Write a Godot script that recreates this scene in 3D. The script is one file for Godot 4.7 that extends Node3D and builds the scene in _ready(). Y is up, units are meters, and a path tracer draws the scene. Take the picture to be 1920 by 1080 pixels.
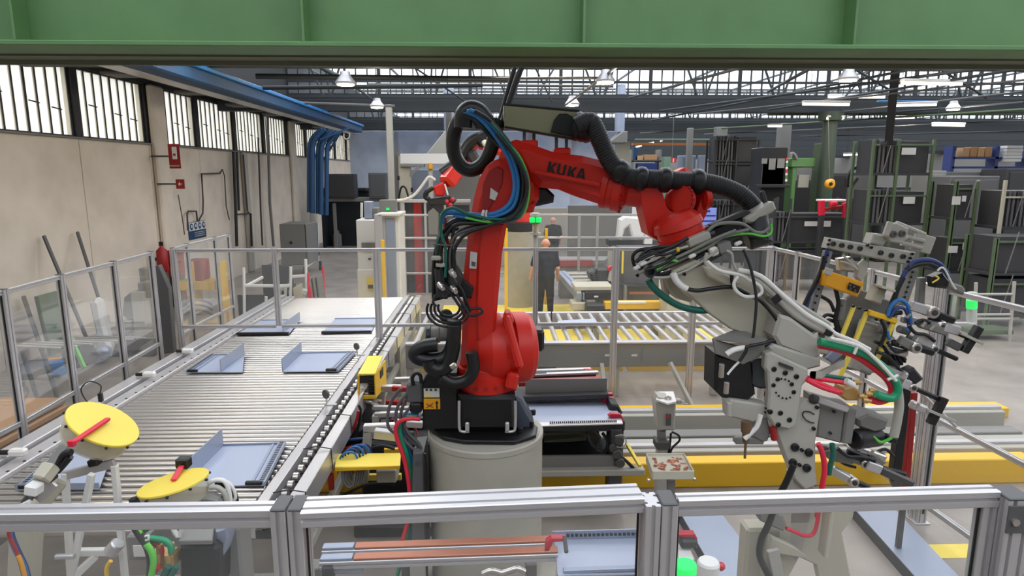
extends Node3D
# A robot welding cell in a factory hall. World axes: x right, y up, the hall runs away along -z; the floor is y = 0.

var taken := {}
var M := {}


class MB:
	# Collects triangles; faces are given counter-clockwise as seen from outside.
	var st := SurfaceTool.new()

	func _init() -> void:
		st.begin(Mesh.PRIMITIVE_TRIANGLES)

	func tri(a: Vector3, b: Vector3, c: Vector3, na: Vector3, nb: Vector3, nc: Vector3) -> void:
		st.set_normal(na); st.add_vertex(a)
		st.set_normal(nc); st.add_vertex(c)
		st.set_normal(nb); st.add_vertex(b)

	func quad(a: Vector3, b: Vector3, c: Vector3, d: Vector3) -> void:
		var n := (c - a).cross(d - b).normalized()
		tri(a, b, c, n, n, n)
		tri(a, c, d, n, n, n)

	func quad_out(a: Vector3, b: Vector3, c: Vector3, d: Vector3, o: Vector3) -> void:
		if (c - a).cross(d - b).dot(o) >= 0.0:
			quad(a, b, c, d)
		else:
			quad(d, c, b, a)

	func box(c: Vector3, s: Vector3, bs := Basis(), e := 0.0) -> MB:
		var h := s * 0.5
		e = minf(e, minf(h.x, minf(h.y, h.z)) * 0.8)
		for ax in 3:
			var u := (ax + 1) % 3
			var w := (ax + 2) % 3
			for sg: float in [-1.0, 1.0]:
				var q := []
				for k in [[-1.0, -1.0], [1.0, -1.0], [1.0, 1.0], [-1.0, 1.0]]:
					var v := Vector3()
					v[ax] = sg * h[ax]
					v[u] = k[0] * (h[u] - e)
					v[w] = k[1] * (h[w] - e)
					q.append(c + bs * v)
				var o := Vector3()
				o[ax] = sg
				quad_out(q[0], q[1], q[2], q[3], bs * o)
			if e > 0.0:
				for su: float in [-1.0, 1.0]:
					for sw: float in [-1.0, 1.0]:
						var q := []
						for k in [[-1.0, 0.0], [1.0, 0.0], [1.0, 1.0], [-1.0, 1.0]]:
							var v := Vector3()
							v[ax] = k[0] * (h[ax] - e)
							v[u] = su * (h[u] - e * k[1])
							v[w] = sw * (h[w] - e * (1.0 - k[1]))
							q.append(c + bs * v)
						var o := Vector3()
						o[u] = su
						o[w] = sw
						quad_out(q[0], q[1], q[2], q[3], bs * o)
		if e > 0.0:
			for sx: float in [-1.0, 1.0]:
				for sy: float in [-1.0, 1.0]:
					for sz: float in [-1.0, 1.0]:
						var o := Vector3(sx, sy, sz)
						var a := c + bs * (o * Vector3(h.x, h.y - e, h.z - e))
						var b := c + bs * (o * Vector3(h.x - e, h.y, h.z - e))
						var d := c + bs * (o * Vector3(h.x - e, h.y - e, h.z))
						var n := (bs * o).normalized()
						if (b - a).cross(d - a).dot(n) > 0.0:
							tri(a, b, d, n, n, n)
						else:
							tri(a, d, b, n, n, n)
		return self

	func span(lo: Vector3, hi: Vector3, e := 0.0) -> MB:
		return box((lo + hi) * 0.5, (hi - lo).abs(), Basis(), e)

	func along(a: Vector3, b: Vector3, up := Vector3.UP) -> Basis:
		var z := (b - a).normalized()
		if absf(z.dot(up)) > 0.99:
			up = Vector3.BACK if absf(z.z) < 0.9 else Vector3.RIGHT
		var x := up.cross(z).normalized()
		return Basis(x, z.cross(x), z)

	func bar(a: Vector3, b: Vector3, w: float, h: float, e := 0.0, up := Vector3.UP) -> MB:
		return box((a + b) * 0.5, Vector3(w, h, (b - a).length()), along(a, b, up), e)

	func extrude(p: Array, d: Vector3, e := 0.0) -> MB:
		# A closed flat outline p, pushed along d; e chamfers both rims.
		var n := d.normalized()
		var len := d.length()
		var ux: Vector3 = Vector3.UP.cross(n)
		if ux.length() < 0.1:
			ux = Vector3.RIGHT
		ux = (ux - n * ux.dot(n)).normalized()
		var uy := n.cross(ux)
		var o: Vector3 = p[0]
		var f := PackedVector2Array()
		for q: Vector3 in p:
			f.append(Vector2((q - o).dot(ux), (q - o).dot(uy)))
		if Geometry2D.is_polygon_clockwise(f):
			f.reverse()
		var area := 0.0
		for i in f.size():
			area += f[i].cross(f[(i + 1) % f.size()])
		if area < 0.0:
			f.reverse()
		var k := f.size()
		var ins := PackedVector2Array()
		var en := PackedVector2Array()
		for i in k:
			var t := (f[(i + 1) % k] - f[i]).normalized()
			en.append(Vector2(t.y, -t.x))
		for i in k:
			var a := en[(i + k - 1) % k]
			var b := en[i]
			ins.append(f[i] - (a + b) / maxf(1.0 + a.dot(b), 0.35) * e)
		var at := func(q: Vector2, h: float) -> Vector3: return o + ux * q.x + uy * q.y + n * h
		var ids := Geometry2D.triangulate_polygon(ins)
		if ids.is_empty():
			ids = Geometry2D.triangulate_polygon(f)
			ins = f
		for i in range(0, ids.size(), 3):
			var a: Vector2 = ins[ids[i]]
			var b: Vector2 = ins[ids[i + 1]]
			var c: Vector2 = ins[ids[i + 2]]
			if (b - a).cross(c - a) < 0.0:
				var s := b
				b = c
				c = s
			tri(at.call(a, len), at.call(b, len), at.call(c, len), n, n, n)
			tri(at.call(a, 0.0), at.call(c, 0.0), at.call(b, 0.0), -n, -n, -n)
		for i in k:
			var j := (i + 1) % k
			var m: Vector3 = ux * en[i].x + uy * en[i].y
			var mi := m
			var mj := m
			if en[i].dot(en[(i + k - 1) % k]) > 0.8:
				var z := (en[i] + en[(i + k - 1) % k]).normalized()
				mi = ux * z.x + uy * z.y
			if en[i].dot(en[j]) > 0.8:
				var z := (en[i] + en[j]).normalized()
				mj = ux * z.x + uy * z.y
			var a0: Vector3 = at.call(f[i], e)
			var b0: Vector3 = at.call(f[j], e)
			var a1: Vector3 = at.call(f[i], len - e)
			var b1: Vector3 = at.call(f[j], len - e)
			tri(a0, b0, b1, mi, mj, mj)
			tri(a0, b1, a1, mi, mj, mi)
			if e > 0.0:
				quad_out(at.call(ins[i], 0.0), at.call(ins[j], 0.0), b0, a0, m - n)
				quad_out(a1, b1, at.call(ins[j], len), at.call(ins[i], len), m + n)
		return self

	func slab(p: Array, t: float, e := 0.0) -> MB:
		# an upright plate: outline p facing the front (+z), t thick, centred on its plane
		var q := []
		for v: Vector3 in p:
			q.append(v - Vector3(0, 0, t * 0.5))
		return extrude(q, Vector3(0, 0, t), e)

	func lathe(o: Vector3, dir: Vector3, prof: Array, n := 20, soft := false) -> MB:
		# prof: Vector2(distance along dir, radius); ends are closed where the radius is not 0
		var z := dir.normalized()
		var bs := along(Vector3.ZERO, z)
		var ring := []
		for i in n:
			var a := TAU * i / n
			ring.append(bs.x * cos(a) + bs.y * sin(a))
		var nn := []
		for i in prof.size() - 1:
			var t: Vector2 = (prof[i + 1] - prof[i]).normalized()
			nn.append(Vector2(-t.y, t.x))
		for i in prof.size() - 1:
			var p: Vector2 = prof[i]
			var q: Vector2 = prof[i + 1]
			var n0: Vector2 = nn[i]
			var n1: Vector2 = nn[i]
			if soft and i > 0:
				n0 = (nn[i] + nn[i - 1]).normalized()
			if soft and i < nn.size() - 1:
				n1 = (nn[i] + nn[i + 1]).normalized()
			for j in n:
				var r0: Vector3 = ring[j]
				var r1: Vector3 = ring[(j + 1) % n]
				var a := o + z * p.x + r0 * p.y
				var b := o + z * p.x + r1 * p.y
				var c := o + z * q.x + r1 * q.y
				var d := o + z * q.x + r0 * q.y
				if p.y > 1e-5:
					tri(a, b, c, r0 * n0.y + z * n0.x, r1 * n0.y + z * n0.x, r1 * n1.y + z * n1.x)
				if q.y > 1e-5:
					tri(a, c, d, r0 * n0.y + z * n0.x, r1 * n1.y + z * n1.x, r0 * n1.y + z * n1.x)
		for s in 2:
			var p: Vector2 = prof[0] if s == 0 else prof[-1]
			var m := -z if s == 0 else z
			if p.y > 1e-5:
				for j in n:
					var a := o + z * p.x
					var b: Vector3 = a + ring[j] * p.y
					var c: Vector3 = a + ring[(j + 1) % n] * p.y
					if s == 0:
						tri(a, c, b, m, m, m)
					else:
						tri(a, b, c, m, m, m)
		return self

	func cyl(a: Vector3, b: Vector3, r: float, n := 14, e := 0.0) -> MB:
		var h := (b - a).length()
		if e > 0.0:
			return lathe(a, b - a, [Vector2(0, r - e), Vector2(e, r), Vector2(h - e, r), Vector2(h, r - e)], n)
		return lathe(a, b - a, [Vector2(0, r), Vector2(h, r)], n)

	func ball(c: Vector3, r: float, n := 14, sy := 1.0) -> MB:
		var pr := []
		var k := n / 2
		for i in k + 1:
			var a := PI * i / k
			pr.append(Vector2(-cos(a) * r * sy, sin(a) * r))
		return lathe(c, Vector3.UP, pr, n, true)

	static func smooth_path(p: Array, sub: int) -> Array:
		if sub <= 1 or p.size() < 3:
			return p
		var out := []
		for i in p.size() - 1:
			var a: Vector3 = p[maxi(i - 1, 0)]
			var b: Vector3 = p[i]
			var c: Vector3 = p[i + 1]
			var d: Vector3 = p[mini(i + 2, p.size() - 1)]
			for k in sub:
				out.append(b.cubic_interpolate(c, a, d, float(k) / sub))
		out.append(p[-1])
		return out

	func tube(pts: Array, r: float, n := 8, sub := 4, rib := 0.0, pitch := 0.02) -> MB:
		var p := smooth_path(pts, sub)
		if rib > 0.0:
			var fine := []
			for i in p.size() - 1:
				var a: Vector3 = p[i]
				var b: Vector3 = p[i + 1]
				var m := maxi(1, roundi(a.distance_to(b) / pitch * 4.0))
				for k in m:
					fine.append(a.lerp(b, float(k) / m))
			fine.append(p[-1])
			p = fine
		var rad := []
		for i in p.size():
			rad.append(r - rib * (1.0 if i % 4 < 2 else 0.0))
		var x := Vector3()
		var rings := []
		for i in p.size():
			var t: Vector3 = (p[mini(i + 1, p.size() - 1)] - p[maxi(i - 1, 0)]).normalized()
			if i == 0:
				x = t.cross(Vector3.UP if absf(t.y) < 0.9 else Vector3.RIGHT).normalized()
			x = (x - t * x.dot(t)).normalized()
			var y := t.cross(x)
			var ring := []
			for j in n:
				var a := TAU * j / n
				ring.append(x * cos(a) + y * sin(a))
			rings.append([p[i], ring, t])
		for i in rings.size() - 1:
			var A: Array = rings[i]
			var B: Array = rings[i + 1]
			var l: float = maxf((B[0] - A[0]).length(), 1e-5)
			var sl: float = -(rad[i + 1] - rad[i]) / l
			for j in n:
				var k := (j + 1) % n
				var a0: Vector3 = A[0] + A[1][j] * rad[i]
				var a1: Vector3 = A[0] + A[1][k] * rad[i]
				var b0: Vector3 = B[0] + B[1][j] * rad[i + 1]
				var b1: Vector3 = B[0] + B[1][k] * rad[i + 1]
				var n0: Vector3 = (A[1][j] + A[2] * sl).normalized()
				var n1: Vector3 = (A[1][k] + A[2] * sl).normalized()
				var m0: Vector3 = (B[1][j] + B[2] * sl).normalized()
				var m1: Vector3 = (B[1][k] + B[2] * sl).normalized()
				tri(a0, a1, b1, n0, n1, m1)
				tri(a0, b1, b0, n0, m1, m0)
		for s in 2:
			var E: Array = rings[0] if s == 0 else rings[-1]
			var rr: float = rad[0] if s == 0 else rad[-1]
			var m: Vector3 = -E[2] if s == 0 else E[2]
			for j in n:
				var b: Vector3 = E[0] + E[1][j] * rr
				var c: Vector3 = E[0] + E[1][(j + 1) % n] * rr
				if s == 0:
					tri(E[0], c, b, m, m, m)
				else:
					tri(E[0], b, c, m, m, m)
		return self

	func rail(a: Vector3, b: Vector3, w: float, h: float, up := Vector3.UP) -> MB:
		# an aluminium strut with T-slots along its four sides
		var bs := along(a, b, up)
		var out := []
		var cs := [Vector2(-w, -h) * 0.5, Vector2(w, -h) * 0.5, Vector2(w, h) * 0.5, Vector2(-w, h) * 0.5]
		for i in 4:
			var p: Vector2 = cs[i]
			var q: Vector2 = cs[(i + 1) % 4]
			var t := (q - p).normalized()
			var inn := Vector2(-t.y, t.x)
			var L := p.distance_to(q)
			var c := 0.003
			var slots := maxi(1, roundi(L / 0.045))
			out.append(p + t * c)
			for s in slots:
				var m := L * (s + 0.5) / slots
				var g := 0.0045
				out.append(p + t * (m - g - 0.002))
				out.append(p + t * (m - g) + inn * 0.009)
				out.append(p + t * (m + g) + inn * 0.009)
				out.append(p + t * (m + g + 0.002))
			out.append(q - t * c)
		var v := []
		for q: Vector2 in out:
			v.append(a + bs.x * q.x + bs.y * q.y)
		return extrude(v, b - a)

	func done() -> ArrayMesh:
		return st.commit()


func numbered(called: String) -> String:
	taken[called] = taken.get(called, -1) + 1
	return called if taken[called] == 0 else "%s_%03d" % [called, taken[called]]


func tag(o: Node3D, label: String, cat := "", group := "", kind := "") -> Node3D:
	if label: o.set_meta("label", label)
	if cat: o.set_meta("category", cat)
	if group: o.set_meta("group", group)
	if kind: o.set_meta("kind", kind)
	return o


func thing(called: String, label: String, cat: String, at := Vector3.ZERO, group := "") -> Node3D:
	var o := Node3D.new()
	o.name = numbered(called)
	o.position = at
	add_child(o)
	return tag(o, label, cat, group)


func put(o: Node3D, called: String, shape: Variant, m: Material, label := "", at := Vector3.ZERO) -> MeshInstance3D:
	# a part (or, under a part, a sub-part); shapes are given in the hall's own axes
	var p := MeshInstance3D.new()
	p.name = called
	p.mesh = shape.done() if shape is MB else shape
	p.material_override = m
	p.position = at - (o.position if o.get_parent() == self and not o is MeshInstance3D else Vector3.ZERO)
	o.add_child(p, true)
	if label: p.set_meta("label", label)
	return p


func solo(called: String, shape: Variant, m: Material, label: String, cat: String, group := "") -> MeshInstance3D:
	var p := MeshInstance3D.new()
	p.name = numbered(called)
	p.mesh = shape.done() if shape is MB else shape
	p.material_override = m
	add_child(p)
	tag(p, label, cat, group)
	return p


func struct(called: String, shape: Variant, m: Material) -> MeshInstance3D:
	var p := MeshInstance3D.new()
	p.name = numbered(called)
	p.mesh = shape.done() if shape is MB else shape
	p.material_override = m
	p.set_meta("kind", "structure")
	add_child(p)
	return p


func shell(called: String) -> Node3D:
	var o := Node3D.new()
	o.name = numbered(called)
	o.set_meta("kind", "structure")
	add_child(o)
	return o


func again(o: Node3D, move: Vector3, label: String, turn := 0.0) -> Node3D:
	var c: Node3D = o.duplicate()
	c.name = numbered(str(o.name).rstrip("0123456789").rstrip("_"))
	c.position = o.position + move
	c.rotation.y = turn
	add_child(c)
	c.set_meta("label", label)
	return c


func paint(c: Color, rough := 0.5, metal := 0.0) -> StandardMaterial3D:
	var m := StandardMaterial3D.new()
	m.albedo_color = c
	m.roughness = rough
	m.metallic = metal
	return m


func rgb(r: int, g: int, b: int) -> Color:
	return Color8(r, g, b)


func worn(a: Color, b: Color, freq: float, rough := 0.8, scale := 0.25, metal := 0.0, mid := 0.5) -> StandardMaterial3D:
	# two tones mixed by noise, mapped in the hall's own metres
	var n := FastNoiseLite.new()
	n.seed = 11
	n.frequency = freq
	n.fractal_octaves = 5
	var g := Gradient.new()
	g.set_color(0, a)
	g.set_color(1, b)
	g.add_point(mid, a.lerp(b, 0.6))
	var t := NoiseTexture2D.new()
	t.width = 512
	t.height = 512
	t.seamless = true
	t.noise = n
	t.color_ramp = g
	var m := paint(Color.WHITE, rough, metal)
	m.albedo_texture = t
	m.uv1_triplanar = true
	m.uv1_world_triplanar = true
	m.uv1_scale = Vector3.ONE * scale
	return m


func words(s: String, size: float, depth := 0.004, bold := true, font := "Droid Sans") -> TextMesh:
	var t := TextMesh.new()
	var f := SystemFont.new()
	f.font_names = PackedStringArray([font])
	f.font_weight = 700 if bold else 400
	t.font = f
	t.text = s
	t.font_size = 64
	t.pixel_size = size / 46.0
	t.depth = depth
	t.curve_step = 2.0
	return t


func lettering(o: Node3D, called: String, s: String, size: float, at: Vector3, bs: Basis, m: Material, bold := true) -> MeshInstance3D:
	var p := put(o, called, words(s, size, 0.003, bold), m, "", at)
	p.basis = bs
	return p


func glow(c: Color, e: float) -> StandardMaterial3D:
	var m := paint(c, 0.5)
	m.emission_enabled = true
	m.emission = c
	m.emission_energy_multiplier = e
	return m


func pane_of(c: Color, a: float, rough := 0.05) -> StandardMaterial3D:
	var m := paint(Color(c.r, c.g, c.b, a), rough)
	m.transparency = BaseMaterial3D.TRANSPARENCY_ALPHA
	return m


func field_mesh(bones: Array, cell: float, puff := 0.0, k := 0.03) -> ArrayMesh:
	# One skin over tapered bones [a, b, ra, rb], by surface nets.
	var lo := Vector3.INF
	var hi := -Vector3.INF
	for b in bones:
		var r: float = maxf(b[2], b[3]) + puff + cell * 2.0 + k
		lo = lo.min(b[0] - Vector3.ONE * r).min(b[1] - Vector3.ONE * r)
		hi = hi.max(b[0] + Vector3.ONE * r).max(b[1] + Vector3.ONE * r)
	var nx := int((hi.x - lo.x) / cell) + 2
	var ny := int((hi.y - lo.y) / cell) + 2
	var nz := int((hi.z - lo.z) / cell) + 2
	var d := PackedFloat32Array()
	d.resize(nx * ny * nz)
	d.fill(1.0)
	for b in bones:
		var A: Vector3 = b[0]
		var ab: Vector3 = b[1] - A
		var l2 := maxf(ab.length_squared(), 1e-9)
		var r: float = maxf(b[2], b[3]) + puff + k + cell * 2.0
		var p0: Vector3i = Vector3i((A.min(b[1]) - Vector3.ONE * r - lo) / cell).max(Vector3i.ZERO)
		var p1: Vector3i = Vector3i((A.max(b[1]) + Vector3.ONE * r - lo) / cell).min(Vector3i(nx - 1, ny - 1, nz - 1))
		for z in range(p0.z, p1.z + 1):
			for y in range(p0.y, p1.y + 1):
				for x in range(p0.x, p1.x + 1):
					var q := lo + Vector3(x, y, z) * cell
					var t := clampf((q - A).dot(ab) / l2, 0.0, 1.0)
					var s: float = q.distance_to(A + ab * t) - lerpf(b[2], b[3], t) - puff
					var i := x + nx * (y + ny * z)
					var o := d[i]
					var h := maxf(k - absf(o - s), 0.0) / k
					d[i] = minf(o, s) - h * h * k * 0.25
	var ids := {}
	var vs := PackedVector3Array()
	for z in nz - 1:
		for y in ny - 1:
			for x in nx - 1:
				var i := x + nx * (y + ny * z)
				var sgn := 0
				for c in 8:
					if d[i + (c & 1) + nx * ((c >> 1) & 1) + nx * ny * (c >> 2)] < 0.0:
						sgn += 1
				if sgn == 0 or sgn == 8:
					continue
				var sum := Vector3()
				var m := 0
				for e in [[0, 1], [2, 3], [4, 5], [6, 7], [0, 2], [1, 3], [4, 6], [5, 7], [0, 4], [1, 5], [2, 6], [3, 7]]:
					var a: int = e[0]
					var c: int = e[1]
					var da := d[i + (a & 1) + nx * ((a >> 1) & 1) + nx * ny * (a >> 2)]
					var dc := d[i + (c & 1) + nx * ((c >> 1) & 1) + nx * ny * (c >> 2)]
					if (da < 0.0) != (dc < 0.0):
						sum += Vector3(a & 1, (a >> 1) & 1, a >> 2).lerp(Vector3(c & 1, (c >> 1) & 1, c >> 2), da / (da - dc))
						m += 1
				ids[i] = vs.size()
				vs.append(lo + (Vector3(x, y, z) + sum / m) * cell)
	var st := SurfaceTool.new()
	st.begin(Mesh.PRIMITIVE_TRIANGLES)
	st.set_smooth_group(0)
	for v in vs:
		st.add_vertex(v)
	var sx := [1, nx, nx * ny]
	for i: int in ids:
		var cz := i / (nx * ny)
		var cy := (i / nx) % ny
		var cx := i % nx
		for ax in 3:
			var u: int = sx[(ax + 1) % 3]
			var w: int = sx[(ax + 2) % 3]
			var cc := [cx, cy, cz]
			if cc[(ax + 1) % 3] < 1 or cc[(ax + 2) % 3] < 1:
				continue
			var d0 := d[i]
			var d1 := d[i + sx[ax]]
			if (d0 < 0.0) == (d1 < 0.0):
				continue
			if not (ids.has(i - u) and ids.has(i - w) and ids.has(i - u - w)):
				continue
			var q := [ids[i], ids[i - u], ids[i - u - w], ids[i - w]]
			if d0 < 0.0:
				q.reverse()
			for t in [0, 1, 2, 0, 2, 3]:
				st.add_index(q[t])
	st.generate_normals()
	return st.commit()


func P(x: float, y: float, z: float) -> Vector3:
	return Vector3(x, y, z)


func B() -> MB:
	var b := MB
	return b.new()

func _ready() -> void:
	# camera, on the mezzanine rail of the hall
	var cam := Camera3D.new()
	cam.name = "camera"
	cam.fov = 48.671
	cam.near = 0.05
	cam.far = 300.0
	cam.position = Vector3(0, 3.18, 0)
	cam.rotation = Vector3(deg_to_rad(-10.208), deg_to_rad(-1.652), 0)
	add_child(cam)
	cam.current = true
	# an overcast sky over the glazed roof
	var env := Environment.new()
	var sky := Sky.new()
	var sm := ProceduralSkyMaterial.new()
	sm.sky_top_color = Color(0.9, 0.93, 0.97)
	sm.sky_horizon_color = Color(0.95, 0.96, 0.97)
	sm.ground_bottom_color = Color(0.5, 0.5, 0.48)
	sm.ground_horizon_color = Color(0.8, 0.82, 0.82)
	sm.sun_angle_max = 1.0
	sky.sky_material = sm
	env.background_mode = Environment.BG_SKY
	env.sky = sky
	env.background_energy_multiplier = SKY
	env.ambient_light_source = Environment.AMBIENT_SOURCE_SKY
	env.tonemap_mode = Environment.TONE_MAPPER_LINEAR
	env.tonemap_exposure = EXPOSURE
	env.sdfgi_enabled = true
	env.ssao_enabled = true
	env.ssil_enabled = true
	var we := WorldEnvironment.new()
	we.name = "world_environment"
	we.environment = env
	add_child(we)
	colours()
	lamps()
	hall()
	left_wall()
	fences()
	conveyor()
	robot()
	weld_gun()
	tool_rack()
	cell_floor()
	front_tools()
	back_cell()
	right_hall()


const SKY := 2.8
const EXPOSURE := 1.12
const TUBE_POWER := 1.6


func colours() -> void:
	M.red = paint(rgb(200, 30, 14), 0.42)
	M.deep_red = paint(rgb(150, 22, 22), 0.5)
	M.clamp_red = paint(rgb(186, 28, 48), 0.4)
	M.black = paint(rgb(16, 16, 18), 0.42)
	M.rubber = paint(rgb(27, 27, 30), 0.55)
	M.dark = paint(rgb(48, 47, 49), 0.6)
	M.mid = paint(rgb(82, 81, 82), 0.55)
	M.grey = paint(rgb(118, 116, 112), 0.55)
	M.pale = paint(rgb(164, 160, 150), 0.5)
	M.cream = paint(rgb(176, 170, 152), 0.5)
	M.white = paint(rgb(216, 213, 208), 0.5)
	M.paper = paint(rgb(200, 198, 194), 0.8)
	M.alu = paint(rgb(196, 193, 194), 0.34, 0.6)
	M.steel = paint(rgb(196, 190, 184), 0.3, 0.92)
	M.galv = paint(rgb(150, 159, 178), 0.42, 0.45)
	M.sheet = paint(rgb(168, 176, 196), 0.42, 0.25)
	M.iron = paint(rgb(92, 90, 88), 0.45, 0.6)
	M.yellow = paint(rgb(226, 178, 36), 0.45)
	M.lid = paint(rgb(230, 204, 78), 0.55)
	M.amber = paint(rgb(216, 150, 24), 0.45)
	M.green = paint(rgb(84, 124, 70), 0.5)
	M.moss = paint(rgb(78, 94, 66), 0.55)
	M.hose_green = paint(rgb(20, 140, 96), 0.4)
	M.dark_green = paint(rgb(16, 92, 78), 0.45)
	M.lime = paint(rgb(96, 196, 70), 0.45)
	M.hose_red = paint(rgb(214, 36, 62), 0.4)
	M.blue = paint(rgb(36, 112, 176), 0.4)
	M.navy = paint(rgb(36, 52, 110), 0.45)
	M.duct_blue = paint(rgb(14, 58, 96), 0.6)
	M.copper = paint(rgb(168, 104, 78), 0.4, 0.5)
	M.brass = paint(rgb(190, 154, 96), 0.4, 0.5)
	M.wood = paint(rgb(176, 132, 88), 0.7)
	M.card = paint(rgb(186, 146, 104), 0.8)
	M.glass = pane_of(Color(0.95, 0.97, 0.97), 0.03, 0.03)
	M.glass.metallic_specular = 0.36
	M.plexi = pane_of(Color(0.95, 0.97, 0.97), 0.04, 0.04)
	M.roof_glass = pane_of(Color(0.92, 0.96, 1.0), 0.02, 0.05)
	M.roof_glass.metallic_specular = 0.2
	M.frost = paint(Color(0.93, 0.9, 0.82, 0.55), 0.5)
	M.frost.transparency = BaseMaterial3D.TRANSPARENCY_ALPHA
	M.frost.backlight_enabled = true
	M.frost.backlight = Color(0.95, 0.92, 0.84)
	M.clear = pane_of(Color(0.9, 0.92, 0.9), 0.3, 0.2)
	M.roof = paint(rgb(40, 41, 43), 0.8)
	M.roof_steel = paint(rgb(36, 42, 46), 0.6)
	M.wall = worn(rgb(196, 184, 169), rgb(214, 202, 187), 0.006, 0.9, 0.3)
	M.wall_low = worn(rgb(168, 156, 144), rgb(206, 194, 180), 0.02, 0.9, 0.3)
	M.floor = worn(rgb(124, 115, 107), rgb(158, 148, 139), 0.009, 0.42, 0.22)
	M.beam = worn(rgb(78, 114, 68), rgb(88, 126, 76), 0.008, 0.5, 0.5)
	M.beam_low = paint(rgb(96, 98, 78), 0.6)
	M.plinth = worn(rgb(158, 153, 141), rgb(170, 165, 152), 0.01, 0.45, 0.6)
	M.curtain = worn(rgb(206, 210, 216), rgb(228, 231, 236), 0.01, 0.4, 0.2)
	M.curtain.backlight_enabled = true
	M.curtain.backlight = Color(0.8, 0.84, 0.9)
	M.skin = paint(rgb(206, 150, 130), 0.6)
	M.navy_cloth = paint(rgb(26, 29, 40), 0.9)
	M.black_cloth = paint(rgb(20, 21, 25), 0.9)
	M.lit = glow(Color(1.0, 0.97, 0.9), 4.0)
	M.lit_green = glow(Color(0.03, 0.85, 0.35), 0.85)
	M.screen = glow(Color(0.42, 0.46, 0.72), 0.55)


func lamps() -> void:
	# fluorescent battens under the roof steel: those in view, then the same row over the cell
	var tubes := [
		[P(7.209,4.728,-11.5), P(8.297,4.714,-11.5), "fluorescent tube nearest the green beam, upper right"],
		[P(6.662,4.626,-14), P(7.677,4.618,-14), "fluorescent tube beside the dark green column, upper of the two there"],
		[P(9.269,4.7,-15), P(10.274,4.727,-15), "fluorescent tube under the bright tube near the beam, right side"],
		[P(9.788,4.751,-19), P(10.296,4.753,-19), "short greenish fluorescent tube right behind the dark green column"],
		[P(11.605,4.415,-17), P(12.471,4.403,-17), "fluorescent tube above the shelf of cardboard boxes"],
		[P(12.037,3.775,-22), P(12.78,3.794,-22), "low fluorescent tube left of the racked grey panels"],
		[P(13.583,5.005,-22), P(14.359,5.024,-22), "thin fluorescent tube behind the dark rising strut"],
		[P(8.486,4.59,-20), P(8.92,4.591,-20), "fluorescent tube left of the dark green column"],
		[P(10.722,4.642,-30), P(11.273,4.643,-30), "small fluorescent tube beside the orange post"],
	]
	for t in tubes:
		batten(t[0], t[1], t[2])
	for k in 4:
		batten(P(8.798,4.736,-40) + Vector3(0.75 * k, 0.19 * k, 0), P(9.159,4.833,-40) + Vector3(0.75 * k, 0.19 * k, 0), "far fluorescent tube over the blue shelving, %s from the left" % ["first", "second", "third", "fourth"][k])
	var over := [[-4.6, -3.2], [-1.8, -6.4], [2.2, -3.4], [3.8, -8.8], [-4.6, -10.5], [0.8, -12.5], [6.5, -6.0], [9.5, -17.0]]
	var ways := ["over the yellow lidded feeder bowls", "over the roller conveyor beside the robot", "over the weld gun", "over the corner of the glazed fence", "over the far end of the roller conveyor", "over the man in the dark shirt", "over the bare floor right of the cell", "over the trolleys of grey panels"]
	for k in over.size():
		batten(Vector3(over[k][0] - 0.75, 5.12, over[k][1]), Vector3(over[k][0] + 0.75, 5.12, over[k][1]), "ceiling fluorescent tube above the frame, " + ways[k])
	var who := ["twin lamp hanging under the dark ceiling strut left of the loop hose", "small lamp hanging beside the slim grey mast", "high-bay lamp hanging above the olive hose carrier", "high-bay lamp at the bend of the slanting pale strut", "pale high-bay lamp above the cardboard boxes", "high-bay lamp under the first skylight, left of the column"]
	var at := [P(-2.449,4.638,-11.1), P(-2.694,4.693,-15.4), P(1.809,4.714,-15), P(1.924,4.716,-11.3), P(11.329,4.732,-15.9), P(5.974,4.726,-11)]
	for k in at.size():
		var o := thing("high_bay_lamp", who[k], "lamp", at[k], "high-bay lamps under the skylights")
		put(o, "housing", B().lathe(at[k], Vector3.UP, [Vector2(0, 0.16), Vector2(0.03, 0.17), Vector2(0.14, 0.09), Vector2(0.2, 0.08)], 16), M.alu)
		put(o, "stem", B().cyl(at[k] + Vector3(0, 0.2, 0), Vector3(at[k].x, roof_y(at[k].z), at[k].z), 0.012, 6), M.dark)
		var l := OmniLight3D.new()
		l.name = "lamp_light"
		l.position = Vector3(0, -0.06, 0)
		l.light_color = Color(1.0, 0.96, 0.88)
		l.light_energy = 2.2
		l.light_size = 0.12
		l.omni_range = 60.0
		l.omni_attenuation = 2.0
		l.shadow_enabled = true
		o.add_child(l)
		put(o, "diffuser_lamp", B().cyl(at[k] - Vector3(0, 0.02, 0), at[k], 0.14, 16), M.lit)


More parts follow.
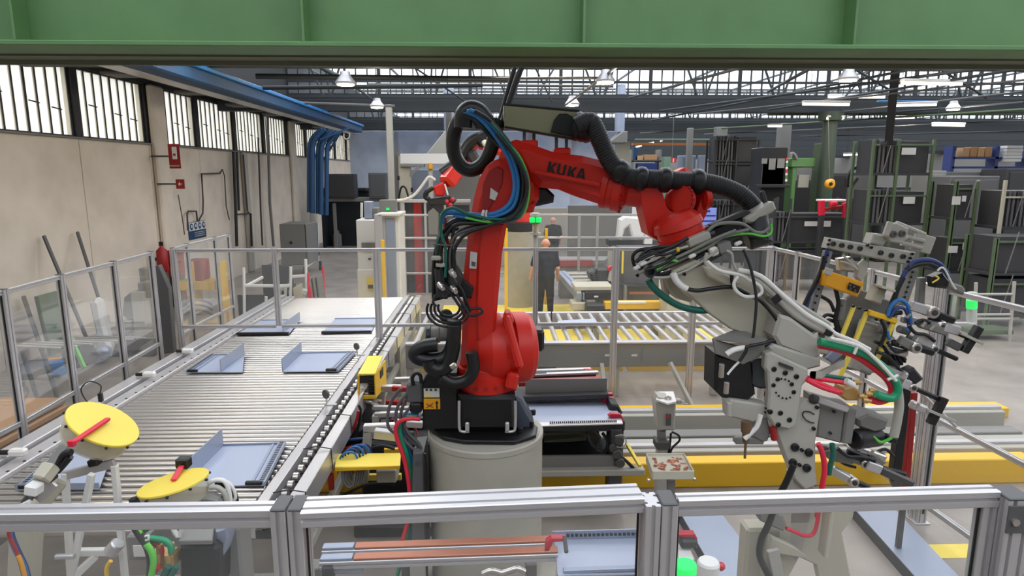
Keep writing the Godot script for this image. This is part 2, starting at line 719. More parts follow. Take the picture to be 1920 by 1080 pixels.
func batten(a: Vector3, b: Vector3, label: String) -> void:
	var c := (a + b) * 0.5
	var o := thing("fluorescent_lamp", label, "lamp", c, "fluorescent battens of the hall")
	put(o, "housing", B().bar(a + Vector3(0, 0.07, 0), b + Vector3(0, 0.07, 0), 0.12, 0.05, 0.01), M.white)
	put(o, "tube", B().cyl(a + Vector3(0, 0.02, 0), b + Vector3(0, 0.02, 0), 0.025, 10), M.lit)
	for q: Vector3 in [a.lerp(b, 0.15), a.lerp(b, 0.85)]:
		put(o, "hanger", B().cyl(q + Vector3(0, 0.09, 0), Vector3(q.x, maxf(roof_y(q.z), q.y + 0.2), q.z), 0.006, 5), M.dark)
	var l := AreaLight3D.new()
	l.name = "lamp_light"
	l.area_size = Vector2(a.distance_to(b), 0.08)
	l.light_color = Color(1.0, 0.95, 0.86)
	l.light_energy = TUBE_POWER * a.distance_to(b)
	l.shadow_enabled = true
	l.area_range = 60.0
	l.basis = Basis(Vector3.RIGHT, Vector3.FORWARD, Vector3.UP)
	l.position = Vector3(0, -0.02, 0)
	o.add_child(l)


func roof_y(z: float) -> float:
	# underside of the roof over a point: a deck just beyond each gutter, else the lantern's glass
	var t := fposmod(-3.5 - z, 8.0)
	return 5.3 if t <= 1.8 or t >= 7.88 else 6.56


func hall() -> void:
	struct("floor", B().span(Vector3(-8.3, -0.3, -90), Vector3(42, 0, 5)), M.floor)
	struct("wall_back", B().span(Vector3(-8.3, 0, -90.3), Vector3(42, 6.5, -90)), M.grey)
	struct("wall_right", B().span(Vector3(42, 0, -90), Vector3(42.3, 6.5, 5)), M.grey)
	struct("wall_front", B().span(Vector3(-8.3, 0, 5), Vector3(42.3, 6.5, 5.3)), M.pale)
	# the roof: flat decks at 5.3 m between glazed lanterns; each lantern ends in an upright window
	var zs := [4.8, -3.5, -11.5, -19.5, -27.5, -35.5, -43.5, -51.5, -59.5, -67.5, -75.5, -83.5]
	var deck := shell("ceiling")
	for k in zs.size():
		var z: float = zs[k]
		put(deck, "roof_deck", B().span(Vector3(-8.3, 5.3, z - 1.8), Vector3(42.3, 5.45, z + 0.12)), M.roof)
		put(deck, "side_deck", B().span(Vector3(-8.3, 5.3, z - 8.1), Vector3(-6.0, 5.45, z - 1.8)), M.roof)
		put(deck, "gutter_beam", B().span(Vector3(-8.0, 4.97, z - 0.14), Vector3(42, 5.3, z + 0.14), 0.01), M.roof_steel)
	put(deck, "lantern_cheek", B().span(Vector3(-6.15, 5.45, -91), Vector3(-6.0, 6.75, 5)), M.roof)
	for k in range(1, zs.size()):
		lantern(zs[k], zs[k - 1] - 1.8, k)
	# roof trusses just this side of the first windows, then pipes and braces between them
	for k in [2, 3, 4]:
		truss(zs[k] + 0.55, k)
	braces()
	green_beam()


func lantern(z: float, near: float, k: int) -> void:
	var w := shell("window_%d" % k)
	var fr := B()
	var tops := B()
	var x0 := -6.0
	var x1 := 26.0 if k <= 4 else 42.0
	var dx := 1.0 / 3.0 if k <= 4 else (x1 - x0) / 70.0
	var n := int((x1 - x0) / dx + 0.5)
	var rows := 3
	var dy := 0.36
	for i in n + 1:
		var heavy := i % 8 == 0
		var t := 0.05 if heavy else 0.016
		fr.span(Vector3(x0 + dx * i - t, 5.45, z - 0.03), Vector3(x0 + dx * i + t, 6.6, z + 0.03))
	for j in rows + 1:
		fr.span(Vector3(x0, 5.47 + dy * j - (0.035 if j == 1 else 0.015), z - 0.025), Vector3(x1, 5.47 + dy * j + (0.035 if j == 1 else 0.015), z + 0.025))
	fr.span(Vector3(x0, 5.3, z - 0.06), Vector3(x1, 5.46, z + 0.06))
	put(w, "frame", fr, M.roof_steel)
	# the lantern's own roof: wired glass on steel bars
	for i in range(0, n + 1, 8):
		tops.bar(Vector3(x0 + dx * i, 6.62, z), Vector3(x0 + dx * i, 6.55, near), 0.05, 0.06)
	tops.bar(Vector3(x0, 6.63, z), Vector3(x1, 6.63, z), 0.08, 0.08)
	tops.bar(Vector3(x0, 6.55, near), Vector3(x1, 6.55, near), 0.08, 0.08)
	put(w, "roof_bars", tops, M.roof_steel)
	put(w, "roof_pane", B().box(Vector3((x0 + x1) / 2, 6.6, (z + near) / 2), Vector3(x1 - x0, 0.006, near - z)), M.roof_glass)
	put(w, "rear_pane", B().span(Vector3(x0, 5.45, near - 0.01), Vector3(x1, 6.5, near)), M.roof_glass)
	var shape := BoxMesh.new()
	shape.size = Vector3(dx - 0.03, dy - 0.03, 0.008)
	if k == 3 or k == 4:
		# panes large enough to be told apart
		var seen := 68 if k == 3 else 90
		for i in seen:
			for j in rows if k == 3 else 1:
				put(w, "pane", shape, M.roof_glass, "", Vector3(x0 + dx * (i + 0.5), 5.47 + dy * (j + 0.5), z))
		var rest := B()
		for i in n:
			for j in range(0 if i >= seen else rows if k == 3 else 1, rows):
				rest.box(Vector3(x0 + dx * (i + 0.5), 5.47 + dy * (j + 0.5), z), shape.size)
		tag(put(w, "far_panes", rest, M.roof_glass), "", "", "", "stuff")
	else:
		put(w, "glazing", B().span(Vector3(x0, 5.46, z - 0.004), Vector3(x1, 6.58, z + 0.004)), M.roof_glass)


func truss(z: float, k: int) -> void:
	var o := thing("roof_truss", "dark lattice roof truss across the hall in front of the %s skylight window" % ["", "", "nearest", "second", "third"][k], "roof truss", Vector3(0, 5.3, z), "lattice trusses under the skylights")
	put(o, "bottom_chord", B().span(Vector3(-6, 5.3, z - 0.04), Vector3(26, 5.38, z + 0.04)), M.roof_steel)
	put(o, "top_chord", B().span(Vector3(-6, 6.4, z - 0.04), Vector3(26, 6.5, z + 0.04)), M.roof_steel)
	var up := BoxMesh.new()
	up.size = Vector3(0.05, 1.12, 0.05)
	for i in 12:
		var x := -4.7 + 2.6 * i + (0.35 if i % 3 == 1 else 0.0)
		put(o, "post", up, M.roof_steel, "", Vector3(x, 5.88, z)).rotation.z = 0.1 if i % 2 == 0 else -0.06
		put(o, "web", up, M.roof_steel, "", Vector3(x + 0.28, 5.88, z)).rotation.z = -0.32
		put(o, "web", up, M.roof_steel, "", Vector3(x - 0.35, 5.88, z)).rotation.z = 0.4


func braces() -> void:
	var rods := [
		[P(3.501,5.096,-17), P(3.791,4.706,-9), 0.05, "roof_steel"], [P(4.605,4.871,-18), P(8.15,4.848,-10), 0.055, "roof_steel"], [P(5.527,4.788,-18), P(9.005,4.738,-11), 0.04, "mid"],
		[P(6.729,5.145,-16), P(4.838,4.754,-10), 0.06, "roof_steel"], [P(5.315,4.933,-22), P(7.141,4.92,-11), 0.05, "roof_steel"], [P(7.605,4.908,-18), P(8.161,4.769,-10), 0.05, "roof_steel"],
		[P(10.123,4.977,-20), P(10.675,4.795,-13), 0.045, "mid"], [P(11.685,5.036,-21), P(11.529,4.696,-14), 0.05, "roof_steel"], [P(6.774,4.996,-30), P(14.025,4.844,-17), 0.06, "moss"],
		[P(9.756,4.954,-30), P(15.722,4.719,-19), 0.05, "mid"], [P(14.267,4.865,-30), P(17.427,4.542,-21), 0.05, "roof_steel"], [P(7.408,4.912,-34), P(13.338,4.921,-34), 0.1, "moss"],
		[P(8.116,5.615,-15), P(9.434,4.915,-15), 0.06, "roof_steel"], [P(10.103,5.625,-15), P(11.452,4.897,-15), 0.06, "roof_steel"], [P(8.062,4.863,-15), P(8.735,5.618,-15), 0.04, "roof_steel"],
		[P(1.65,4.701,-15), P(2.057,4.896,-10), 0.05, "mid"], [P(-0.842,4.925,-12.5), P(2.125,4.914,-12.2), 0.05, "mid"], [P(-2.996,5.284,-16), P(2.557,4.997,-14), 0.06, "mid"], [P(-6.038,4.986,-17), P(-2.524,4.878,-17), 0.07, "mid"],
		[P(-4.117,5.682,-16), P(-3.224,5.185,-15), 0.12, "roof_steel"], [P(-3.224,5.185,-15), P(-3.173,5.075,-18), 0.06, "roof_steel"], [P(-1.963,5.729,-16), P(-0.609,4.937,-17), 0.05, "roof_steel"], [P(-4.953,4.937,-14), P(-0.216,5.008,-14), 0.09, "roof_steel"],
		[P(-4.408,4.959,-12.5), P(0.375,5,-13), 0.1, "roof_steel"], [P(0.853,5.444,-14), P(1.434,4.902,-16), 0.04, "roof_steel"], [P(8.459,4.973,-20), P(18.174,5.175,-22), 0.09, "moss"], [P(-6.437,5.215,-22), P(4.162,5.12,-20), 0.07, "roof_steel"],
	]
	var who := ["long thin pipe rising to the right across the first skylight window, upper", "long dark strut rising from the wrist hose to the right edge", "long grey rod rising across the first skylight under the long dark strut", "short blunt dark strut at the left end of the right skylight bays", "dark rod rising behind the bright tube near the beam", "dark rod crossing behind the dark green column's head", "grey pipe rising to the right edge just under the blue cable tray", "dark pipe rising to the right edge under the grey pipe", "green-grey pipe rising over the trolleys to the right edge", "grey conduit sloping gently over the tall green rack", "nearly level dark conduit over the shelf of cartons", "green crossbar over the far fluorescent tubes", "dark diagonal of the truss left of the hanging column", "dark diagonal of the truss right of the hanging column", "short dark diagonal rising beside the blue cable tray", "pale slanting strut from the olive hose carrier up to the high-bay lamp", "level pipe across the first skylight, upper one behind the hoses", "level pipe across the first skylight, lower one behind the hoses", "pale level pipe over the grey curtain ending at the slim mast", "thick dark diagonal beside the twin lamp, upper half", "dark diagonal below the twin lamp, lower half", "dark diagonal running down to the hose loop", "level dark pipe under the skylight left of the hose loop", "level dark beam under the roof left of the supply hoses", "slim rod from the beam down to the high-bay lamp", "long level green-grey pipe behind the dark green column", "level dark pipe under the second skylight over the curtain"]
	for i in rods.size():
		var r: Array = rods[i]
		var mb := B().cyl(r[0], r[1], r[2] * 0.5, 8)
		solo("roof_brace", mb, M[r[3]], who[i], "roof brace", "braces and pipes under the skylights")
	var tr := B().span(P(9.51,4.952,-16), P(10.949,4.906,-16) - Vector3(0, 0, 0.12), 0.02)
	solo("cable_tray", tr, M.blue, "short bright blue cable tray under the skylight, right of the dark green column", "cable tray")
	# two dark supply hoses that come down to the robot's hose loop
	var hs := thing("supply_hose", "pair of black supply hoses dropping from the ceiling to the robot's hose loop", "hose", P(0.239,4.032,-4.9))
	put(hs, "hose", B().tube([P(0.259,4.084,-4.9),P(0.236,4.002,-4.9),P(0.173,3.859,-4.9),P(0.102,3.649,-4.9),P(0.054,3.514,-4.9)], 0.022, 8), M.black)
	put(hs, "hose", B().tube([P(0.19,4.093,-4.95),P(0.175,3.999,-4.95),P(0.123,3.827,-4.95),P(0.062,3.615,-4.95),P(0.022,3.497,-4.95)], 0.018, 8), M.black)


func green_beam() -> void:
	var y := 3.756
	var o := thing("steel_beam", "green painted steel I-beam with welded stiffener ribs across the top of the view", "beam", Vector3(0, y, -3.1))
	put(o, "web", B().span(Vector3(-4.5, y, -3.12), Vector3(4.8, y + 0.6, -3.1)), M.beam)
	put(o, "lower_flange", B().span(Vector3(-4.5, y - 0.022, -3.215), Vector3(4.8, y, -2.995), 0.004), M.beam)
	put(o, "upper_flange", B().span(Vector3(-4.5, y + 0.6, -3.215), Vector3(4.8, y + 0.622, -2.995), 0.004), M.beam)
	for x in [P(-2.095,3.854,-3.1), P(-0.84,3.862,-3.1), P(0.41,3.87,-3.1), P(1.644,3.878,-3.1)]:
		put(o, "stiffener", B().span(Vector3(x.x - 0.006, y, -3.1), Vector3(x.x + 0.006, y + 0.6, -3.0), 0.002), M.beam)
	var p := thing("guide_rail", "dull olive guide rail running just behind the green beam", "rail", Vector3(0, y - 0.05, -3.3))
	put(p, "channel", B().span(Vector3(-4.5, y - 0.03, -3.33), Vector3(4.8, y - 0.005, -3.22)), M.beam_low)
	put(p, "lip", B().span(Vector3(-4.5, y - 0.05, -3.36), Vector3(4.8, y - 0.008, -3.34)), M.beam_low)

func left_wall() -> void:
	var w := shell("wall_left")
	# concrete panels with open joints between them
	var z := 5.0
	var k := 0
	while z > -37.0:
		put(w, "panel", B().span(Vector3(-8.28, 0, z - 2.53), Vector3(-8.0, 3.86, z), 0.006), M.wall)
		z -= 2.55
		k += 1
	put(w, "header", B().span(Vector3(-8.28, 5.2, -37), Vector3(-8.0, 5.3, 5)), M.roof)
	put(w, "core", B().span(Vector3(-8.32, 0, -90), Vector3(-8.26, 3.84, 5)), M.wall_low)
	put(w, "far_wall", B().span(Vector3(-8.3, 0, -90), Vector3(-8.0, 5.3, -37.2)), M.wall)
	put(w, "ledge", B().span(Vector3(-8.02, 3.83, -37), Vector3(-7.94, 3.87, 5), 0.01), M.grey)
	# windows: bays of eight tall panes in dark steel
	var pane := BoxMesh.new()
	pane.size = Vector3(0.01, 1.28, 0.262)
	z = 5.0
	k = 0
	while z > -37.0:
		var o := shell("window_%d" % (20 + k))
		var fr := B()
		var bay := 2.55
		fr.span(Vector3(-8.2, 3.86, z - 0.2), Vector3(-8.02, 5.2, z))
		for i in 9:
			var t := 0.022 if i % 4 == 0 else 0.014
			var zz := z - 0.2 - 0.29 * i
			fr.span(Vector3(-8.11, 3.86, zz - t), Vector3(-8.07, 5.2, zz + t))
		fr.span(Vector3(-8.14, 3.86, z - bay), Vector3(-8.06, 3.9, z))
		fr.span(Vector3(-8.14, 5.17, z - bay), Vector3(-8.06, 5.2, z))
		put(o, "frame", fr, M.dark)
		for i in 8:
			put(o, "pane", pane, M.frost, "", Vector3(-8.09, 4.53, z - 0.345 - 0.29 * i))
		for i in [1, 4, 6]:
			put(o, "latch", B().bar(Vector3(-8.03, 4.55 - 0.03 * i, z - 0.2 - 0.29 * i), Vector3(-8.03, 4.53 - 0.03 * i, z - 0.46 - 0.29 * i), 0.02, 0.02), M.dark)
		z -= bay
		k += 1
	# pilasters that carry the roof
	for p in [[-15.75, 0.3, "cream"], [-20.9, 0.16, "pale"], [-26.0, 0.3, "cream"], [-31.1, 0.16, "pale"]]:
		var c := struct("column_left", B().span(Vector3(-8.0, 0, p[0] - p[1]), Vector3(-7.86, 5.2 if p[2] == "cream" else 3.84, p[0] + p[1]), 0.04), M[p[2]] if p[2] != "cream" else M.wall)
		c.set_meta("label", "plastered wall pilaster %s" % p[2])
	# fire signs
	var s1 := thing("fire_sign", "tall red fire hose sign projecting high on the pale pilaster", "sign", Vector3(-7.8, 3.3, -15.9))
	plate_sign(s1, P(-7.394,3.57,-15.3), 0.26, 0.56, M.deep_red)
	put(s1, "hose_symbol", B().box(P(-7.363,3.641,-15.25), Vector3(0.11, 0.28, 0.012), Basis(), 0.005), M.white)
	put(s1, "hose_reel", B().lathe(P(-7.361,3.604,-15.24), Vector3.BACK, [Vector2(0, 0.03), Vector2(0.01, 0.03)], 14), M.deep_red)
	put(s1, "text_band", B().box(P(-7.39,3.35,-15.25), Vector3(0.22, 0.03, 0.012)), M.pale)
	var s2 := thing("fire_sign", "small red and white arrow sign below the tall fire sign", "sign", Vector3(-7.8, 2.7, -15.6))
	plate_sign(s2, P(-7.365,2.933,-15.4), 0.2, 0.22, M.deep_red)
	put(s2, "arrow", B().extrude([P(-7.381,2.934,-15.33),P(-7.339,2.983,-15.33),P(-7.343,2.946,-15.33),P(-7.294,2.946,-15.33),P(-7.296,2.922,-15.33),P(-7.345,2.922,-15.33),P(-7.348,2.885,-15.33)], Vector3(0, 0, 0.006)), M.white)
	var s3 := thing("fire_sign", "small red framed extinguisher sign low on the wall left of the pilaster", "sign", Vector3(-7.9, 2.0, -14.5))
	put(s3, "board", B().box(P(-7.99,2.012,-15.681), Vector3(0.02, 0.3, 0.24), Basis(), 0.004), M.deep_red)
	put(s3, "symbol", B().box(P(-7.98,2.013,-15.661), Vector3(0.02, 0.22, 0.14), Basis(), 0.004), M.paper)
	put(s3, "cylinder_symbol", B().box(P(-7.97,2.002,-15.639), Vector3(0.01, 0.13, 0.05), Basis(), 0.004), M.deep_red)
	var s4 := thing("safety_board", "blue and white safety notice with a row of round symbols on the wall", "notice board", Vector3(-7.9, 1.8, -17.5))
	var c4 := P(-7.986,1.68,-17.415)
	put(s4, "board", B().box(c4, Vector3(0.02, 0.46, 1.0), Basis(), 0.004), M.duct_blue)
	put(s4, "white_band", B().box(c4 + Vector3(0.012, 0.11, 0), Vector3(0.012, 0.22, 0.96), Basis(), 0.002), M.paper)
	for i in 4:
		put(s4, "symbol", B().lathe(c4 + Vector3(0.02, 0.11, 0.36 - 0.24 * i), Vector3.RIGHT, [Vector2(-0.003, 0.09), Vector2(0.006, 0.085)], 16), M.duct_blue)
		put(s4, "symbol_head", B().lathe(c4 + Vector3(0.026, 0.12, 0.36 - 0.24 * i), Vector3.RIGHT, [Vector2(-0.003, 0.045), Vector2(0.004, 0.04)], 12), M.paper)
	for i in 3:
		put(s4, "text_line", B().box(c4 + Vector3(0.012, -0.06 - 0.05 * i, -0.1), Vector3(0.01, 0.018, 0.6)), M.pale)
	# pipework
	var pm := paint(rgb(60, 56, 54), 0.5)
	pipe("wall_pipe", "thin dark pipe looping in a square arch on the wall", [P(-7.9,1.915,-17.332),P(-7.9,2.11,-17.623),P(-7.9,2.394,-17.71),P(-7.9,3.166,-17.761),P(-7.9,3.18,-18.926),P(-7.9,3.287,-19.131)], -7.9, 0.022, pm)
	pipe("wall_pipe", "thin dark pipe dropping from the arch and hooking near its foot", [P(-7.9,3.287,-19.131),P(-7.9,3.103,-19.245),P(-7.9,2.249,-19.195),P(-7.9,1.929,-19.287),P(-7.9,1.814,-19.343)], -7.9, 0.018, pm)
	pipe("wall_pipe", "short dark pipe arch above the round symbols of the notice", [P(-7.9,1.729,-16.691),P(-7.9,2.164,-16.745),P(-7.9,2.215,-16.813),P(-7.9,2.189,-17.26),P(-7.9,1.92,-17.27)], -7.9, 0.022, pm)
	pipe("wall_pipe", "black riser pipe, thicker of the pair beside the valve set", [P(-7.85,3.815,-19.921),P(-7.85,2.061,-19.744),P(-7.85,0.982,-19.618)], -7.85, 0.05, M.black)
	pipe("wall_pipe", "black riser pipe, right one of the pair beside the valve set", [P(-7.85,3.823,-20.167),P(-7.85,2.047,-19.99)], -7.85, 0.04, M.black)
	pipe("wall_pipe", "thin black drop pipe ending in a horizontal elbow", [P(-7.85,3.757,-20.661),P(-7.85,2.007,-20.675),P(-7.85,1.913,-20.837),P(-7.85,1.941,-19.844)], -7.85, 0.025, pm)
	pipe("wall_pipe", "thin black drop pipe left of the grey wall cabinet", [P(-7.8,1.915,-20.795),P(-7.8,0.861,-20.682)], -7.8, 0.035, M.black)
	pipe("wall_pipe", "slim dark conduit down to the grey wall cabinet", [P(-7.8,4.313,-21.921),P(-7.8,1.86,-21.69),P(-7.8,0.789,-21.632)], -7.8, 0.03, pm)
	pipe("wall_pipe", "pale conduit right of the grey wall cabinet", [P(-7.75,6.058,-22.926),P(-7.75,2.179,-22.487),P(-7.75,0.647,-22.569)], -7.75, 0.05, M.grey)
	pipe("wall_pipe", "slim slanting conduit on the pale pilaster", [P(-7.8,2.66,-16.151),P(-7.8,2.061,-16.256),P(-7.8,1.656,-16.291)], -7.8, 0.012, pm)
	var cab := thing("wall_cabinet", "grey steel cabinet hung on the wall behind the dark pipes", "cabinet", P(-9.314,0.567,-26))
	put(cab, "body", B().span(P(-9.676,0.589,-26), P(-9.074,1.597,-26) + Vector3(0, 0, -0.5), 0.02), M.grey)
	put(cab, "door", B().span(P(-9.623,0.634,-25.98), P(-9.112,1.556,-25.98) + Vector3(0, 0, 0.03), 0.01), M.mid)
	put(cab, "knob", B().ball(P(-9.181,1.07,-25.9), 0.05, 8), M.dark)
	# tray and blue duct that run under the roof edge
	var tr := thing("cable_tray", "long pale cable tray with brackets running high along the left wall", "cable tray", Vector3(-6.7, 5.0, -20))
	put(tr, "tray", B().span(Vector3(-6.2, 4.84, -29), Vector3(-5.86, 4.93, -8.2), 0.01), M.alu)
	for i in 9:
		put(tr, "bracket", B().span(Vector3(-6.75, 4.86, -9.0 - 2.6 * i), Vector3(-6.18, 4.92, -9.5 - 2.6 * i), 0.02), M.mid)
	var d := thing("blue_duct", "blue painted duct rail running high along the left side to its pipe drop", "duct", Vector3(-5.6, 5.0, -16))
	put(d, "duct", B().span(Vector3(-5.22, 4.66, -24.5), Vector3(-4.86, 4.9, -8.6), 0.03), M.duct_blue)
	put(d, "top_rail", B().span(Vector3(-4.9, 4.88, -24.5), Vector3(-4.8, 4.95, -8.6), 0.01), M.blue)
	for i in 5:
		put(d, "down_pipe", B().tube([P(-4.764,4.394,-18.4),P(-4.949,4.249,-18.4),P(-5.109,4.017,-18.4),P(-5.165,3.549,-18.4),P(-5.247,2.088,-18.4)] .map(func(v: Vector3) -> Vector3: return v + Vector3(0.12 * i, -0.02 * i, 0.1 * (i % 2))), 0.065, 10), M.duct_blue)
	put(d, "strut", B().bar(P(-4.83,3.553,-18.6), P(-4.281,4.35,-18.6), 0.05, 0.05), M.duct_blue)
	put(d, "strut", B().bar(P(-4.786,4.094,-18.2), P(-3.966,4.411,-18.2), 0.05, 0.05), M.duct_blue)
	put(d, "hook", B().tube([P(-4.119,4.268,-18.2),P(-4.124,4.153,-18.2),P(-4.053,4.11,-18.2),P(-3.977,4.167,-18.2),P(-3.972,4.282,-18.2)], 0.02, 6), M.pale)
	clutter()


func plate_sign(o: Node3D, c: Vector3, w: float, h: float, m: Material) -> void:
	put(o, "board", B().box(c, Vector3(w, h, 0.02), Basis(), 0.004), m)
	put(o, "bracket", B().box(c + Vector3(-0.25, 0, -0.04), Vector3(0.6, 0.04, 0.06)), M.mid)


func pipe(called: String, label: String, p: Array, x: float, r: float, m: Material) -> void:
	# keep the run on the wall: slide each point along its bend to the wall's plane
	var q := []
	for v: Vector3 in p:
		q.append(Vector3(x, v.y, v.z))
	solo(called, B().tube(q, r, 8, 1), m, label, "pipe")


func clutter() -> void:
	# things stored between the left fence and the wall
	pole("leaning_pole", "grey pole leaning on the wall, leftmost of the two long ones", P(-7.9,2.101,-11.404), Vector3(-7.0, 0, -10.97), 0.03)
	pole("leaning_pole", "long grey pole leaning on the wall right of the black board", P(-7.9,2.084,-12.319), Vector3(-7.0, 0, -11.57), 0.03)
	pole("leaning_pole", "short dark pole leaning behind the left fence pane", P(-7.9,1.143,-10.734), Vector3(-7.1, 0, -9.98), 0.035)
	pole("leaning_pole", "dark bar leaning at the far left behind the bright slats", P(-7.9,1.118,-10.235), Vector3(-7.2, 0, -9.5), 0.05)
	var b := thing("black_board", "dark green-black board leaning against the wall behind the first fence post", "board", P(-7.2,0.656,-10.305))
	put(b, "board", B().box(P(-7.4,0.711,-10.641), Vector3(0.08, 1.0, 0.5), Basis(Vector3.BACK, 0.1), 0.01), M.moss)
	put(b, "hanger", B().box(P(-7.45,0.961,-10.763), Vector3(0.04, 0.05, 0.12)), M.mid)
	var cc := thing("grey_machine", "grey hooded machine with white side panels behind the left fence", "machine", P(-6.6,0.155,-11.489))
	put(cc, "hood", B().extrude([P(-6.587,0.719,-11.2),P(-6.518,1.026,-11.2),P(-6.397,1.121,-11.2),P(-6.226,1.168,-11.2),P(-6.003,1.176,-11.2),P(-6.011,0.908,-11.2),P(-6.282,0.62,-11.2),P(-6.486,0.621,-11.2)], Vector3(0, 0, -0.5), 0.02), M.grey)
	put(cc, "white_panel", B().span(P(-6.34,0.335,-11.1), P(-6.12,1.138,-11.1) + Vector3(0, 0, -0.1), 0.01), M.cream)
	put(cc, "side_panel", B().span(P(-6.601,0.324,-11.15), P(-6.404,0.613,-11.15) + Vector3(0, 0, -0.3), 0.01), M.cream)
	put(cc, "frame_leg", B().span(P(-6.127,0.333,-11.1), P(-6.003,1.024,-11.1) + Vector3(0, 0, -0.06)), M.cream)
	put(cc, "top_box", B().span(P(-6.264,1.158,-11.2), P(-5.992,1.29,-11.2) + Vector3(0, 0, -0.3), 0.02), M.grey)
	put(cc, "base", B().span(Vector3(-6.9, 0, -11.8), Vector3(-6.0, 0.12, -11.0)), M.dark)
	var sc := thing("grey_box", "flat grey box standing upright on the hooded machine", "box", P(-7,1.02,-12.808))
	put(sc, "body", B().span(P(-6.435,1.224,-11.6), P(-6.199,1.488,-11.6) + Vector3(0, 0, -0.2), 0.01), M.grey)
	solo("leaning_sheet", B().extrude([P(-5.84,1.603,-11),P(-5.756,1.63,-11),P(-5.622,1.229,-11),P(-5.639,0.065,-11),P(-5.826,0.047,-11),P(-5.859,0.664,-11)], Vector3(0, 0, -0.12), 0.01), M.mid, "tall dark grey panel leaning behind the corner fence post", "panel")
	solo("white_sack", B().extrude([P(-6.93,1.023,-10.85),P(-6.816,1.078,-10.85),P(-6.733,1.022,-10.85),P(-6.715,0.704,-10.85),P(-6.641,0.231,-10.85),P(-6.719,0.022,-10.85),P(-6.914,0.061,-10.85),P(-6.88,0.517,-10.85)], Vector3(0, 0, -0.2), 0.05), M.white, "white plastic sack standing by the wall behind the second fence pane", "sack")
	var bag := B().ball(P(-6.758,0,-10.669) + Vector3(0, 0.15, 0), 0.19, 14, 0.8)
	solo("plastic_bag", bag.ball(P(-6.758,0,-10.669) + Vector3(0.14, 0.2, 0.05), 0.13, 12), M.galv, "crumpled pale blue plastic bag on the floor behind the second fence pane", "bag")
	solo("dark_case", B().box(P(-6.326,0.423,-9.6), Vector3(0.32, 0.3, 0.3), Basis(Vector3.BACK, 0.3), 0.03), M.dark, "dark case lying on the floor left of the plastic bag", "case")
	solo("spirit_level", B().bar(P(-6.394,0.785,-9.5), P(-6.103,0.327,-9.3), 0.04, 0.09, 0.005), M.lime, "yellow-green spirit level leaning on the dark case", "tool")
	solo("yellow_pouch", B().box(P(-6.312,0.487,-9), Vector3(0.22, 0.16, 0.2), Basis(Vector3.UP, 0.4), 0.04), M.amber, "small amber pouch on the floor by the first fence post", "pouch")
	solo("blue_tub", B().lathe(P(-6.224,0.359,-8.9), Vector3.UP, [Vector2(0, 0.12), Vector2(0.2, 0.15), Vector2(0.2, 0.13)], 16), M.blue, "small blue tub next to the amber pouch", "tub")
	var sh := thing("strip_rack", "low rack of bright aluminium strips behind the left fence", "rack", P(-6.398,0.165,-8.6))
	for i in 7:
		put(sh, "strip", B().bar(P(-6.643,0.748,-8.6) + Vector3(0.03 * i, -0.04 * i + 0.12, -0.24 * i), P(-5.932,0.712,-8.6) + Vector3(0.06 * i, -0.04 * i + 0.12, -0.24 * i), 0.05, 0.02, 0.004), M.alu)
	for i in 3:
		put(sh, "leg", B().bar(P(-6.375,0.775,-8.5) + Vector3(0.27 * i, 0.05, 0), P(-6.261,0.352,-8.5) + Vector3(0.27 * i, -0.2, 0), 0.04, 0.04), M.mid)
	var pl := thing("pallet", "wooden pallet with stacked boards at the far left behind the fence", "pallet", P(-6.587,0,-8.633))
	for i in 5:
		put(pl, "board", B().span(Vector3(-6.2 + 0.02 * i, 0.12 + 0.09 * i, -7.4), Vector3(-5.0 - 0.03 * i, 0.19 + 0.09 * i, -6.2 - 0.02 * i), 0.01), M.wood)
	for i in 3:
		put(pl, "bearer", B().span(Vector3(-6.1 + 0.45 * i, 0, -7.4), Vector3(-6.0 + 0.45 * i, 0.12, -6.2)), M.wood)
	var ext := thing("fire_extinguisher", "red fire extinguisher on the wall under the small extinguisher sign", "fire extinguisher", P(-7.7,1.06,-14.778))
	var ec := P(-7.7,1.415,-14.918)
	put(ext, "cylinder", B().lathe(ec - Vector3(0, 0.5, 0), Vector3.UP, [Vector2(0, 0.1), Vector2(0.03, 0.12), Vector2(0.5, 0.12), Vector2(0.58, 0.04), Vector2(0.62, 0.03)], 14, true), M.deep_red)
	put(ext, "valve", B().box(ec + Vector3(0, 0.16, 0), Vector3(0.08, 0.1, 0.06), Basis(), 0.01), M.black)
	put(ext, "wall_bracket", B().box(ec + Vector3(-0.15, -0.2, 0), Vector3(0.3, 0.06, 0.12)), M.dark)
	var hb := thing("hose_cabinet", "dark red hose cabinet with a white label beside the pilaster", "cabinet", P(-7.6,0.255,-15.042))
	put(hb, "body", B().span(P(-7.745,0.742,-15.2), P(-7.473,1.38,-15.2) + Vector3(0, 0, -0.3), 0.02), M.deep_red)
	put(hb, "label", B().span(P(-7.657,0.771,-15.18), P(-7.511,1.001,-15.18) + Vector3(0, 0, 0.02)), M.paper)
	put(hb, "foot", B().span(Vector3(-7.75, 0, -15.5), Vector3(-7.5, 0.9, -15.25)), M.dark)
	var cr := thing("yellow_shelf", "yellow shelf with a dark red crate and coiled hoses seen through the corner pane", "shelf", P(-6.818,-0.017,-14.5))
	put(cr, "shelf_board", B().span(P(-7.213,0.546,-14.5), P(-6.392,0.752,-14.5) + Vector3(0, 0, -0.5), 0.01), M.yellow)
	put(cr, "crate", B().span(P(-7.002,0.75,-14.6), P(-6.659,1.229,-14.6) + Vector3(0, 0, -0.4), 0.02), M.deep_red)
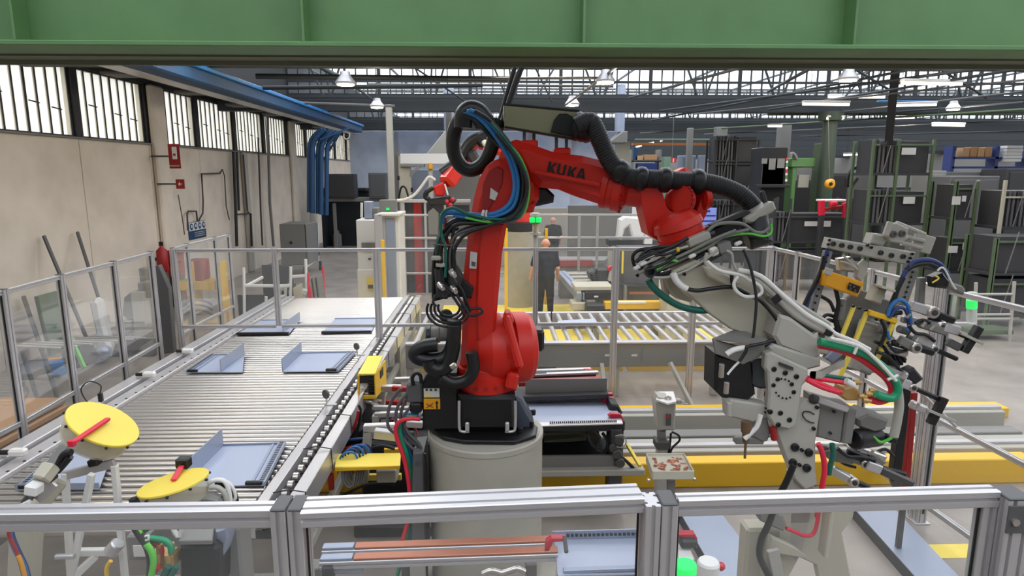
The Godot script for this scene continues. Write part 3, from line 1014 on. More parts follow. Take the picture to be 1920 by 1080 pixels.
	for i in 4:
		put(cr, "hose_coil", B().tube([P(-7.114,0.193,-14.4),P(-6.96,0.304,-14.4),P(-6.741,0.352,-14.4),P(-6.53,0.301,-14.4),P(-6.416,0.226,-14.4)] .map(func(v: Vector3) -> Vector3: return v - Vector3(0, 0.12 * i, 0)), 0.025, 6), M.dark)
	put(cr, "leg", B().span(Vector3(-6.9, 0, -14.9), Vector3(-6.84, 1.2, -14.5)), M.yellow)
	put(cr, "leg", B().span(Vector3(-6.28, 0, -14.9), Vector3(-6.22, 1.2, -14.5)), M.yellow)


func pole(called: String, label: String, a: Vector3, b: Vector3, r: float) -> void:
	# leans on the wall; its foot stands on the floor
	var foot := Vector3(b.x, 0.02, b.z)
	solo(called, B().bar(a, foot, r * 1.6, r * 1.6, 0.004), M.mid, label, "pole", "poles leaning on the left wall")

func fence_run(o: Node3D, tops: Array, w: float, rails: Array, low := 0.12) -> void:
	# posts at each top point, rails at the given heights between them, and a glazed pane under each rail
	for i in tops.size():
		var t: Vector3 = tops[i]
		put(o, "post", B().rail(Vector3(t.x, 0.012, t.z), t, w, w, Vector3.RIGHT), M.alu)
		put(o, "foot_plate", B().span(Vector3(t.x - 0.07, 0, t.z - 0.07), Vector3(t.x + 0.07, 0.012, t.z + 0.07), 0.003), M.alu)
		put(o, "cap", B().span(t - Vector3(w, 0, w) * 0.5, t + Vector3(w * 0.5, 0.006, w * 0.5), 0.002), M.mid)
	for i in tops.size() - 1:
		var a: Vector3 = tops[i]
		var b: Vector3 = tops[i + 1]
		var d := (b - a).normalized() * w * 0.5
		for h: float in rails:
			put(o, "rail", B().rail(Vector3(a.x, h - 0.0225, a.z) + d, Vector3(b.x, h - 0.0225, b.z) - d, 0.04, 0.045), M.alu)
		for j in rails.size():
			var gm: Material = M.plexi if a.x < -4.0 else M.glass
			var hi: float = rails[j] - 0.045
			var lo: float = rails[j + 1] if j + 1 < rails.size() else low
			put(o, "pane", B().bar(Vector3(a.x, (hi + lo) * 0.5, a.z) + d, Vector3(b.x, (hi + lo) * 0.5, b.z) - d, 0.006, hi - lo), gm)
			for s in 2:
				var e: Vector3 = a + d * 1.1 if s == 0 else b - d * 1.1
				put(o, "gasket", B().bar(Vector3(e.x, lo, e.z), Vector3(e.x, hi, e.z), 0.012, 0.012, 0.0, Vector3.RIGHT), M.black)


func fences() -> void:
	var L := thing("safety_fence", "aluminium framed clear safety fence along the left wall side of the cell", "safety fence", Vector3(-4.27, 0, -6))
	fence_run(L, [Vector3(-4.25, 2.2, -3.2), Vector3(-4.25, 2.2, -4.3), P(-4.206,2.2,-5.489), P(-4.264,2.2,-6.307), P(-4.306,2.2,-7.272), P(-4.359,2.2,-8.171)], 0.06, [2.2, 1.02])
	var C := thing("safety_fence", "aluminium framed fence corner with two glazed bays standing beyond the back fence", "safety fence", Vector3(-4.27, 0, -9))
	fence_run(C, [P(-4.285,2.2,-8.58), P(-4.341,2.2,-9.104), P(-4.343,2.2,-10.02), P(-4.344,2.2,-10.55)], 0.05, [2.2, 1.02])
	var Bk := thing("safety_fence", "long aluminium framed safety fence across the back of the robot cell", "safety fence", Vector3(0, 0, -8.45))
	var tops := [Vector3(-4.22, 2.2, -8.46), Vector3(-2.9, 2.2, -8.46), Vector3(-1.56, 2.2, -8.46), Vector3(0.56, 2.2, -8.46), Vector3(1.64, 2.2, -8.46), Vector3(2.72, 2.2, -8.46), P(3.801,2.2,-8.6)]
	for i in tops.size():
		var t: Vector3 = tops[i]
		var foot := 1.16 if i == 1 else 0.98 if i == 2 else 0.0
		put(Bk, "post", B().rail(Vector3(t.x, foot, t.z), t, 0.09 if i in [2, 4, 5] else 0.07, 0.06, Vector3.BACK), M.alu)
		if i in [1, 2]:
			continue
		put(Bk, "foot_plate", B().span(Vector3(t.x - 0.07, 0, t.z - 0.07), Vector3(t.x + 0.07, 0.012, t.z + 0.07), 0.003), M.alu)
	for i in tops.size() - 1:
		var a: Vector3 = tops[i]
		var b: Vector3 = tops[i + 1]
		for h in [2.2, 1.17]:
			put(Bk, "rail", B().rail(Vector3(a.x + 0.04, h - 0.02, a.z), Vector3(b.x - 0.04, h - 0.02, a.z), 0.04, 0.045), M.alu)
		put(Bk, "pane", B().span(Vector3(a.x + 0.04, 1.18, a.z - 0.003), Vector3(b.x - 0.04, 2.16, a.z + 0.003)), M.glass)
		if i > 1:
			put(Bk, "pane", B().span(Vector3(a.x + 0.04, 0.12, a.z - 0.003), Vector3(b.x - 0.04, 1.12, a.z + 0.003)), M.glass)
	# tower light on the post left of the man
	var tl := thing("signal_lamp", "small signal tower with two green lamps on the back fence post beside the man", "signal lamp", Vector3(0.56, 2.2, -8.46))
	put(tl, "foot", B().cyl(P(0.558,2.212,-8.46), P(0.557,2.376,-8.46), 0.03, 10), M.pale)
	put(tl, "plate", B().cyl(P(0.557,2.376,-8.46), P(0.557,2.405,-8.46), 0.07, 14), M.pale)
	put(tl, "clear_tube", B().cyl(P(0.557,2.405,-8.46), P(0.556,2.525,-8.46), 0.042, 12), M.cream)
	put(tl, "reflector", B().bar(P(0.531,2.424,-8.4), P(0.559,2.523,-8.4), 0.04, 0.02), M.brass)
	put(tl, "green_lamp", B().cyl(P(0.509,2.544,-8.4), P(0.509,2.607,-8.4), 0.035, 12, 0.005), M.lit_green)
	put(tl, "green_lamp", B().cyl(P(0.594,2.544,-8.4), P(0.593,2.607,-8.4), 0.035, 12, 0.005), M.lit_green)
	put(tl, "lamp_base", B().cyl(P(0.556,2.525,-8.46), P(0.556,2.539,-8.46), 0.07, 12), M.grey)
	put(tl, "cap", B().cyl(P(0.555,2.61,-8.46), P(0.555,2.666,-8.46), 0.06, 12, 0.01), M.pale)
	put(tl, "core", B().cyl(P(0.558,2.536,-8.5), P(0.558,2.607,-8.5), 0.03, 10), M.pale)
	var R := thing("safety_fence", "aluminium framed clear safety fence on the right side behind the clamping tool", "safety fence", Vector3(3.8, 0, -7))
	fence_run(R, [P(3.796,2.2,-8.472), P(3.842,2.2,-7.879), P(3.927,2.2,-6.387), P(3.934,2.2,-5.438)], 0.06, [2.2, 1.05, 0.22], 0.1)
	var R2 := thing("safety_fence", "near right safety fence bay with a double post and a sloping top rail", "safety fence", Vector3(3.9, 0, -5))
	var p0 := P(3.93,2.2,-5.331)
	var p1 := P(3.972,2.2,-4.563) + Vector3(0.0, 0, 0.1)
	var p2 := p1 + (p1 - p0).normalized() * 1.3
	fence_run(R2, [p0, p1 + (p1 - p0) * 0.25, p2], 0.09, [2.2, 1.05, 0.22], 0.1)
	var gl := thing("signal_lamp", "bright green signal lamp on the right fence double post", "signal lamp", P(4.087,1.945,-5.2))
	put(gl, "lens_lamp", B().cyl(P(4.073,2.047,-5.2), P(4.063,2.121,-5.2), 0.042, 14, 0.006), M.lit_green)
	put(gl, "clear_top", B().cyl(P(4.063,2.121,-5.2), P(4.055,2.186,-5.2), 0.042, 14, 0.006), M.clear)
	put(gl, "clear_base", B().cyl(P(4.09,1.916,-5.2), P(4.073,2.047,-5.2), 0.04, 14), M.clear)
	put(gl, "bracket", B().span(P(3.958,1.889,-5.2), P(4.118,1.916,-5.2) + Vector3(0, 0, -0.05)), M.alu)
	near_gates()


func near_gates() -> void:
	# three framed gates just below the viewer; the middle one stands a little proud
	var zc := -1.815
	var g := [
		["left glazed gate of the near fence with a slotted top rail", -2.6, -0.675, 0.06, 0.06, zc],
		["middle glazed gate of the near fence with a broad double slotted top rail", -0.575, 0.457, 0.1, 0.05, zc],
		["right glazed gate of the near fence with a slim slotted top rail", 0.56, 1.583, 0.05, 0.055, zc],
	]
	for k in 3:
		var d: Array = g[k]
		var o := thing("safety_gate", d[0], "safety gate", Vector3((d[1] + d[2]) * 0.5, 0, d[5]))
		var top: float = [2.184, 2.2, 2.2][k]
		o.rotation.y = [0.0, 0.055, 0.025][k]
		put(o, "top_rail", B().rail(Vector3(d[1], top - d[4] * 0.5, d[5]), Vector3(d[2], top - d[4] * 0.5, d[5]), d[3], d[4]), M.alu)
		put(o, "bottom_rail", B().rail(Vector3(d[1], 0.2, d[5]), Vector3(d[2], 0.2, d[5]), d[3], 0.045), M.alu)
		put(o, "middle_rail", B().rail(Vector3(d[1], 1.05, d[5]), Vector3(d[2], 1.05, d[5]), 0.045, 0.045), M.alu)
		if k == 0:
			put(o, "stile", B().rail(Vector3(d[1] + 0.022, 0.2, d[5]), Vector3(d[1] + 0.022, top - d[4], d[5]), 0.045, 0.045), M.alu)
		if k == 2:
			put(o, "stile", B().rail(Vector3(d[2] - 0.022, 0.2, d[5]), Vector3(d[2] - 0.022, top - d[4], d[5]), 0.045, 0.045), M.alu)
		put(o, "pane", B().span(Vector3(d[1], 1.08, d[5] - 0.003), Vector3(d[2] - (0.045 if k == 2 else 0.0), top - d[4], d[5] + 0.003)), M.glass)
		put(o, "pane", B().span(Vector3(d[1], 0.22, d[5] - 0.003), Vector3(d[2] - (0.045 if k == 2 else 0.0), 1.03, d[5] + 0.003)), M.glass)
		for x: float in [d[1] + 0.006, d[2] - (0.048 if k == 2 else 0.006)]:
			put(o, "gasket", B().span(Vector3(x - 0.003, 0.22, d[5] + 0.003), Vector3(x + 0.003, top - d[4] - 0.005, d[5] + 0.008)), M.black)
	var px := [[-0.65, 0.046, "dark capped post of the near fence, left one of the left pair"], [-0.6, 0.046, "dark capped post of the near fence, right one of the left pair"], [0.482, 0.046, "open-ended silver post of the near fence at the right end of the broad rail"], [0.533, 0.05, "dark capped post of the near fence beside the open-ended post"], [1.625, 0.08, "wide post of the near fence at the right edge of the view"]]
	for k in 5:
		var x: float = px[k][0]
		var w: float = px[k][1]
		var o := thing("fence_post", px[k][2], "fence post", Vector3(x, 0, zc))
		put(o, "strut", B().rail(Vector3(x, 0.01, zc), Vector3(x, 2.185, zc), w, 0.09, Vector3.BACK), M.alu)
		put(o, "foot_plate", B().span(Vector3(x - w * 0.5, 0, zc - 0.06), Vector3(x + w * 0.5, 0.01, zc + 0.06)), M.alu)
		if k != 2:
			put(o, "cap", B().span(Vector3(x - w * 0.5, 2.185, zc - 0.045), Vector3(x + w * 0.5, 2.193, zc + 0.045), 0.003), M.mid)
		if k == 4:
			put(o, "bolt", B().cyl(Vector3(x - 0.02, 2.12, zc + 0.045), Vector3(x - 0.02, 2.12, zc + 0.06), 0.012, 8), M.steel)
			put(o, "hinge_plate", B().span(Vector3(x - 0.04, 2.08, zc + 0.044), Vector3(x + 0.04, 2.17, zc + 0.05)), M.mid)


func conveyor() -> void:
	var h := 0.93
	var o := thing("roller_conveyor", "long powered roller conveyor of bright steel rollers on the left", "conveyor", Vector3(-2.6, 0, -7.5))
	var z0 := -3.85
	var z1 := -11.6
	var r := 0.0275
	var roll := B().lathe(Vector3(-1.0, 0, 0), Vector3.RIGHT, [Vector2(0, 0.012), Vector2(0.02, 0.012), Vector2(0.02, 0.025), Vector2(0.024, r), Vector2(1.976, r), Vector2(1.98, 0.025), Vector2(1.98, 0.012), Vector2(2.0, 0.012)], 14).done()
	var z := z0
	while z > z1:
		put(o, "roller", roll, M.steel, "", Vector3(-2.66, h - 0.032, z))
		z -= 0.088
	# outer beam with a row of dark axle holes, then the ledge
	put(o, "side_beam", B().span(Vector3(-3.8, h - 0.1, z1), Vector3(-3.66, h + 0.03, z0), 0.006), M.alu)
	put(o, "side_beam", B().span(Vector3(-3.98, h - 0.06, z1), Vector3(-3.83, h + 0.06, z0), 0.006), M.alu)
	put(o, "bracket_rail", B().span(Vector3(-3.84, h - 0.12, z1), Vector3(-3.79, h - 0.02, z0)), M.mid)
	z = z0 - 0.05
	var hole := B().cyl(Vector3(0, 0, 0), Vector3(0, 0.006, 0), 0.012, 8).done()
	while z > z1:
		put(o, "axle_hole", hole, M.black, "", Vector3(-3.685, h + 0.028, z))
		z -= 0.176
	put(o, "side_beam", B().span(Vector3(-1.64, h - 0.1, z1), Vector3(-1.56, h + 0.035, z0), 0.006), M.alu)
	put(o, "side_beam", B().span(Vector3(-1.44, h - 0.16, z1), Vector3(-1.34, h + 0.03, z0), 0.006), M.alu)
	put(o, "wheel_channel", B().span(Vector3(-1.56, h - 0.1, z1), Vector3(-1.44, h - 0.04, z0)), M.dark)
	var wheel := B().lathe(Vector3(-0.025, 0, 0), Vector3.RIGHT, [Vector2(0, 0.012), Vector2(0.006, 0.036), Vector2(0.044, 0.036), Vector2(0.05, 0.012)], 12).done()
	z = z0 - 0.03
	while z > z1:
		put(o, "guide_wheel", wheel, M.steel, "", Vector3(-1.5, h - 0.01, z))
		z -= 0.13
	z = z0 - 0.35
	while z > z1:
		put(o, "wire_clip", B().tube([Vector3(-1.56, h + 0.04, z), Vector3(-1.45, h + 0.06, z), Vector3(-1.335, h + 0.04, z), Vector3(-1.33, h - 0.14, z)], 0.005, 6, 1), M.dark)
		z -= 0.72
	for zz in [z0 - 0.2, -6.4, -8.9, -11.4]:
		for x in [-3.75, -1.39]:
			put(o, "leg", B().span(Vector3(x - 0.04, 0, zz - 0.04), Vector3(x + 0.04, h - 0.1, zz + 0.04), 0.006), M.pale)
		put(o, "cross_beam", B().span(Vector3(-3.7, 0.35, zz - 0.03), Vector3(-1.42, 0.43, zz + 0.03), 0.006), M.pale)
	for x in [-3.75, -1.39]:
		put(o, "long_beam", B().span(Vector3(x - 0.03, 0.42, -11.4), Vector3(x + 0.03, 0.5, z0 - 0.1), 0.006), M.pale)
	# sensors on the beams
	var sx := [[350, 657], [278, 700], [30, 852]]
	var sp := [P(-3.786,1.02,-7.719), P(-3.765,1.02,-6.785), P(-3.749,1.02,-4.812)]
	var sw := ["farthest white photo sensor on the outer conveyor beam", "middle white photo sensor on the outer conveyor beam", "nearest white photo sensor on the outer conveyor beam, by the left edge"]
	for k in 3:
		var c: Vector3 = sp[k]
		var s := thing("photo_sensor", sw[k], "sensor", Vector3(c.x, 0.99, c.z), "photo sensors on the conveyor beam")
		put(s, "body", B().box(c, Vector3(0.13, 0.06, 0.07), Basis(), 0.015), M.white)
		put(s, "lens", B().cyl(c + Vector3(-0.06, 0, 0), c + Vector3(-0.14, 0.0, 0), 0.02, 10), M.black)
	var rf := [P(-1.622,1.06,-5.935), P(-1.69,1.06,-7.662)]
	for k in 2:
		var c: Vector3 = rf[k]
		var s := thing("reflector", ["round grey reflector disc on the inner conveyor beam, nearer one", "round grey reflector disc on the inner conveyor beam, farther one"][k], "reflector", Vector3(c.x, 0.96, c.z), "reflectors on the conveyor beam")
		put(s, "disc", B().cyl(c + Vector3(0, 0.02, 0), c + Vector3(-0.015, 0.02, 0.02), 0.045, 16, 0.004), M.mid)
		put(s, "bracket", B().span(c + Vector3(-0.01, -0.1, -0.02), c + Vector3(0.09, -0.085, 0.02)), M.alu)
		put(s, "upright", B().span(c + Vector3(-0.012, -0.1, -0.015), c + Vector3(0.0, 0.0, 0.015)), M.alu)
	var cs := thing("cable_sensor", "black plug sensor with a looping wire on the outer conveyor beam", "sensor", P(-3.848,1,-6.074))
	put(cs, "plug", B().span(P(-3.833,1,-6.014), P(-3.833,1,-6.014) + Vector3(0.04, 0.09, 0.04), 0.008), M.black)
	put(cs, "wire", B().tube([P(-3.833,1,-6.014) + Vector3(0.02, 0.09, 0.02), P(-3.833,1,-6.014) + Vector3(0.02, 0.16, 0.0), P(-3.833,1,-6.014) + Vector3(-0.08, 0.2, 0.0), P(-3.833,1,-6.014) + Vector3(-0.17, 0.12, 0.0), P(-3.833,1,-6.014) + Vector3(-0.1, 0.0, 0.03), P(-3.833,1,-6.014) + Vector3(-0.03, -0.01, 0.02)], 0.006, 6), M.rubber)
	# sheet metal trays riding on the rollers
	tray("shallow sheet steel tray nearest the small yellow lid, with a perforated right edge", [P(-2.375,0.94,-5.05),P(-1.75,0.94,-5.074),P(-1.673,0.94,-4.359),P(-2.264,0.94,-4.352)], 0, 0.16, 1)
	tray("sheet steel tray with an upright flap on the conveyor, second row, left one", [P(-3.531,0.94,-7.776),P(-3.118,0.94,-7.764),P(-2.871,0.94,-7.065),P(-3.522,0.94,-7.084)], 1, 0.16, 3)
	tray("sheet steel tray with an upright flap on the conveyor, second row, right one", [P(-2.441,0.94,-7.816),P(-1.747,0.94,-7.844),P(-1.791,0.94,-7.074),P(-2.427,0.94,-7.072)], 3, 0.16, 1)
	tray("sheet steel tray behind the large yellow lid at the near left of the conveyor", [P(-3.544,0.94,-5.001),P(-3.14,0.94,-5.03),P(-2.847,0.94,-4.337),P(-3.44,0.94,-4.346)], 2, 0.05, 3)
	tray("far sheet steel tray with a dark front edge, left one by the back fence", [P(-3.584,0.94,-9.673),P(-3.004,0.94,-9.692),P(-2.909,0.94,-8.888),P(-3.632,0.94,-8.879)], 1, 0.14, 2)
	tray("far sheet steel tray with a dark front edge, right one by the back fence", [P(-2.478,0.94,-9.75),P(-1.837,0.94,-9.768),P(-1.758,0.94,-8.948),P(-2.454,0.94,-8.906)], 2, 0.03, 2)


func tray(label: String, p: Array, flap: int, fh: float, holes: int) -> void:
	# p: far left, far right, near right, near left corner of the base
	var c: Vector3 = (p[0] + p[1] + p[2] + p[3]) * 0.25
	var o := thing("metal_tray", label, "sheet metal tray", c, "sheet steel trays on the roller conveyor")
	put(o, "base", B().extrude(p, Vector3(0, 0.008, 0)), M.sheet)
	var e := [[3, 0], [1, 2], [2, 3], [0, 3]]
	var fa: Vector3 = p[e[0][0]] if flap in [0, 3] else p[1] if flap == 1 else p[3]
	var fb: Vector3 = p[e[0][1]] if flap in [0, 3] else p[2]
	put(o, "flap", B().extrude([fa, fb, fb + Vector3(0, fh, 0), fa + Vector3(0, fh, 0)], Vector3(0.008, 0, 0) if flap != 2 else Vector3(0, 0, 0.008)), M.galv)
	# a folded lip along the far side, and a folded edge with a row of slots
	put(o, "lip", B().bar(p[0] + Vector3(0, 0.012, 0), p[1] + Vector3(0, 0.012, 0), 0.012, 0.024), M.galv)
	var a: Vector3 = p[1] if holes == 1 else p[3] if holes == 2 else p[0]
	var b: Vector3 = p[2] if holes != 3 else p[3]
	var inward := (c - (a + b) * 0.5)
	inward.y = 0
	inward = inward.normalized()
	if holes == 2:
		put(o, "front_edge", B().bar(a + Vector3(0, 0.01, 0.03), b + Vector3(0, 0.01, 0.03), 0.05, 0.03), M.black)
		return
	put(o, "edge_fold", B().bar(a + inward * 0.03 + Vector3(0, 0.018, 0), b + inward * 0.03 + Vector3(0, 0.018, 0), 0.06, 0.02), M.galv)
	put(o, "edge_fold", B().bar(a + inward * 0.1 + Vector3(0, 0.013, 0), b + inward * 0.1 + Vector3(0, 0.013, 0), 0.02, 0.012), M.galv)
	var n := 22
	var sl := B()
	for i in n:
		var q := a.lerp(b, (i + 0.5) / n) + inward * 0.03 + Vector3(0, 0.026, 0)
		sl.box(q, Vector3(0.034, 0.008, 0.016), sl.along(a, b))
	tag(put(o, "slots", sl, M.black), "", "", "", "stuff")
	put(o, "clip", B().box(b + inward * 0.08 + Vector3(0, 0.025, 0), Vector3(0.12, 0.03, 0.03), Basis(), 0.006), M.black)

func robot() -> void:
	var pc := P(-0.068,1.222,-4.7)
	var top := pc.y
	var pl := thing("robot_pedestal", "round off-white steel pedestal under the red robot", "pedestal", Vector3(pc.x, 0, pc.z))
	put(pl, "column", B().lathe(Vector3(pc.x, 0, pc.z), Vector3.UP, [Vector2(0, 0.44), Vector2(top - 0.05, 0.44), Vector2(top - 0.045, 0.447), Vector2(top - 0.008, 0.447), Vector2(top, 0.44)], 56), M.plinth)
	put(pl, "top_plate", B().cyl(Vector3(pc.x, top, pc.z), Vector3(pc.x, top + 0.006, pc.z), 0.425, 40), M.pale)
	put(pl, "floor_flange", B().cyl(Vector3(pc.x, 0, pc.z), Vector3(pc.x, 0.03, pc.z), 0.56, 40, 0.005), M.plinth)
	var o := thing("industrial_robot", "large red and black jointed welding robot with lettering on its forearm", "robot", Vector3(pc.x, top + 0.006, pc.z))
	# cast black base
	var zf := 4.42
	put(o, "base_plate", B().extrude([P(-0.523,1.235,-4.651),P(-0.377,1.235,-4.448),P(-0.224,1.235,-4.378),P(0.145,1.235,-4.358),P(0.308,1.235,-4.467),P(0.331,1.235,-4.627),P(0.208,1.235,-4.939),P(-0.424,1.235,-4.957)], Vector3(0, 0.028, 0), 0.006), M.black)
	put(o, "base_casting", B().extrude([P(-0.258,1.304,-4.46),P(-0.27,1.577,-4.46),P(0.152,1.573,-4.46),P(0.16,1.299,-4.46)], Vector3(0, 0, -0.42), 0.03), M.black)
	put(o, "base_flare", B().extrude([P(0.158,1.231,-4.62),P(0.15,1.515,-4.62),P(0.206,1.48,-4.62),P(0.247,1.394,-4.62),P(0.297,1.308,-4.62),P(0.314,1.229,-4.62)], Vector3(0, 0, -0.2), 0.02), paint(rgb(70, 76, 88), 0.35))
	for p in [P(0.19,1.26,-4.511), P(0.282,1.26,-4.631), P(0.26,1.27,-4.942), P(0.311,1.27,-4.847)]:
		put(o, "anchor_bolt", B().cyl(p, p + Vector3(0, 0.045, 0), 0.02, 6, 0.003), M.black)
	for s in [[P(-0.257,1.551,-4.42),P(-0.259,1.354,-4.42),P(-0.24,1.316,-4.42),P(-0.186,1.316,-4.42)], [P(0.151,1.546,-4.42),P(0.151,1.349,-4.42),P(0.131,1.312,-4.42),P(0.077,1.312,-4.42)]]:
		put(o, "fork_bracket", B().tube(s, 0.011, 8, 3), M.alu)
	for s in [P(-0.2,1.357,-4.41), P(0.092,1.354,-4.41)]:
		put(o, "bracket_bolt", B().box(s, Vector3(0.03, 0.07, 0.03), Basis(), 0.008), M.alu)
	# connection box on the left with its warning labels
	var cb := put(o, "connection_box", B().extrude([P(-0.534,1.299,-4.5),P(-0.533,1.647,-4.5),P(-0.496,1.729,-4.5),P(-0.278,1.735,-4.5),P(-0.26,1.295,-4.5)], Vector3(0, 0, -0.34), 0.012), M.black)
	put(cb, "white_label", B().span(P(-0.52,1.554,-4.497), P(-0.405,1.623,-4.497) + Vector3(0, 0, 0.004)), M.paper)
	put(cb, "label_band", B().span(P(-0.515,1.56,-4.492), P(-0.472,1.58,-4.492) + Vector3(0, 0, 0.003)), M.lid)
	put(cb, "yellow_label", B().span(P(-0.522,1.463,-4.497), P(-0.402,1.544,-4.497) + Vector3(0, 0, 0.004)), M.amber)
	for s in [[P(-0.498,1.614,-4.49), "A"], [P(-0.467,1.613,-4.49), "?"], [P(-0.432,1.613,-4.49), "i"]]:
		put(cb, "pictogram", B().cyl(s[0], s[0] + Vector3(0, 0, 0.003), 0.01, 6), M.dark)
	put(cb, "warning_figure", B().extrude([P(-0.431,1.469,-4.49),P(-0.43,1.506,-4.49),P(-0.438,1.51,-4.49),P(-0.425,1.531,-4.49),P(-0.414,1.51,-4.49),P(-0.422,1.506,-4.49),P(-0.419,1.468,-4.49)], Vector3(0, 0, 0.003)), M.black)
	put(cb, "warning_line", B().bar(P(-0.504,1.507,-4.489), P(-0.454,1.478,-4.489), 0.006, 0.003), M.deep_red)
	put(cb, "warning_line", B().bar(P(-0.505,1.474,-4.489), P(-0.453,1.511,-4.489), 0.006, 0.003), M.black)
	put(o, "plug_housing", B().extrude([P(-0.658,1.525,-4.5),P(-0.647,1.649,-4.5),P(-0.595,1.677,-4.5),P(-0.529,1.664,-4.5),P(-0.529,1.507,-4.5),P(-0.62,1.5,-4.5)], Vector3(0, 0, -0.2), 0.015), M.mid)
	put(o, "plug_foot", B().span(P(-0.627,1.437,-4.48), P(-0.538,1.511,-4.48) + Vector3(0, 0, -0.16), 0.012), M.black)
	put(o, "loop_handle", B().tube([P(-0.596,1.648,-4.5),P(-0.602,1.705,-4.5),P(-0.574,1.738,-4.5),P(-0.543,1.721,-4.5),P(-0.537,1.664,-4.5)], 0.014, 8), M.black)
	# turntable ring and slewing body
	var ac := P(-0.062,1.475,-4.7)
	var by := P(-0.059,1.571,-4.47).y
	var ring := put(o, "slew_ring", B().lathe(Vector3(ac.x, by, -4.7), Vector3.UP, [Vector2(0, 0.2), Vector2(0.0, 0.228), Vector2(0.1, 0.235), Vector2(0.11, 0.22), Vector2(0.17, 0.215), Vector2(0.2, 0.19)], 36), M.red)
	for i in 9:
		var a := PI * (0.08 + 0.105 * i)
		var p := Vector3(ac.x + cos(a) * 0.232, by + 0.05, -4.7 + sin(a) * 0.232)
		put(ring, "socket_bolt", B().cyl(p, p + Vector3(cos(a), 0, sin(a)) * 0.008, 0.016, 8), M.deep_red)
	put(o, "shoulder_web", B().extrude([P(-0.247,1.549,-4.62),P(-0.268,1.738,-4.62),P(-0.225,1.945,-4.62),P(0.034,2.106,-4.62),P(0.233,1.9,-4.62),P(0.206,1.692,-4.62),P(0.166,1.544,-4.62)], Vector3(0, 0, -0.3), 0.03), M.red)
	put(o, "slew_lug", B().box(P(0.13,1.682,-4.5), Vector3(0.09, 0.13, 0.12), Basis(Vector3.BACK, -0.2), 0.02), M.red)
	# shoulder gearbox: a drum whose axis points right and a little towards the far side
	var sa := P(-0.18,1.871,-4.66)
	var sd := Vector3(1, -0.02, -0.22).normalized()
	put(o, "shoulder_drum", B().lathe(sa, sd, [Vector2(0, 0.16), Vector2(0.03, 0.2), Vector2(0.12, 0.255), Vector2(0.22, 0.268), Vector2(0.25, 0.262), Vector2(0.26, 0.24), Vector2(0.3, 0.24), Vector2(0.31, 0.275), Vector2(0.42, 0.272), Vector2(0.46, 0.25), Vector2(0.48, 0.2)], 44, false), M.red)
	put(o, "drum_rib", B().bar(P(0.083,2.177,-4.45), P(0.184,1.809,-4.38), 0.05, 0.06, 0.015), M.red)
	put(o, "drum_lug", B().extrude([P(0.068,2.142,-4.5),P(0.084,2.181,-4.5),P(0.114,2.185,-4.5),P(0.145,2.118,-4.5),P(0.13,2.07,-4.5)], Vector3(0, 0, -0.16), 0.015), M.red)
	put(o, "shoulder_motor", B().span(P(0.285,1.821,-4.75), P(0.387,1.99,-4.75) + Vector3(0, 0, -0.18), 0.02), M.black)
	# link arm
	var z := 4.6
	put(o, "link_arm", B().extrude([P(-0.251,1.769,-4.52),P(-0.234,2.092,-4.52),P(-0.222,2.445,-4.52),P(-0.184,2.752,-4.52),P(-0.139,3.007,-4.52),P(-0.101,3.143,-4.52),P(-0.048,3.231,-4.52),P(0.034,3.279,-4.52),P(0.138,3.286,-4.52),P(0.22,3.228,-4.52),P(0.243,3.106,-4.52),P(0.206,2.995,-4.52),P(0.138,2.921,-4.52),P(0.093,2.808,-4.52),P(0.058,2.599,-4.52),P(0.038,2.366,-4.52),P(0.014,2.09,-4.52),P(0.012,1.767,-4.52),P(-0.087,1.677,-4.52)], Vector3(0, 0, -0.3), 0.045), M.red)
	put(o, "link_side", B().extrude([P(-0.13,1.976,-4.5),P(-0.131,2.351,-4.5),P(-0.113,2.64,-4.5),P(-0.077,2.847,-4.5),P(0.085,2.836,-4.5),P(0.046,2.601,-4.5),P(0.023,2.35,-4.5),P(0.005,1.975,-4.5)], Vector3(0, 0, -0.05), 0.018), M.red)
	put(o, "link_recess", B().extrude([P(-0.088,2.922,-4.51),P(-0.075,3.107,-4.51),P(-0.033,3.198,-4.51),P(0.019,3.231,-4.51),P(0.071,3.206,-4.51),P(0.063,3.107,-4.51),P(0.003,2.985,-4.51),P(-0.05,2.903,-4.51)], Vector3(0, 0, -0.02), 0.005), M.deep_red)
	put(o, "link_label", B().extrude([P(-0.019,3.081,-4.495),P(0.033,3.044,-4.495),P(0.01,2.993,-4.495),P(-0.027,3.008,-4.495)], Vector3(0, 0, -0.012)), M.paper)
	put(o, "link_label", B().extrude([P(-0.165,2.634,-4.49),P(-0.116,2.626,-4.49),P(-0.125,2.511,-4.49),P(-0.174,2.515,-4.49)], Vector3(0, 0, -0.012)), M.paper)
	put(o, "link_mark", B().extrude([P(-0.158,2.566,-4.485),P(-0.128,2.558,-4.485),P(-0.132,2.527,-4.485),P(-0.159,2.535,-4.485)], Vector3(0, 0, -0.006)), M.mid)
	# elbow and forearm
	put(o, "elbow_drum", B().lathe(P(0.097,3.115,-4.72), Vector3(0.25, 0, -1), [Vector2(-0.12, 0.15), Vector2(-0.1, 0.17), Vector2(0.3, 0.17), Vector2(0.32, 0.15)], 32), M.red)
	put(o, "elbow_housing", B().extrude([P(0.035,3.273,-4.62),P(0.073,3.384,-4.62),P(0.163,3.418,-4.62),P(0.292,3.385,-4.62),P(0.323,3.274,-4.62),P(0.333,3.002,-4.62),P(0.287,2.926,-4.62),P(0.133,2.88,-4.62),P(0.064,2.972,-4.62)], Vector3(0, 0, -0.34), 0.04), M.red)
	put(o, "elbow_foot", B().extrude([P(0.152,2.916,-4.6),P(0.305,2.973,-4.6),P(0.286,2.904,-4.6),P(0.202,2.897,-4.6),P(0.179,2.866,-4.6)], Vector3(0, 0, -0.2), 0.02), M.red)
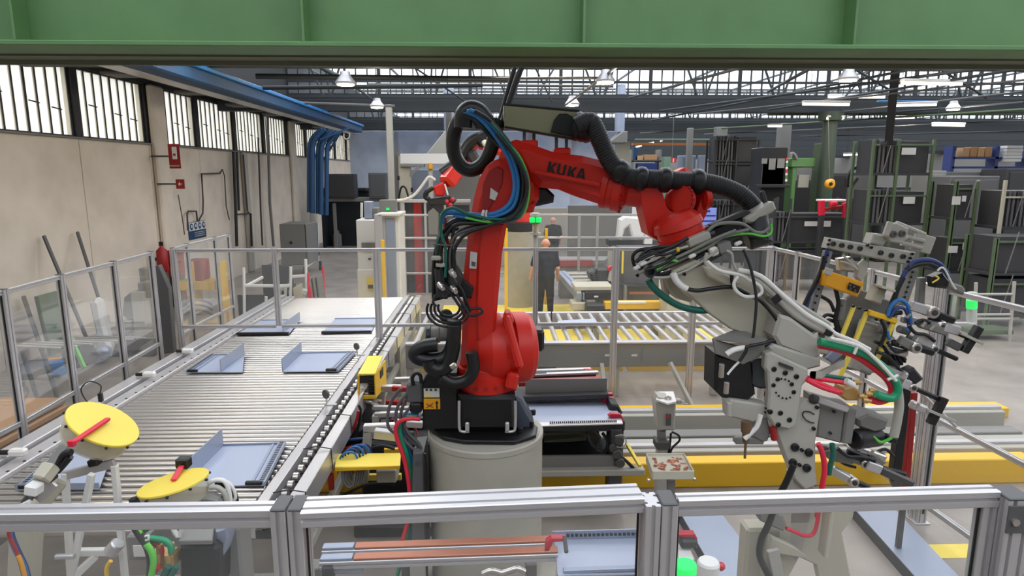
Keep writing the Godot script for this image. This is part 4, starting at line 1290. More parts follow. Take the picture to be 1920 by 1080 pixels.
	put(o, "forearm", B().extrude([P(0.113,3.382,-4.56),P(0.225,3.397,-4.56),P(0.431,3.327,-4.56),P(0.639,3.302,-4.56),P(0.79,3.265,-4.56),P(0.879,3.206,-4.56),P(0.895,2.936,-4.56),P(0.772,2.959,-4.56),P(0.606,3.012,-4.56),P(0.472,3.065,-4.56),P(0.328,3.08,-4.56),P(0.226,3.161,-4.56)], Vector3(0, 0, -0.32), 0.05), M.red)
	put(o, "forearm_rib", B().bar(P(0.28,3.191,-4.53), P(0.752,3.102,-4.53), 0.03, 0.03, 0.01), M.red)
	var fd: Vector3 = (P(1.073,3.033,-4.6) - P(0.836,3.084,-4.68)).normalized()
	put(o, "forearm_collar", B().lathe(P(0.8,3.088,-4.7), fd, [Vector2(0, 0.13), Vector2(0.01, 0.158), Vector2(0.05, 0.16), Vector2(0.055, 0.15), Vector2(0.09, 0.15), Vector2(0.095, 0.163), Vector2(0.15, 0.16), Vector2(0.17, 0.14), Vector2(0.2, 0.1)], 36), M.red)
	for i in 8:
		var a := TAU * i / 16.0 + 0.6
		var e: Vector3 = P(0.8,3.088,-4.7) + fd * 0.12 + (Vector3.UP * cos(a) + Vector3.BACK * sin(a)) * 0.16
		put(o, "collar_bolt", B().ball(e, 0.012, 8), M.deep_red)
	put(o, "wrist_tube", B().lathe(P(0.949,3.062,-4.66), fd, [Vector2(0, 0.115), Vector2(0.05, 0.11), Vector2(0.16, 0.1), Vector2(0.2, 0.1)], 28), M.red)
	# forked wrist with its swivelling head
	var wrist := put(o, "wrist_fork", B().extrude([P(1.029,3.08,-4.5),P(1.127,3.088,-4.5),P(1.19,3.043,-4.5),P(1.224,2.946,-4.5),P(1.272,2.886,-4.5),P(1.372,2.871,-4.5),P(1.439,2.901,-4.5),P(1.465,2.991,-4.5),P(1.484,3.058,-4.5),P(1.518,3.006,-4.5),P(1.515,2.908,-4.5),P(1.475,2.81,-4.5),P(1.468,2.795,-4.5),P(1.181,2.704,-4.5),P(1.102,2.75,-4.5),P(1.059,2.901,-4.5)], Vector3(0, 0, -0.22), 0.03), M.red)
	put(wrist, "wrist_drum", B().lathe(P(1.311,2.99,-4.52), Vector3(0.35, 0.05, -1), [Vector2(0.02, 0.085), Vector2(0.04, 0.1), Vector2(0.2, 0.1), Vector2(0.22, 0.08)], 28), M.red)
	put(wrist, "drum_flange", B().lathe(P(1.313,2.996,-4.46), Vector3(0.75, 0.05, -0.6), [Vector2(0, 0.08), Vector2(0.0, 0.1), Vector2(0.03, 0.1), Vector2(0.04, 0.08)], 28), M.red)
	for i in 7:
		var b := P(1.31,2.997,-4.45) + Vector3(0.03, 0.0, 0.02) + (Vector3.UP * cos(0.4 + 0.36 * i) + Vector3(-0.62, 0, -0.78) * sin(0.4 + 0.36 * i) * -0.6) * 0.092
		put(wrist, "flange_bolt", B().ball(b, 0.012, 8), M.deep_red)
	put(wrist, "fork_bearing", B().lathe(P(1.463,3.005,-4.52), Vector3(1, 0.1, -0.3), [Vector2(0, 0.05), Vector2(0.01, 0.085), Vector2(0.05, 0.085), Vector2(0.06, 0.06)], 24), M.red)
	var hd: Vector3 = (P(1.333,2.712,-4.42) - P(1.273,2.876,-4.42)).normalized()
	put(o, "tool_flange", B().lathe(P(1.259,2.905,-4.43), hd, [Vector2(0, 0.12), Vector2(0.05, 0.165), Vector2(0.1, 0.175), Vector2(0.11, 0.16), Vector2(0.15, 0.16), Vector2(0.155, 0.172), Vector2(0.19, 0.17), Vector2(0.2, 0.14)], 36), M.red)
	put(o, "axis_lid", B().extrude([P(1.373,3.136,-4.9),P(1.403,3.192,-4.9),P(1.467,3.224,-4.9),P(1.534,3.2,-4.9),P(1.554,3.136,-4.9)], Vector3(0, 0, -0.2), 0.03), M.red)
	# maker's name on the forearm
	var nx: Vector3 = (P(0.6,3.151,-4.5) - P(0.412,3.191,-4.5)).normalized()
	var nb := Basis(nx, Vector3.BACK.cross(nx), Vector3.BACK)
	lettering(o, "lettering", "KUKA", 0.078, P(0.515,3.195,-4.552), nb, M.black)
	# hose carrier on four studs
	var hb := put(o, "hose_carrier", B().extrude([P(0.08,3.501,-4.6),P(0.073,3.652,-4.6),P(0.604,3.607,-4.6),P(0.608,3.414,-4.6)], Vector3(0, 0, -0.2), 0.008), paint(rgb(122, 118, 92), 0.55))
	put(hb, "top_edge", B().bar(P(0.073,3.657,-4.61), P(0.606,3.612,-4.61), 0.03, 0.012), M.black)
	put(hb, "bottom_edge", B().bar(P(0.08,3.498,-4.61), P(0.609,3.411,-4.61), 0.03, 0.012), M.black)
	put(hb, "hose_mouth", B().extrude([P(0.403,3.465,-4.6),P(0.425,3.545,-4.6),P(0.462,3.589,-4.6),P(0.514,3.592,-4.6),P(0.575,3.56,-4.6),P(0.606,3.494,-4.6),P(0.608,3.421,-4.6)], Vector3(0, 0, 0.02), 0.006), M.black)
	for p in [[P(0.221,3.486,-4.65), P(0.222,3.386,-4.65)], [P(0.29,3.475,-4.65), P(0.29,3.379,-4.65)], [P(0.45,3.453,-4.65), P(0.451,3.334,-4.65)], [P(0.522,3.438,-4.65), P(0.524,3.334,-4.65)]]:
		put(o, "stud", B().bar(p[1], p[0], 0.022, 0.022), M.mid)
	for p in [P(0.258,3.387,-4.68), P(0.493,3.335,-4.68)]:
		put(o, "stud_foot", B().box(p, Vector3(0.12, 0.05, 0.14), Basis(), 0.01), M.red)
	put(o, "cable_grommet", B().lathe(P(0.578,3.51,-4.62), Vector3(1, -0.2, 0.25), [Vector2(0, 0.1), Vector2(0.02, 0.105), Vector2(0.04, 0.1), Vector2(0.06, 0.105), Vector2(0.08, 0.1), Vector2(0.1, 0.105), Vector2(0.13, 0.09)], 24), M.black)
	put(o, "forearm_motor", B().extrude([P(0.323,3.084,-4.7),P(0.385,3.084,-4.7),P(0.448,3.022,-4.7),P(0.441,2.968,-4.7),P(0.339,2.945,-4.7),P(0.269,2.937,-4.7)], Vector3(0, 0, -0.16), 0.02), M.black)
	robot_hoses(o)


func robot_hoses(o: Node3D) -> void:
	# the thick ribbed loop behind the elbow, and the dress pack that runs to the wrist
	put(o, "loop_hose", B().tube([P(-0.075,3.518,-4.75),P(-0.125,3.582,-4.75),P(-0.186,3.604,-4.75),P(-0.248,3.555,-4.75),P(-0.289,3.435,-4.75),P(-0.279,3.306,-4.75),P(-0.222,3.222,-4.75),P(-0.144,3.207,-4.75),P(-0.066,3.261,-4.75),P(-0.011,3.367,-4.75),P(0.021,3.488,-4.75),P(0.044,3.56,-4.75)], 0.053, 18, 6), M.black)
	put(o, "loop_hose_head", B().tube([P(-0.214,3.497,-4.66),P(-0.205,3.589,-4.66),P(-0.152,3.625,-4.66),P(-0.085,3.593,-4.66),P(-0.04,3.512,-4.66)], 0.066, 14, 4), M.black)
	var h := put(o, "dress_hose", B().tube([P(0.571,3.498,-4.5),P(0.662,3.53,-4.5),P(0.712,3.466,-4.5),P(0.782,3.315,-4.5),P(0.86,3.206,-4.5),P(0.971,3.151,-4.5),P(1.14,3.14,-4.5),P(1.31,3.128,-4.5),P(1.481,3.117,-4.5),P(1.635,3.08,-4.5),P(1.761,3.02,-4.5),P(1.854,2.93,-4.5),P(1.894,2.855,-4.5)], 0.066, 18, 6, 0.003, 0.018), M.rubber)
	for p in [[P(0.845,3.22,-4.5), P(0.921,3.169,-4.5), 0.082], [P(0.997,3.147,-4.5), P(1.072,3.14,-4.5), 0.085], [P(1.163,3.136,-4.5), P(1.242,3.132,-4.5), 0.09], [P(1.39,3.125,-4.5), P(1.474,3.117,-4.5), 0.092]]:
		var d: Vector3 = p[1] - p[0]
		var l := d.length()
		put(h, "hose_collar", B().lathe(p[0], d, [Vector2(0, p[2] * 0.8), Vector2(l * 0.2, p[2] * 0.97), Vector2(l * 0.5, p[2]), Vector2(l * 0.8, p[2] * 0.97), Vector2(l, p[2] * 0.8)], 24, true), M.black)
	# cables: a bundle over the elbow, then a fan down to the plugs on the link
	var runs := [
		["blue_hose", [P(-0.181,3.591,-4.45),P(-0.088,3.546,-4.45),P(0.019,3.427,-4.45),P(0.114,3.27,-4.45),P(0.15,3.108,-4.45),P(0.114,2.972,-4.45),P(-0.005,2.899,-4.45),P(-0.168,2.896,-4.45),P(-0.286,2.914,-4.45),P(-0.345,2.9,-4.45),P(-0.361,2.833,-4.45)], 0.019, "blue"],
		["blue_hose", [P(-0.159,3.6,-4.43),P(-0.066,3.555,-4.43),P(0.048,3.433,-4.43),P(0.135,3.277,-4.43),P(0.172,3.108,-4.43),P(0.135,2.951,-4.43),P(0.002,2.882,-4.43),P(-0.168,2.879,-4.43),P(-0.278,2.893,-4.43)], 0.013, "blue"],
		["black_cable", [P(-0.204,3.575,-4.46),P(-0.11,3.526,-4.46),P(-0.002,3.406,-4.46),P(0.136,3.277,-4.46),P(0.195,3.107,-4.46),P(0.151,2.935,-4.46),P(0.002,2.858,-4.46),P(-0.206,2.862,-4.46),P(-0.318,2.817,-4.46),P(-0.387,2.713,-4.46),P(-0.424,2.532,-4.46),P(-0.429,2.302,-4.46)], 0.014, "black"],
		["black_cable", [P(-0.123,3.592,-4.42),P(-0.023,3.53,-4.42),P(0.091,3.404,-4.42),P(0.171,3.269,-4.42),P(0.208,3.097,-4.42),P(0.157,2.915,-4.42),P(-0.02,2.846,-4.42),P(-0.241,2.835,-4.42),P(-0.324,2.762,-4.42),P(-0.37,2.628,-4.42),P(-0.352,2.424,-4.42)], 0.014, "black"],
		["black_cable", [P(-0.052,3.538,-4.44),P(0.056,3.433,-4.44),P(0.187,3.255,-4.44),P(0.224,3.09,-4.44),P(0.173,2.899,-4.44),P(-0.006,2.833,-4.44),P(-0.221,2.789,-4.44),P(-0.297,2.685,-4.44),P(-0.329,2.542,-4.44),P(-0.305,2.421,-4.44)], 0.014, "rubber"],
		["green_cable", [P(-0.016,3.514,-4.4),P(0.098,3.382,-4.4),P(0.199,3.226,-4.4),P(0.229,3.083,-4.4),P(0.182,2.909,-4.4),P(0.035,2.866,-4.4),P(-0.166,2.902,-4.4),P(-0.275,2.946,-4.4),P(-0.349,2.91,-4.4),P(-0.365,2.8,-4.4),P(-0.332,2.653,-4.4),P(-0.339,2.465,-4.4)], 0.011, "dark_green"],
		["green_cable", [P(0.073,3.41,-4.41),P(0.192,3.269,-4.41),P(0.244,3.083,-4.41),P(0.194,2.89,-4.41),P(0.017,2.843,-4.41),P(-0.196,2.88,-4.41)], 0.009, "lime"],
		["grey_cable", [P(0.218,3.198,-4.4),P(0.236,3.083,-4.4),P(0.178,2.88,-4.4),P(-0.002,2.836,-4.4),P(-0.241,2.771,-4.4),P(-0.294,2.682,-4.4),P(-0.304,2.541,-4.4),P(-0.261,2.427,-4.4)], 0.009, "mid"],
		["black_cable", [P(-0.242,2.805,-4.43),P(-0.332,2.761,-4.43),P(-0.386,2.649,-4.43),P(-0.397,2.461,-4.43),P(-0.377,2.323,-4.43)], 0.011, "black"],
		["black_cable", [P(-0.27,2.821,-4.41),P(-0.287,2.726,-4.41),P(-0.297,2.539,-4.41),P(-0.284,2.464,-4.41)], 0.011, "black"],
		["red_cable", [P(-0.34,2.876,-4.47),P(-0.335,2.757,-4.47),P(-0.3,2.606,-4.47),P(-0.301,2.53,-4.47)], 0.012, "deep_red"],
		["teal_cable", [P(-0.37,2.759,-4.45),P(-0.402,2.647,-4.45),P(-0.375,2.534,-4.45),P(-0.339,2.438,-4.45)], 0.01, "dark_green"],
		["black_cable", [P(-0.089,3.548,-4.47),P(0.027,3.413,-4.47),P(0.158,3.249,-4.47),P(0.203,3.096,-4.47),P(0.151,2.957,-4.47),P(0.01,2.883,-4.47),P(-0.154,2.868,-4.47),P(-0.288,2.846,-4.47),P(-0.365,2.735,-4.47),P(-0.391,2.569,-4.47),P(-0.386,2.454,-4.47)], 0.02, "black"],
		["black_cable", [P(-0.147,3.583,-4.48),P(-0.046,3.499,-4.48),P(0.071,3.357,-4.48),P(0.174,3.198,-4.48),P(0.181,3.052,-4.48),P(0.092,2.927,-4.48),P(-0.05,2.867,-4.48),P(-0.222,2.853,-4.48)], 0.02, "black"],
		["black_cable", [P(0.019,3.444,-4.38),P(0.134,3.304,-4.38),P(0.213,3.162,-4.38),P(0.221,3.026,-4.38),P(0.134,2.889,-4.38),P(-0.049,2.823,-4.38),P(-0.196,2.765,-4.38),P(-0.271,2.655,-4.38),P(-0.266,2.525,-4.38)], 0.012, "black"],
		["grey_cable", [P(-0.418,2.698,-4.39),P(-0.279,2.691,-4.39),P(-0.219,2.72,-4.39)], 0.005, "mid"],
		["black_cable", [P(-0.291,2.536,-4.43),P(-0.256,2.422,-4.43),P(-0.219,2.353,-4.43),P(-0.176,2.206,-4.43)], 0.014, "black"],
	]
	for r in runs:
		put(o, r[0], B().tube(r[1], r[2], 8, 5), M[r[3]])
	put(o, "cable_tie", B().tube([P(-0.064,2.93,-4.42),P(-0.075,2.901,-4.42),P(-0.064,2.857,-4.42),P(-0.042,2.853,-4.42)], 0.011, 8, 2), M.white)
	put(o, "cable_tie", B().tube([P(-0.045,2.931,-4.41),P(-0.053,2.902,-4.41),P(-0.042,2.861,-4.41),P(-0.024,2.858,-4.41)], 0.007, 8, 2), M.white)
	put(o, "cable_clamp", B().box(P(-0.399,2.601,-4.4), Vector3(0.07, 0.03, 0.04), Basis(), 0.008), M.pale)
	# plug blocks on the left of the link
	put(o, "plug_block", B().extrude([P(-0.421,2.519,-4.42),P(-0.35,2.545,-4.42),P(-0.337,2.424,-4.42),P(-0.293,2.367,-4.42),P(-0.332,2.302,-4.42),P(-0.407,2.31,-4.42)], Vector3(0, 0, -0.14), 0.015), M.dark)
	put(o, "plug_block", B().extrude([P(-0.334,2.533,-4.4),P(-0.259,2.54,-4.4),P(-0.216,2.465,-4.4),P(-0.239,2.389,-4.4),P(-0.314,2.405,-4.4)], Vector3(0, 0, -0.12), 0.015), M.dark)
	put(o, "plug_collar", B().cyl(P(-0.371,2.541,-4.4), P(-0.37,2.563,-4.4), 0.034, 12, 0.004), M.pale)
	put(o, "plug_bracket", B().extrude([P(-0.293,2.509,-4.46),P(-0.144,2.378,-4.46),P(-0.16,2.301,-4.46),P(-0.289,2.317,-4.46),P(-0.434,2.279,-4.46),P(-0.447,2.372,-4.46)], Vector3(0, 0, -0.05), 0.01), M.black)
	for p in [P(-0.363,2.405,-4.36), P(-0.279,2.497,-4.34), P(-0.273,2.385,-4.34)]:
		put(o, "plug_gland", B().lathe(p, Vector3(0.5, -0.4, 1), [Vector2(-0.04, 0.022), Vector2(0.0, 0.022), Vector2(0.01, 0.015), Vector2(0.03, 0.015)], 12), M.steel)
	for r in [[P(-0.355,2.397,-4.36),P(-0.297,2.352,-4.36),P(-0.239,2.264,-4.36),P(-0.203,2.207,-4.36)], [P(-0.27,2.376,-4.35),P(-0.238,2.315,-4.35),P(-0.194,2.247,-4.35),P(-0.173,2.201,-4.35)], [P(-0.402,2.35,-4.37),P(-0.425,2.297,-4.37),P(-0.403,2.263,-4.37)], [P(-0.174,2.236,-4.4),P(-0.099,2.243,-4.4),P(-0.084,2.212,-4.4),P(-0.137,2.19,-4.4),P(-0.182,2.19,-4.4)]]:
		put(o, "plug_cable", B().tube(r, 0.01, 8), M.rubber)
	for i in 4:
		var k := 1.0 - 0.16 * i
		var c := P(-0.324,2.229,-4.4)
		var ring := []
		for j in 15:
			var a := PI * 0.86 + PI * 1.28 * j / 14.0
			ring.append(c + Vector3(cos(a) * 0.15 * k, sin(a) * 0.12 * k, -0.03 * i))
		put(o, "cable_coil", B().tube(ring, 0.009, 8, 1), M.black if i != 2 else M.rubber)
	put(o, "coil_motor", B().cyl(P(-0.355,2.146,-4.6), P(-0.365,2.119,-4.72), 0.05, 18, 0.01), M.rubber)
	put(o, "motor_fan", B().lathe(P(-0.502,1.988,-4.62), Vector3(1, 0, 0), [Vector2(0, 0.05), Vector2(0.0, 0.075), Vector2(0.03, 0.078), Vector2(0.035, 0.06)], 20), M.black)
	put(o, "motor_barrel", B().lathe(P(-0.478,1.996,-4.62), Vector3(1, 0.02, 0), [Vector2(0, 0.06), Vector2(0.07, 0.06), Vector2(0.08, 0.05), Vector2(0.2, 0.05)], 20), M.grey)
	put(o, "thick_hose", B().tube([P(-0.282,2.155,-4.42),P(-0.292,1.999,-4.42),P(-0.339,1.889,-4.42),P(-0.439,1.858,-4.42),P(-0.538,1.875,-4.42),P(-0.567,1.914,-4.42),P(-0.505,1.961,-4.42),P(-0.406,1.976,-4.42)], 0.052, 14, 6), M.black)
	put(o, "thick_hose", B().tube([P(-0.278,2.131,-4.36),P(-0.288,1.976,-4.36),P(-0.328,1.843,-4.36),P(-0.389,1.805,-4.36),P(-0.449,1.829,-4.36),P(-0.463,1.876,-4.36)], 0.05, 14, 6), M.black)
	put(o, "thick_hose", B().tube([P(-0.161,1.936,-4.36),P(-0.147,1.818,-4.36),P(-0.194,1.732,-4.36),P(-0.293,1.709,-4.36),P(-0.375,1.749,-4.36)], 0.045, 12, 6), M.black)
	put(o, "hose_fitting", B().box(P(-0.289,1.848,-4.33), Vector3(0.05, 0.04, 0.05), Basis(Vector3.BACK, 0.6), 0.008), M.steel)
	# media hoses from the plug down past the pedestal
	var md := thing("media_hoses", "red, green and blue hoses curving down beside the pedestal", "hoses", P(-0.671,0.848,-4.6))
	put(md, "hose_red", B().tube([P(-0.546,1.403,-4.45),P(-0.616,1.408,-4.45),P(-0.686,1.392,-4.45),P(-0.727,1.339,-4.45),P(-0.718,1.243,-4.45),P(-0.679,1.116,-4.45),P(-0.652,0.967,-4.45),P(-0.641,0.795,-4.45),P(-0.663,0.578,-4.45),P(-0.734,0.358,-4.45)], 0.016, 10), M.hose_red)
	put(md, "hose_green", B().tube([P(-0.575,1.4,-4.5),P(-0.646,1.396,-4.5),P(-0.703,1.343,-4.5),P(-0.698,1.233,-4.5),P(-0.655,1.088,-4.5),P(-0.628,0.916,-4.5),P(-0.625,0.724,-4.5),P(-0.655,0.526,-4.5),P(-0.702,0.325,-4.5),P(-0.762,0.108,-4.5)], 0.016, 10), M.hose_green)
	put(md, "hose_blue", B().tube([P(-0.569,1.397,-4.55),P(-0.637,1.397,-4.55),P(-0.691,1.305,-4.55),P(-0.668,1.155,-4.55),P(-0.624,1.004,-4.55),P(-0.604,0.829,-4.55),P(-0.609,0.652,-4.55),P(-0.657,0.383,-4.55),P(-0.707,0.086,-4.55)], 0.016, 10), M.blue)
	for r in [[P(-0.649,1.575,-4.5),P(-0.706,1.501,-4.5),P(-0.732,1.41,-4.5),P(-0.713,1.284,-4.5),P(-0.629,1.165,-4.5),P(-0.551,1.104,-4.5)], [P(-0.64,1.547,-4.52),P(-0.686,1.464,-4.52),P(-0.697,1.36,-4.52),P(-0.646,1.232,-4.52),P(-0.552,1.138,-4.52)], [P(-0.683,1.631,-4.48),P(-0.74,1.562,-4.48),P(-0.782,1.46,-4.48),P(-0.787,1.335,-4.48),P(-0.741,1.284,-4.48)], [P(-0.612,1.492,-4.5),P(-0.678,1.388,-4.5),P(-0.642,1.275,-4.5),P(-0.565,1.189,-4.5),P(-0.543,1.112,-4.5)]]:
		put(md, "grey_cable", B().tube(r, 0.012, 8), M.mid)
	var du := thing("cable_duct", "grey sheet steel cable duct standing against the pedestal", "cable duct", P(-0.575,0.4,-4.057))
	put(du, "channel", B().extrude([P(-0.604,1.15,-4.42), P(-0.525,1.157,-4.42), P(-0.525,0.167,-4.42), P(-0.647,0.169,-4.42)], Vector3(0, 0, -0.3), 0.008), M.mid)
	put(du, "cover", B().span(P(-0.648,0.174,-4.4), P(-0.529,0.439,-4.4) + Vector3(0, 0, 0.02), 0.004), M.pale)
	put(du, "foot", B().span(Vector3(-0.72, 0, -4.72), Vector3(-0.6, 0.34, -4.44)), M.mid)
	put(du, "dark_strip", B().bar(P(-0.512,1.153,-4.41), P(-0.52,0.156,-4.41), 0.015, 0.02), M.black)
	put(du, "bolt", B().cyl(P(-0.574,1.074,-4.42), P(-0.572,1.084,-4.4), 0.012, 8), M.black)

func bolts(o: Node3D, called: String, ps: Array, r: float, m: Material) -> void:
	# round bolt heads that stand a little proud of a plate facing the front
	for p: Vector3 in ps:
		put(o, called, B().lathe(p, Vector3.BACK, [Vector2(-0.01, r), Vector2(0.006, r), Vector2(0.009, r * 0.8), Vector2(0.009, r * 0.5), Vector2(0.003, r * 0.45)], 14), m)


func weld_gun() -> void:
	var o := thing("welding_gun", "big off-white spot welding gun with brass manifold hanging from the robot wrist", "welding gun", P(1.794,2.215,-4.1))
	# carrier plate under the robot flange, with its media block and clamp for the dress hose
	put(o, "carrier_plate", B().extrude([P(1.002,2.541,-4.36),P(1.072,2.465,-4.36),P(1.389,2.584,-4.36),P(1.753,2.762,-4.36),P(1.897,2.835,-4.36),P(1.852,2.938,-4.36),P(1.743,2.909,-4.36),P(1.343,2.763,-4.36)], Vector3(0, 0, -0.14), 0.015), M.black)
	put(o, "tray_rail", B().bar(P(1.503,2.803,-4.4), P(1.766,2.914,-4.4), 0.08, 0.05, 0.01), M.dark)
	put(o, "hose_clamp", B().extrude([P(1.714,2.876,-4.3),P(1.882,2.984,-4.3),P(1.904,2.991,-4.3),P(1.926,2.941,-4.3),P(1.902,2.919,-4.3),P(1.768,2.84,-4.3),P(1.723,2.847,-4.3)], Vector3(0, 0, -0.16), 0.015), M.pale)
	put(o, "clamp_stem", B().bar(P(1.853,3.06,-4.4), P(1.889,2.972,-4.4), 0.03, 0.03, 0.006), M.dark)
	put(o, "hose_end", B().lathe(P(1.826,2.9,-4.38), P(1.823,2.676,-4.3) - P(1.826,2.9,-4.38), [Vector2(0, 0.07), Vector2(0.05, 0.075), Vector2(0.12, 0.09), Vector2(0.2, 0.09), Vector2(0.22, 0.06)], 18), M.black)
	put(o, "media_block", B().box(P(1.366,2.747,-4.22), Vector3(0.16, 0.06, 0.08), Basis(Vector3.BACK, 0.4), 0.01), M.pale)
	put(o, "junction_box", B().box(P(1.535,2.695,-4.2), Vector3(0.09, 0.07, 0.08), Basis(Vector3.BACK, 0.35), 0.008), M.grey)
	put(o, "plug", B().box(P(1.458,2.67,-4.17), Vector3(0.055, 0.06, 0.06), Basis(Vector3.BACK, 0.35), 0.01), M.white)
	put(o, "brown_block", B().box(P(1.369,2.723,-4.32), Vector3(0.16, 0.07, 0.06), Basis(Vector3.BACK, 0.4), 0.01), M.wood)
	var runs := [
		[[P(0.995,2.535,-4.2),P(1.157,2.628,-4.2),P(1.367,2.749,-4.2),P(1.462,2.834,-4.2),P(1.547,2.855,-4.2),P(1.655,2.848,-4.2),P(1.737,2.798,-4.2),P(1.795,2.791,-4.2),P(1.843,2.83,-4.2),P(1.846,2.883,-4.2)], 0.012, "grey"],
		[[P(1.055,2.524,-4.18),P(1.259,2.616,-4.18),P(1.434,2.701,-4.18),P(1.503,2.751,-4.18),P(1.58,2.786,-4.18),P(1.692,2.814,-4.18)], 0.011, "grey"],
		[[P(1.051,2.51,-4.22),P(1.167,2.517,-4.22),P(1.309,2.582,-4.22),P(1.45,2.668,-4.22),P(1.576,2.74,-4.22),P(1.658,2.818,-4.22)], 0.012, "rubber"],
		[[P(1.109,2.556,-4.2),P(1.18,2.6,-4.2),P(1.335,2.671,-4.2),P(1.461,2.735,-4.2),P(1.574,2.77,-4.2)], 0.008, "lime"],
		[[P(1.331,2.679,-4.19),P(1.436,2.725,-4.19),P(1.563,2.771,-4.19),P(1.698,2.785,-4.19),P(1.8,2.767,-4.19),P(1.849,2.792,-4.19),P(1.845,2.849,-4.19)], 0.008, "lime"],
		[[P(0.953,2.559,-4.24),P(0.936,2.624,-4.24),P(0.971,2.667,-4.24),P(1.057,2.681,-4.24),P(1.116,2.66,-4.24)], 0.012, "black"],
		[[P(0.973,2.545,-4.23),P(1.094,2.603,-4.23),P(1.2,2.653,-4.23),P(1.342,2.718,-4.23)], 0.013, "dark"],
		[[P(1.024,2.595,-4.24),P(1.131,2.638,-4.24),P(1.238,2.681,-4.24),P(1.379,2.753,-4.24),P(1.486,2.788,-4.24)], 0.012, "mid"],
		[[P(1.025,2.511,-4.17),P(1.119,2.496,-4.17),P(1.225,2.524,-4.17),P(1.401,2.596,-4.17),P(1.512,2.652,-4.17)], 0.014, "rubber"],
		[[P(1.676,2.812,-4.21),P(1.736,2.776,-4.21),P(1.794,2.769,-4.21)], 0.02, "black"],
		[[P(0.991,2.584,-4.16),P(1.082,2.627,-4.16),P(1.187,2.676,-4.16),P(1.285,2.704,-4.16)], 0.009, "pale"],
	]
	runs.append_array([
		[[P(0.962,2.529,-4.15),P(1.06,2.571,-4.15),P(1.186,2.621,-4.15),P(1.332,2.691,-4.15),P(1.471,2.761,-4.15),P(1.595,2.81,-4.15)], 0.011, "grey"], [[P(1.054,2.501,-4.14),P(1.153,2.501,-4.14),P(1.286,2.55,-4.14),P(1.39,2.614,-4.14),P(1.479,2.685,-4.14)], 0.01, "pale"], [[P(0.941,2.599,-4.16),P(1.003,2.648,-4.16),P(1.108,2.676,-4.16),P(1.185,2.705,-4.16),P(1.282,2.761,-4.16)], 0.014, "black"],
		[[P(0.966,2.614,-4.15),P(1.057,2.657,-4.15),P(1.121,2.649,-4.15),P(1.205,2.677,-4.15)], 0.009, "rubber"], [[P(1.073,2.551,-4.14),P(1.128,2.587,-4.14),P(1.17,2.615,-4.14),P(1.213,2.608,-4.14)], 0.009, "lime"], [[P(0.999,2.553,-4.13),P(1.077,2.574,-4.13),P(1.139,2.602,-4.13),P(1.194,2.644,-4.13)], 0.01, "black"], [[P(0.97,2.633,-4.17),P(1.011,2.676,-4.17),P(1.075,2.697,-4.17),P(1.16,2.703,-4.17)], 0.012, "black"],
		[[P(1.532,2.679,-4.13),P(1.569,2.657,-4.13),P(1.58,2.6,-4.13),P(1.604,2.55,-4.13)], 0.01, "pale"], [[P(1.395,2.669,-4.1),P(1.384,2.612,-4.1),P(1.415,2.57,-4.1),P(1.487,2.541,-4.1)], 0.012, "pale"], [[P(1.04,2.477,-4.2),P(1.079,2.418,-4.2),P(1.169,2.345,-4.2),P(1.266,2.292,-4.2),P(1.392,2.262,-4.2),P(1.516,2.269,-4.2)], 0.024, "dark_green"]])
	for r in runs:
		put(o, "cable", B().tube(r[0], r[1], 8), M[r[2]])
	for p in [P(0.951,2.562,-4.17), P(0.991,2.591,-4.16), P(1.019,2.65,-4.2), P(1.062,2.657,-4.2), P(1.158,2.645,-4.18), P(1.066,2.617,-4.18), P(1.31,2.643,-4.14), P(1.619,2.724,-4.16)]:
		put(o, "cable_fitting", B().box(p, Vector3(0.05, 0.025, 0.03), Basis(Vector3.BACK, 0.4), 0.008), M.white)
	put(o, "roller_fitting", B().lathe(P(1.036,2.541,-4.16), Vector3.BACK, [Vector2(-0.03, 0.04), Vector2(0.03, 0.04), Vector2(0.03, 0.025), Vector2(0.0, 0.02)], 16), M.rubber)
	put(o, "yellow_tag", B().box(P(1.213,2.686,-4.14), Vector3(0.02, 0.03, 0.02), Basis(), 0.004), M.yellow)
	put(o, "black_drum", B().cyl(P(1.731,2.724,-4.3), P(1.861,2.767,-4.3), 0.07, 18, 0.015), M.black)
	# long body plate of the gun
	put(o, "body_plate", B().extrude([P(1.193,2.54,-4.16),P(1.34,2.612,-4.16),P(1.565,2.55,-4.16),P(1.765,2.466,-4.16),P(1.957,2.326,-4.16),P(2.15,2.207,-4.16),P(2.292,2.101,-4.16),P(2.306,1.942,-4.16),P(2.094,1.993,-4.16),P(1.912,2.044,-4.16),P(1.777,2.082,-4.16),P(1.605,2.136,-4.16),P(1.476,2.226,-4.16),P(1.301,2.381,-4.16),P(1.188,2.49,-4.16)], Vector3(0, 0, -0.1), 0.012), M.cream)
	put(o, "body_gusset", B().extrude([P(1.365,2.58,-4.08),P(1.443,2.58,-4.08),P(1.618,2.473,-4.08),P(1.586,2.42,-4.08),P(1.411,2.509,-4.08)], Vector3(0, 0, -0.06), 0.012), M.cream)
	put(o, "hinge_block", B().extrude([P(1.176,2.475,-4.3),P(1.242,2.474,-4.3),P(1.314,2.377,-4.3),P(1.391,2.324,-4.3),P(1.37,2.293,-4.3),P(1.264,2.324,-4.3),P(1.201,2.392,-4.3)], Vector3(0, 0, -0.16), 0.012), M.cream)
	bolts(o, "bolt", [P(1.251,2.528,-4.1), P(0.964,2.506,-4.2)], 0.012, M.black)
	put(o, "inner_bracket", B().extrude([P(1.171,2.483,-4.34),P(1.208,2.498,-4.34),P(1.231,2.317,-4.34),P(1.201,2.317,-4.34)], Vector3(0, 0, -0.1), 0.008), M.pale)
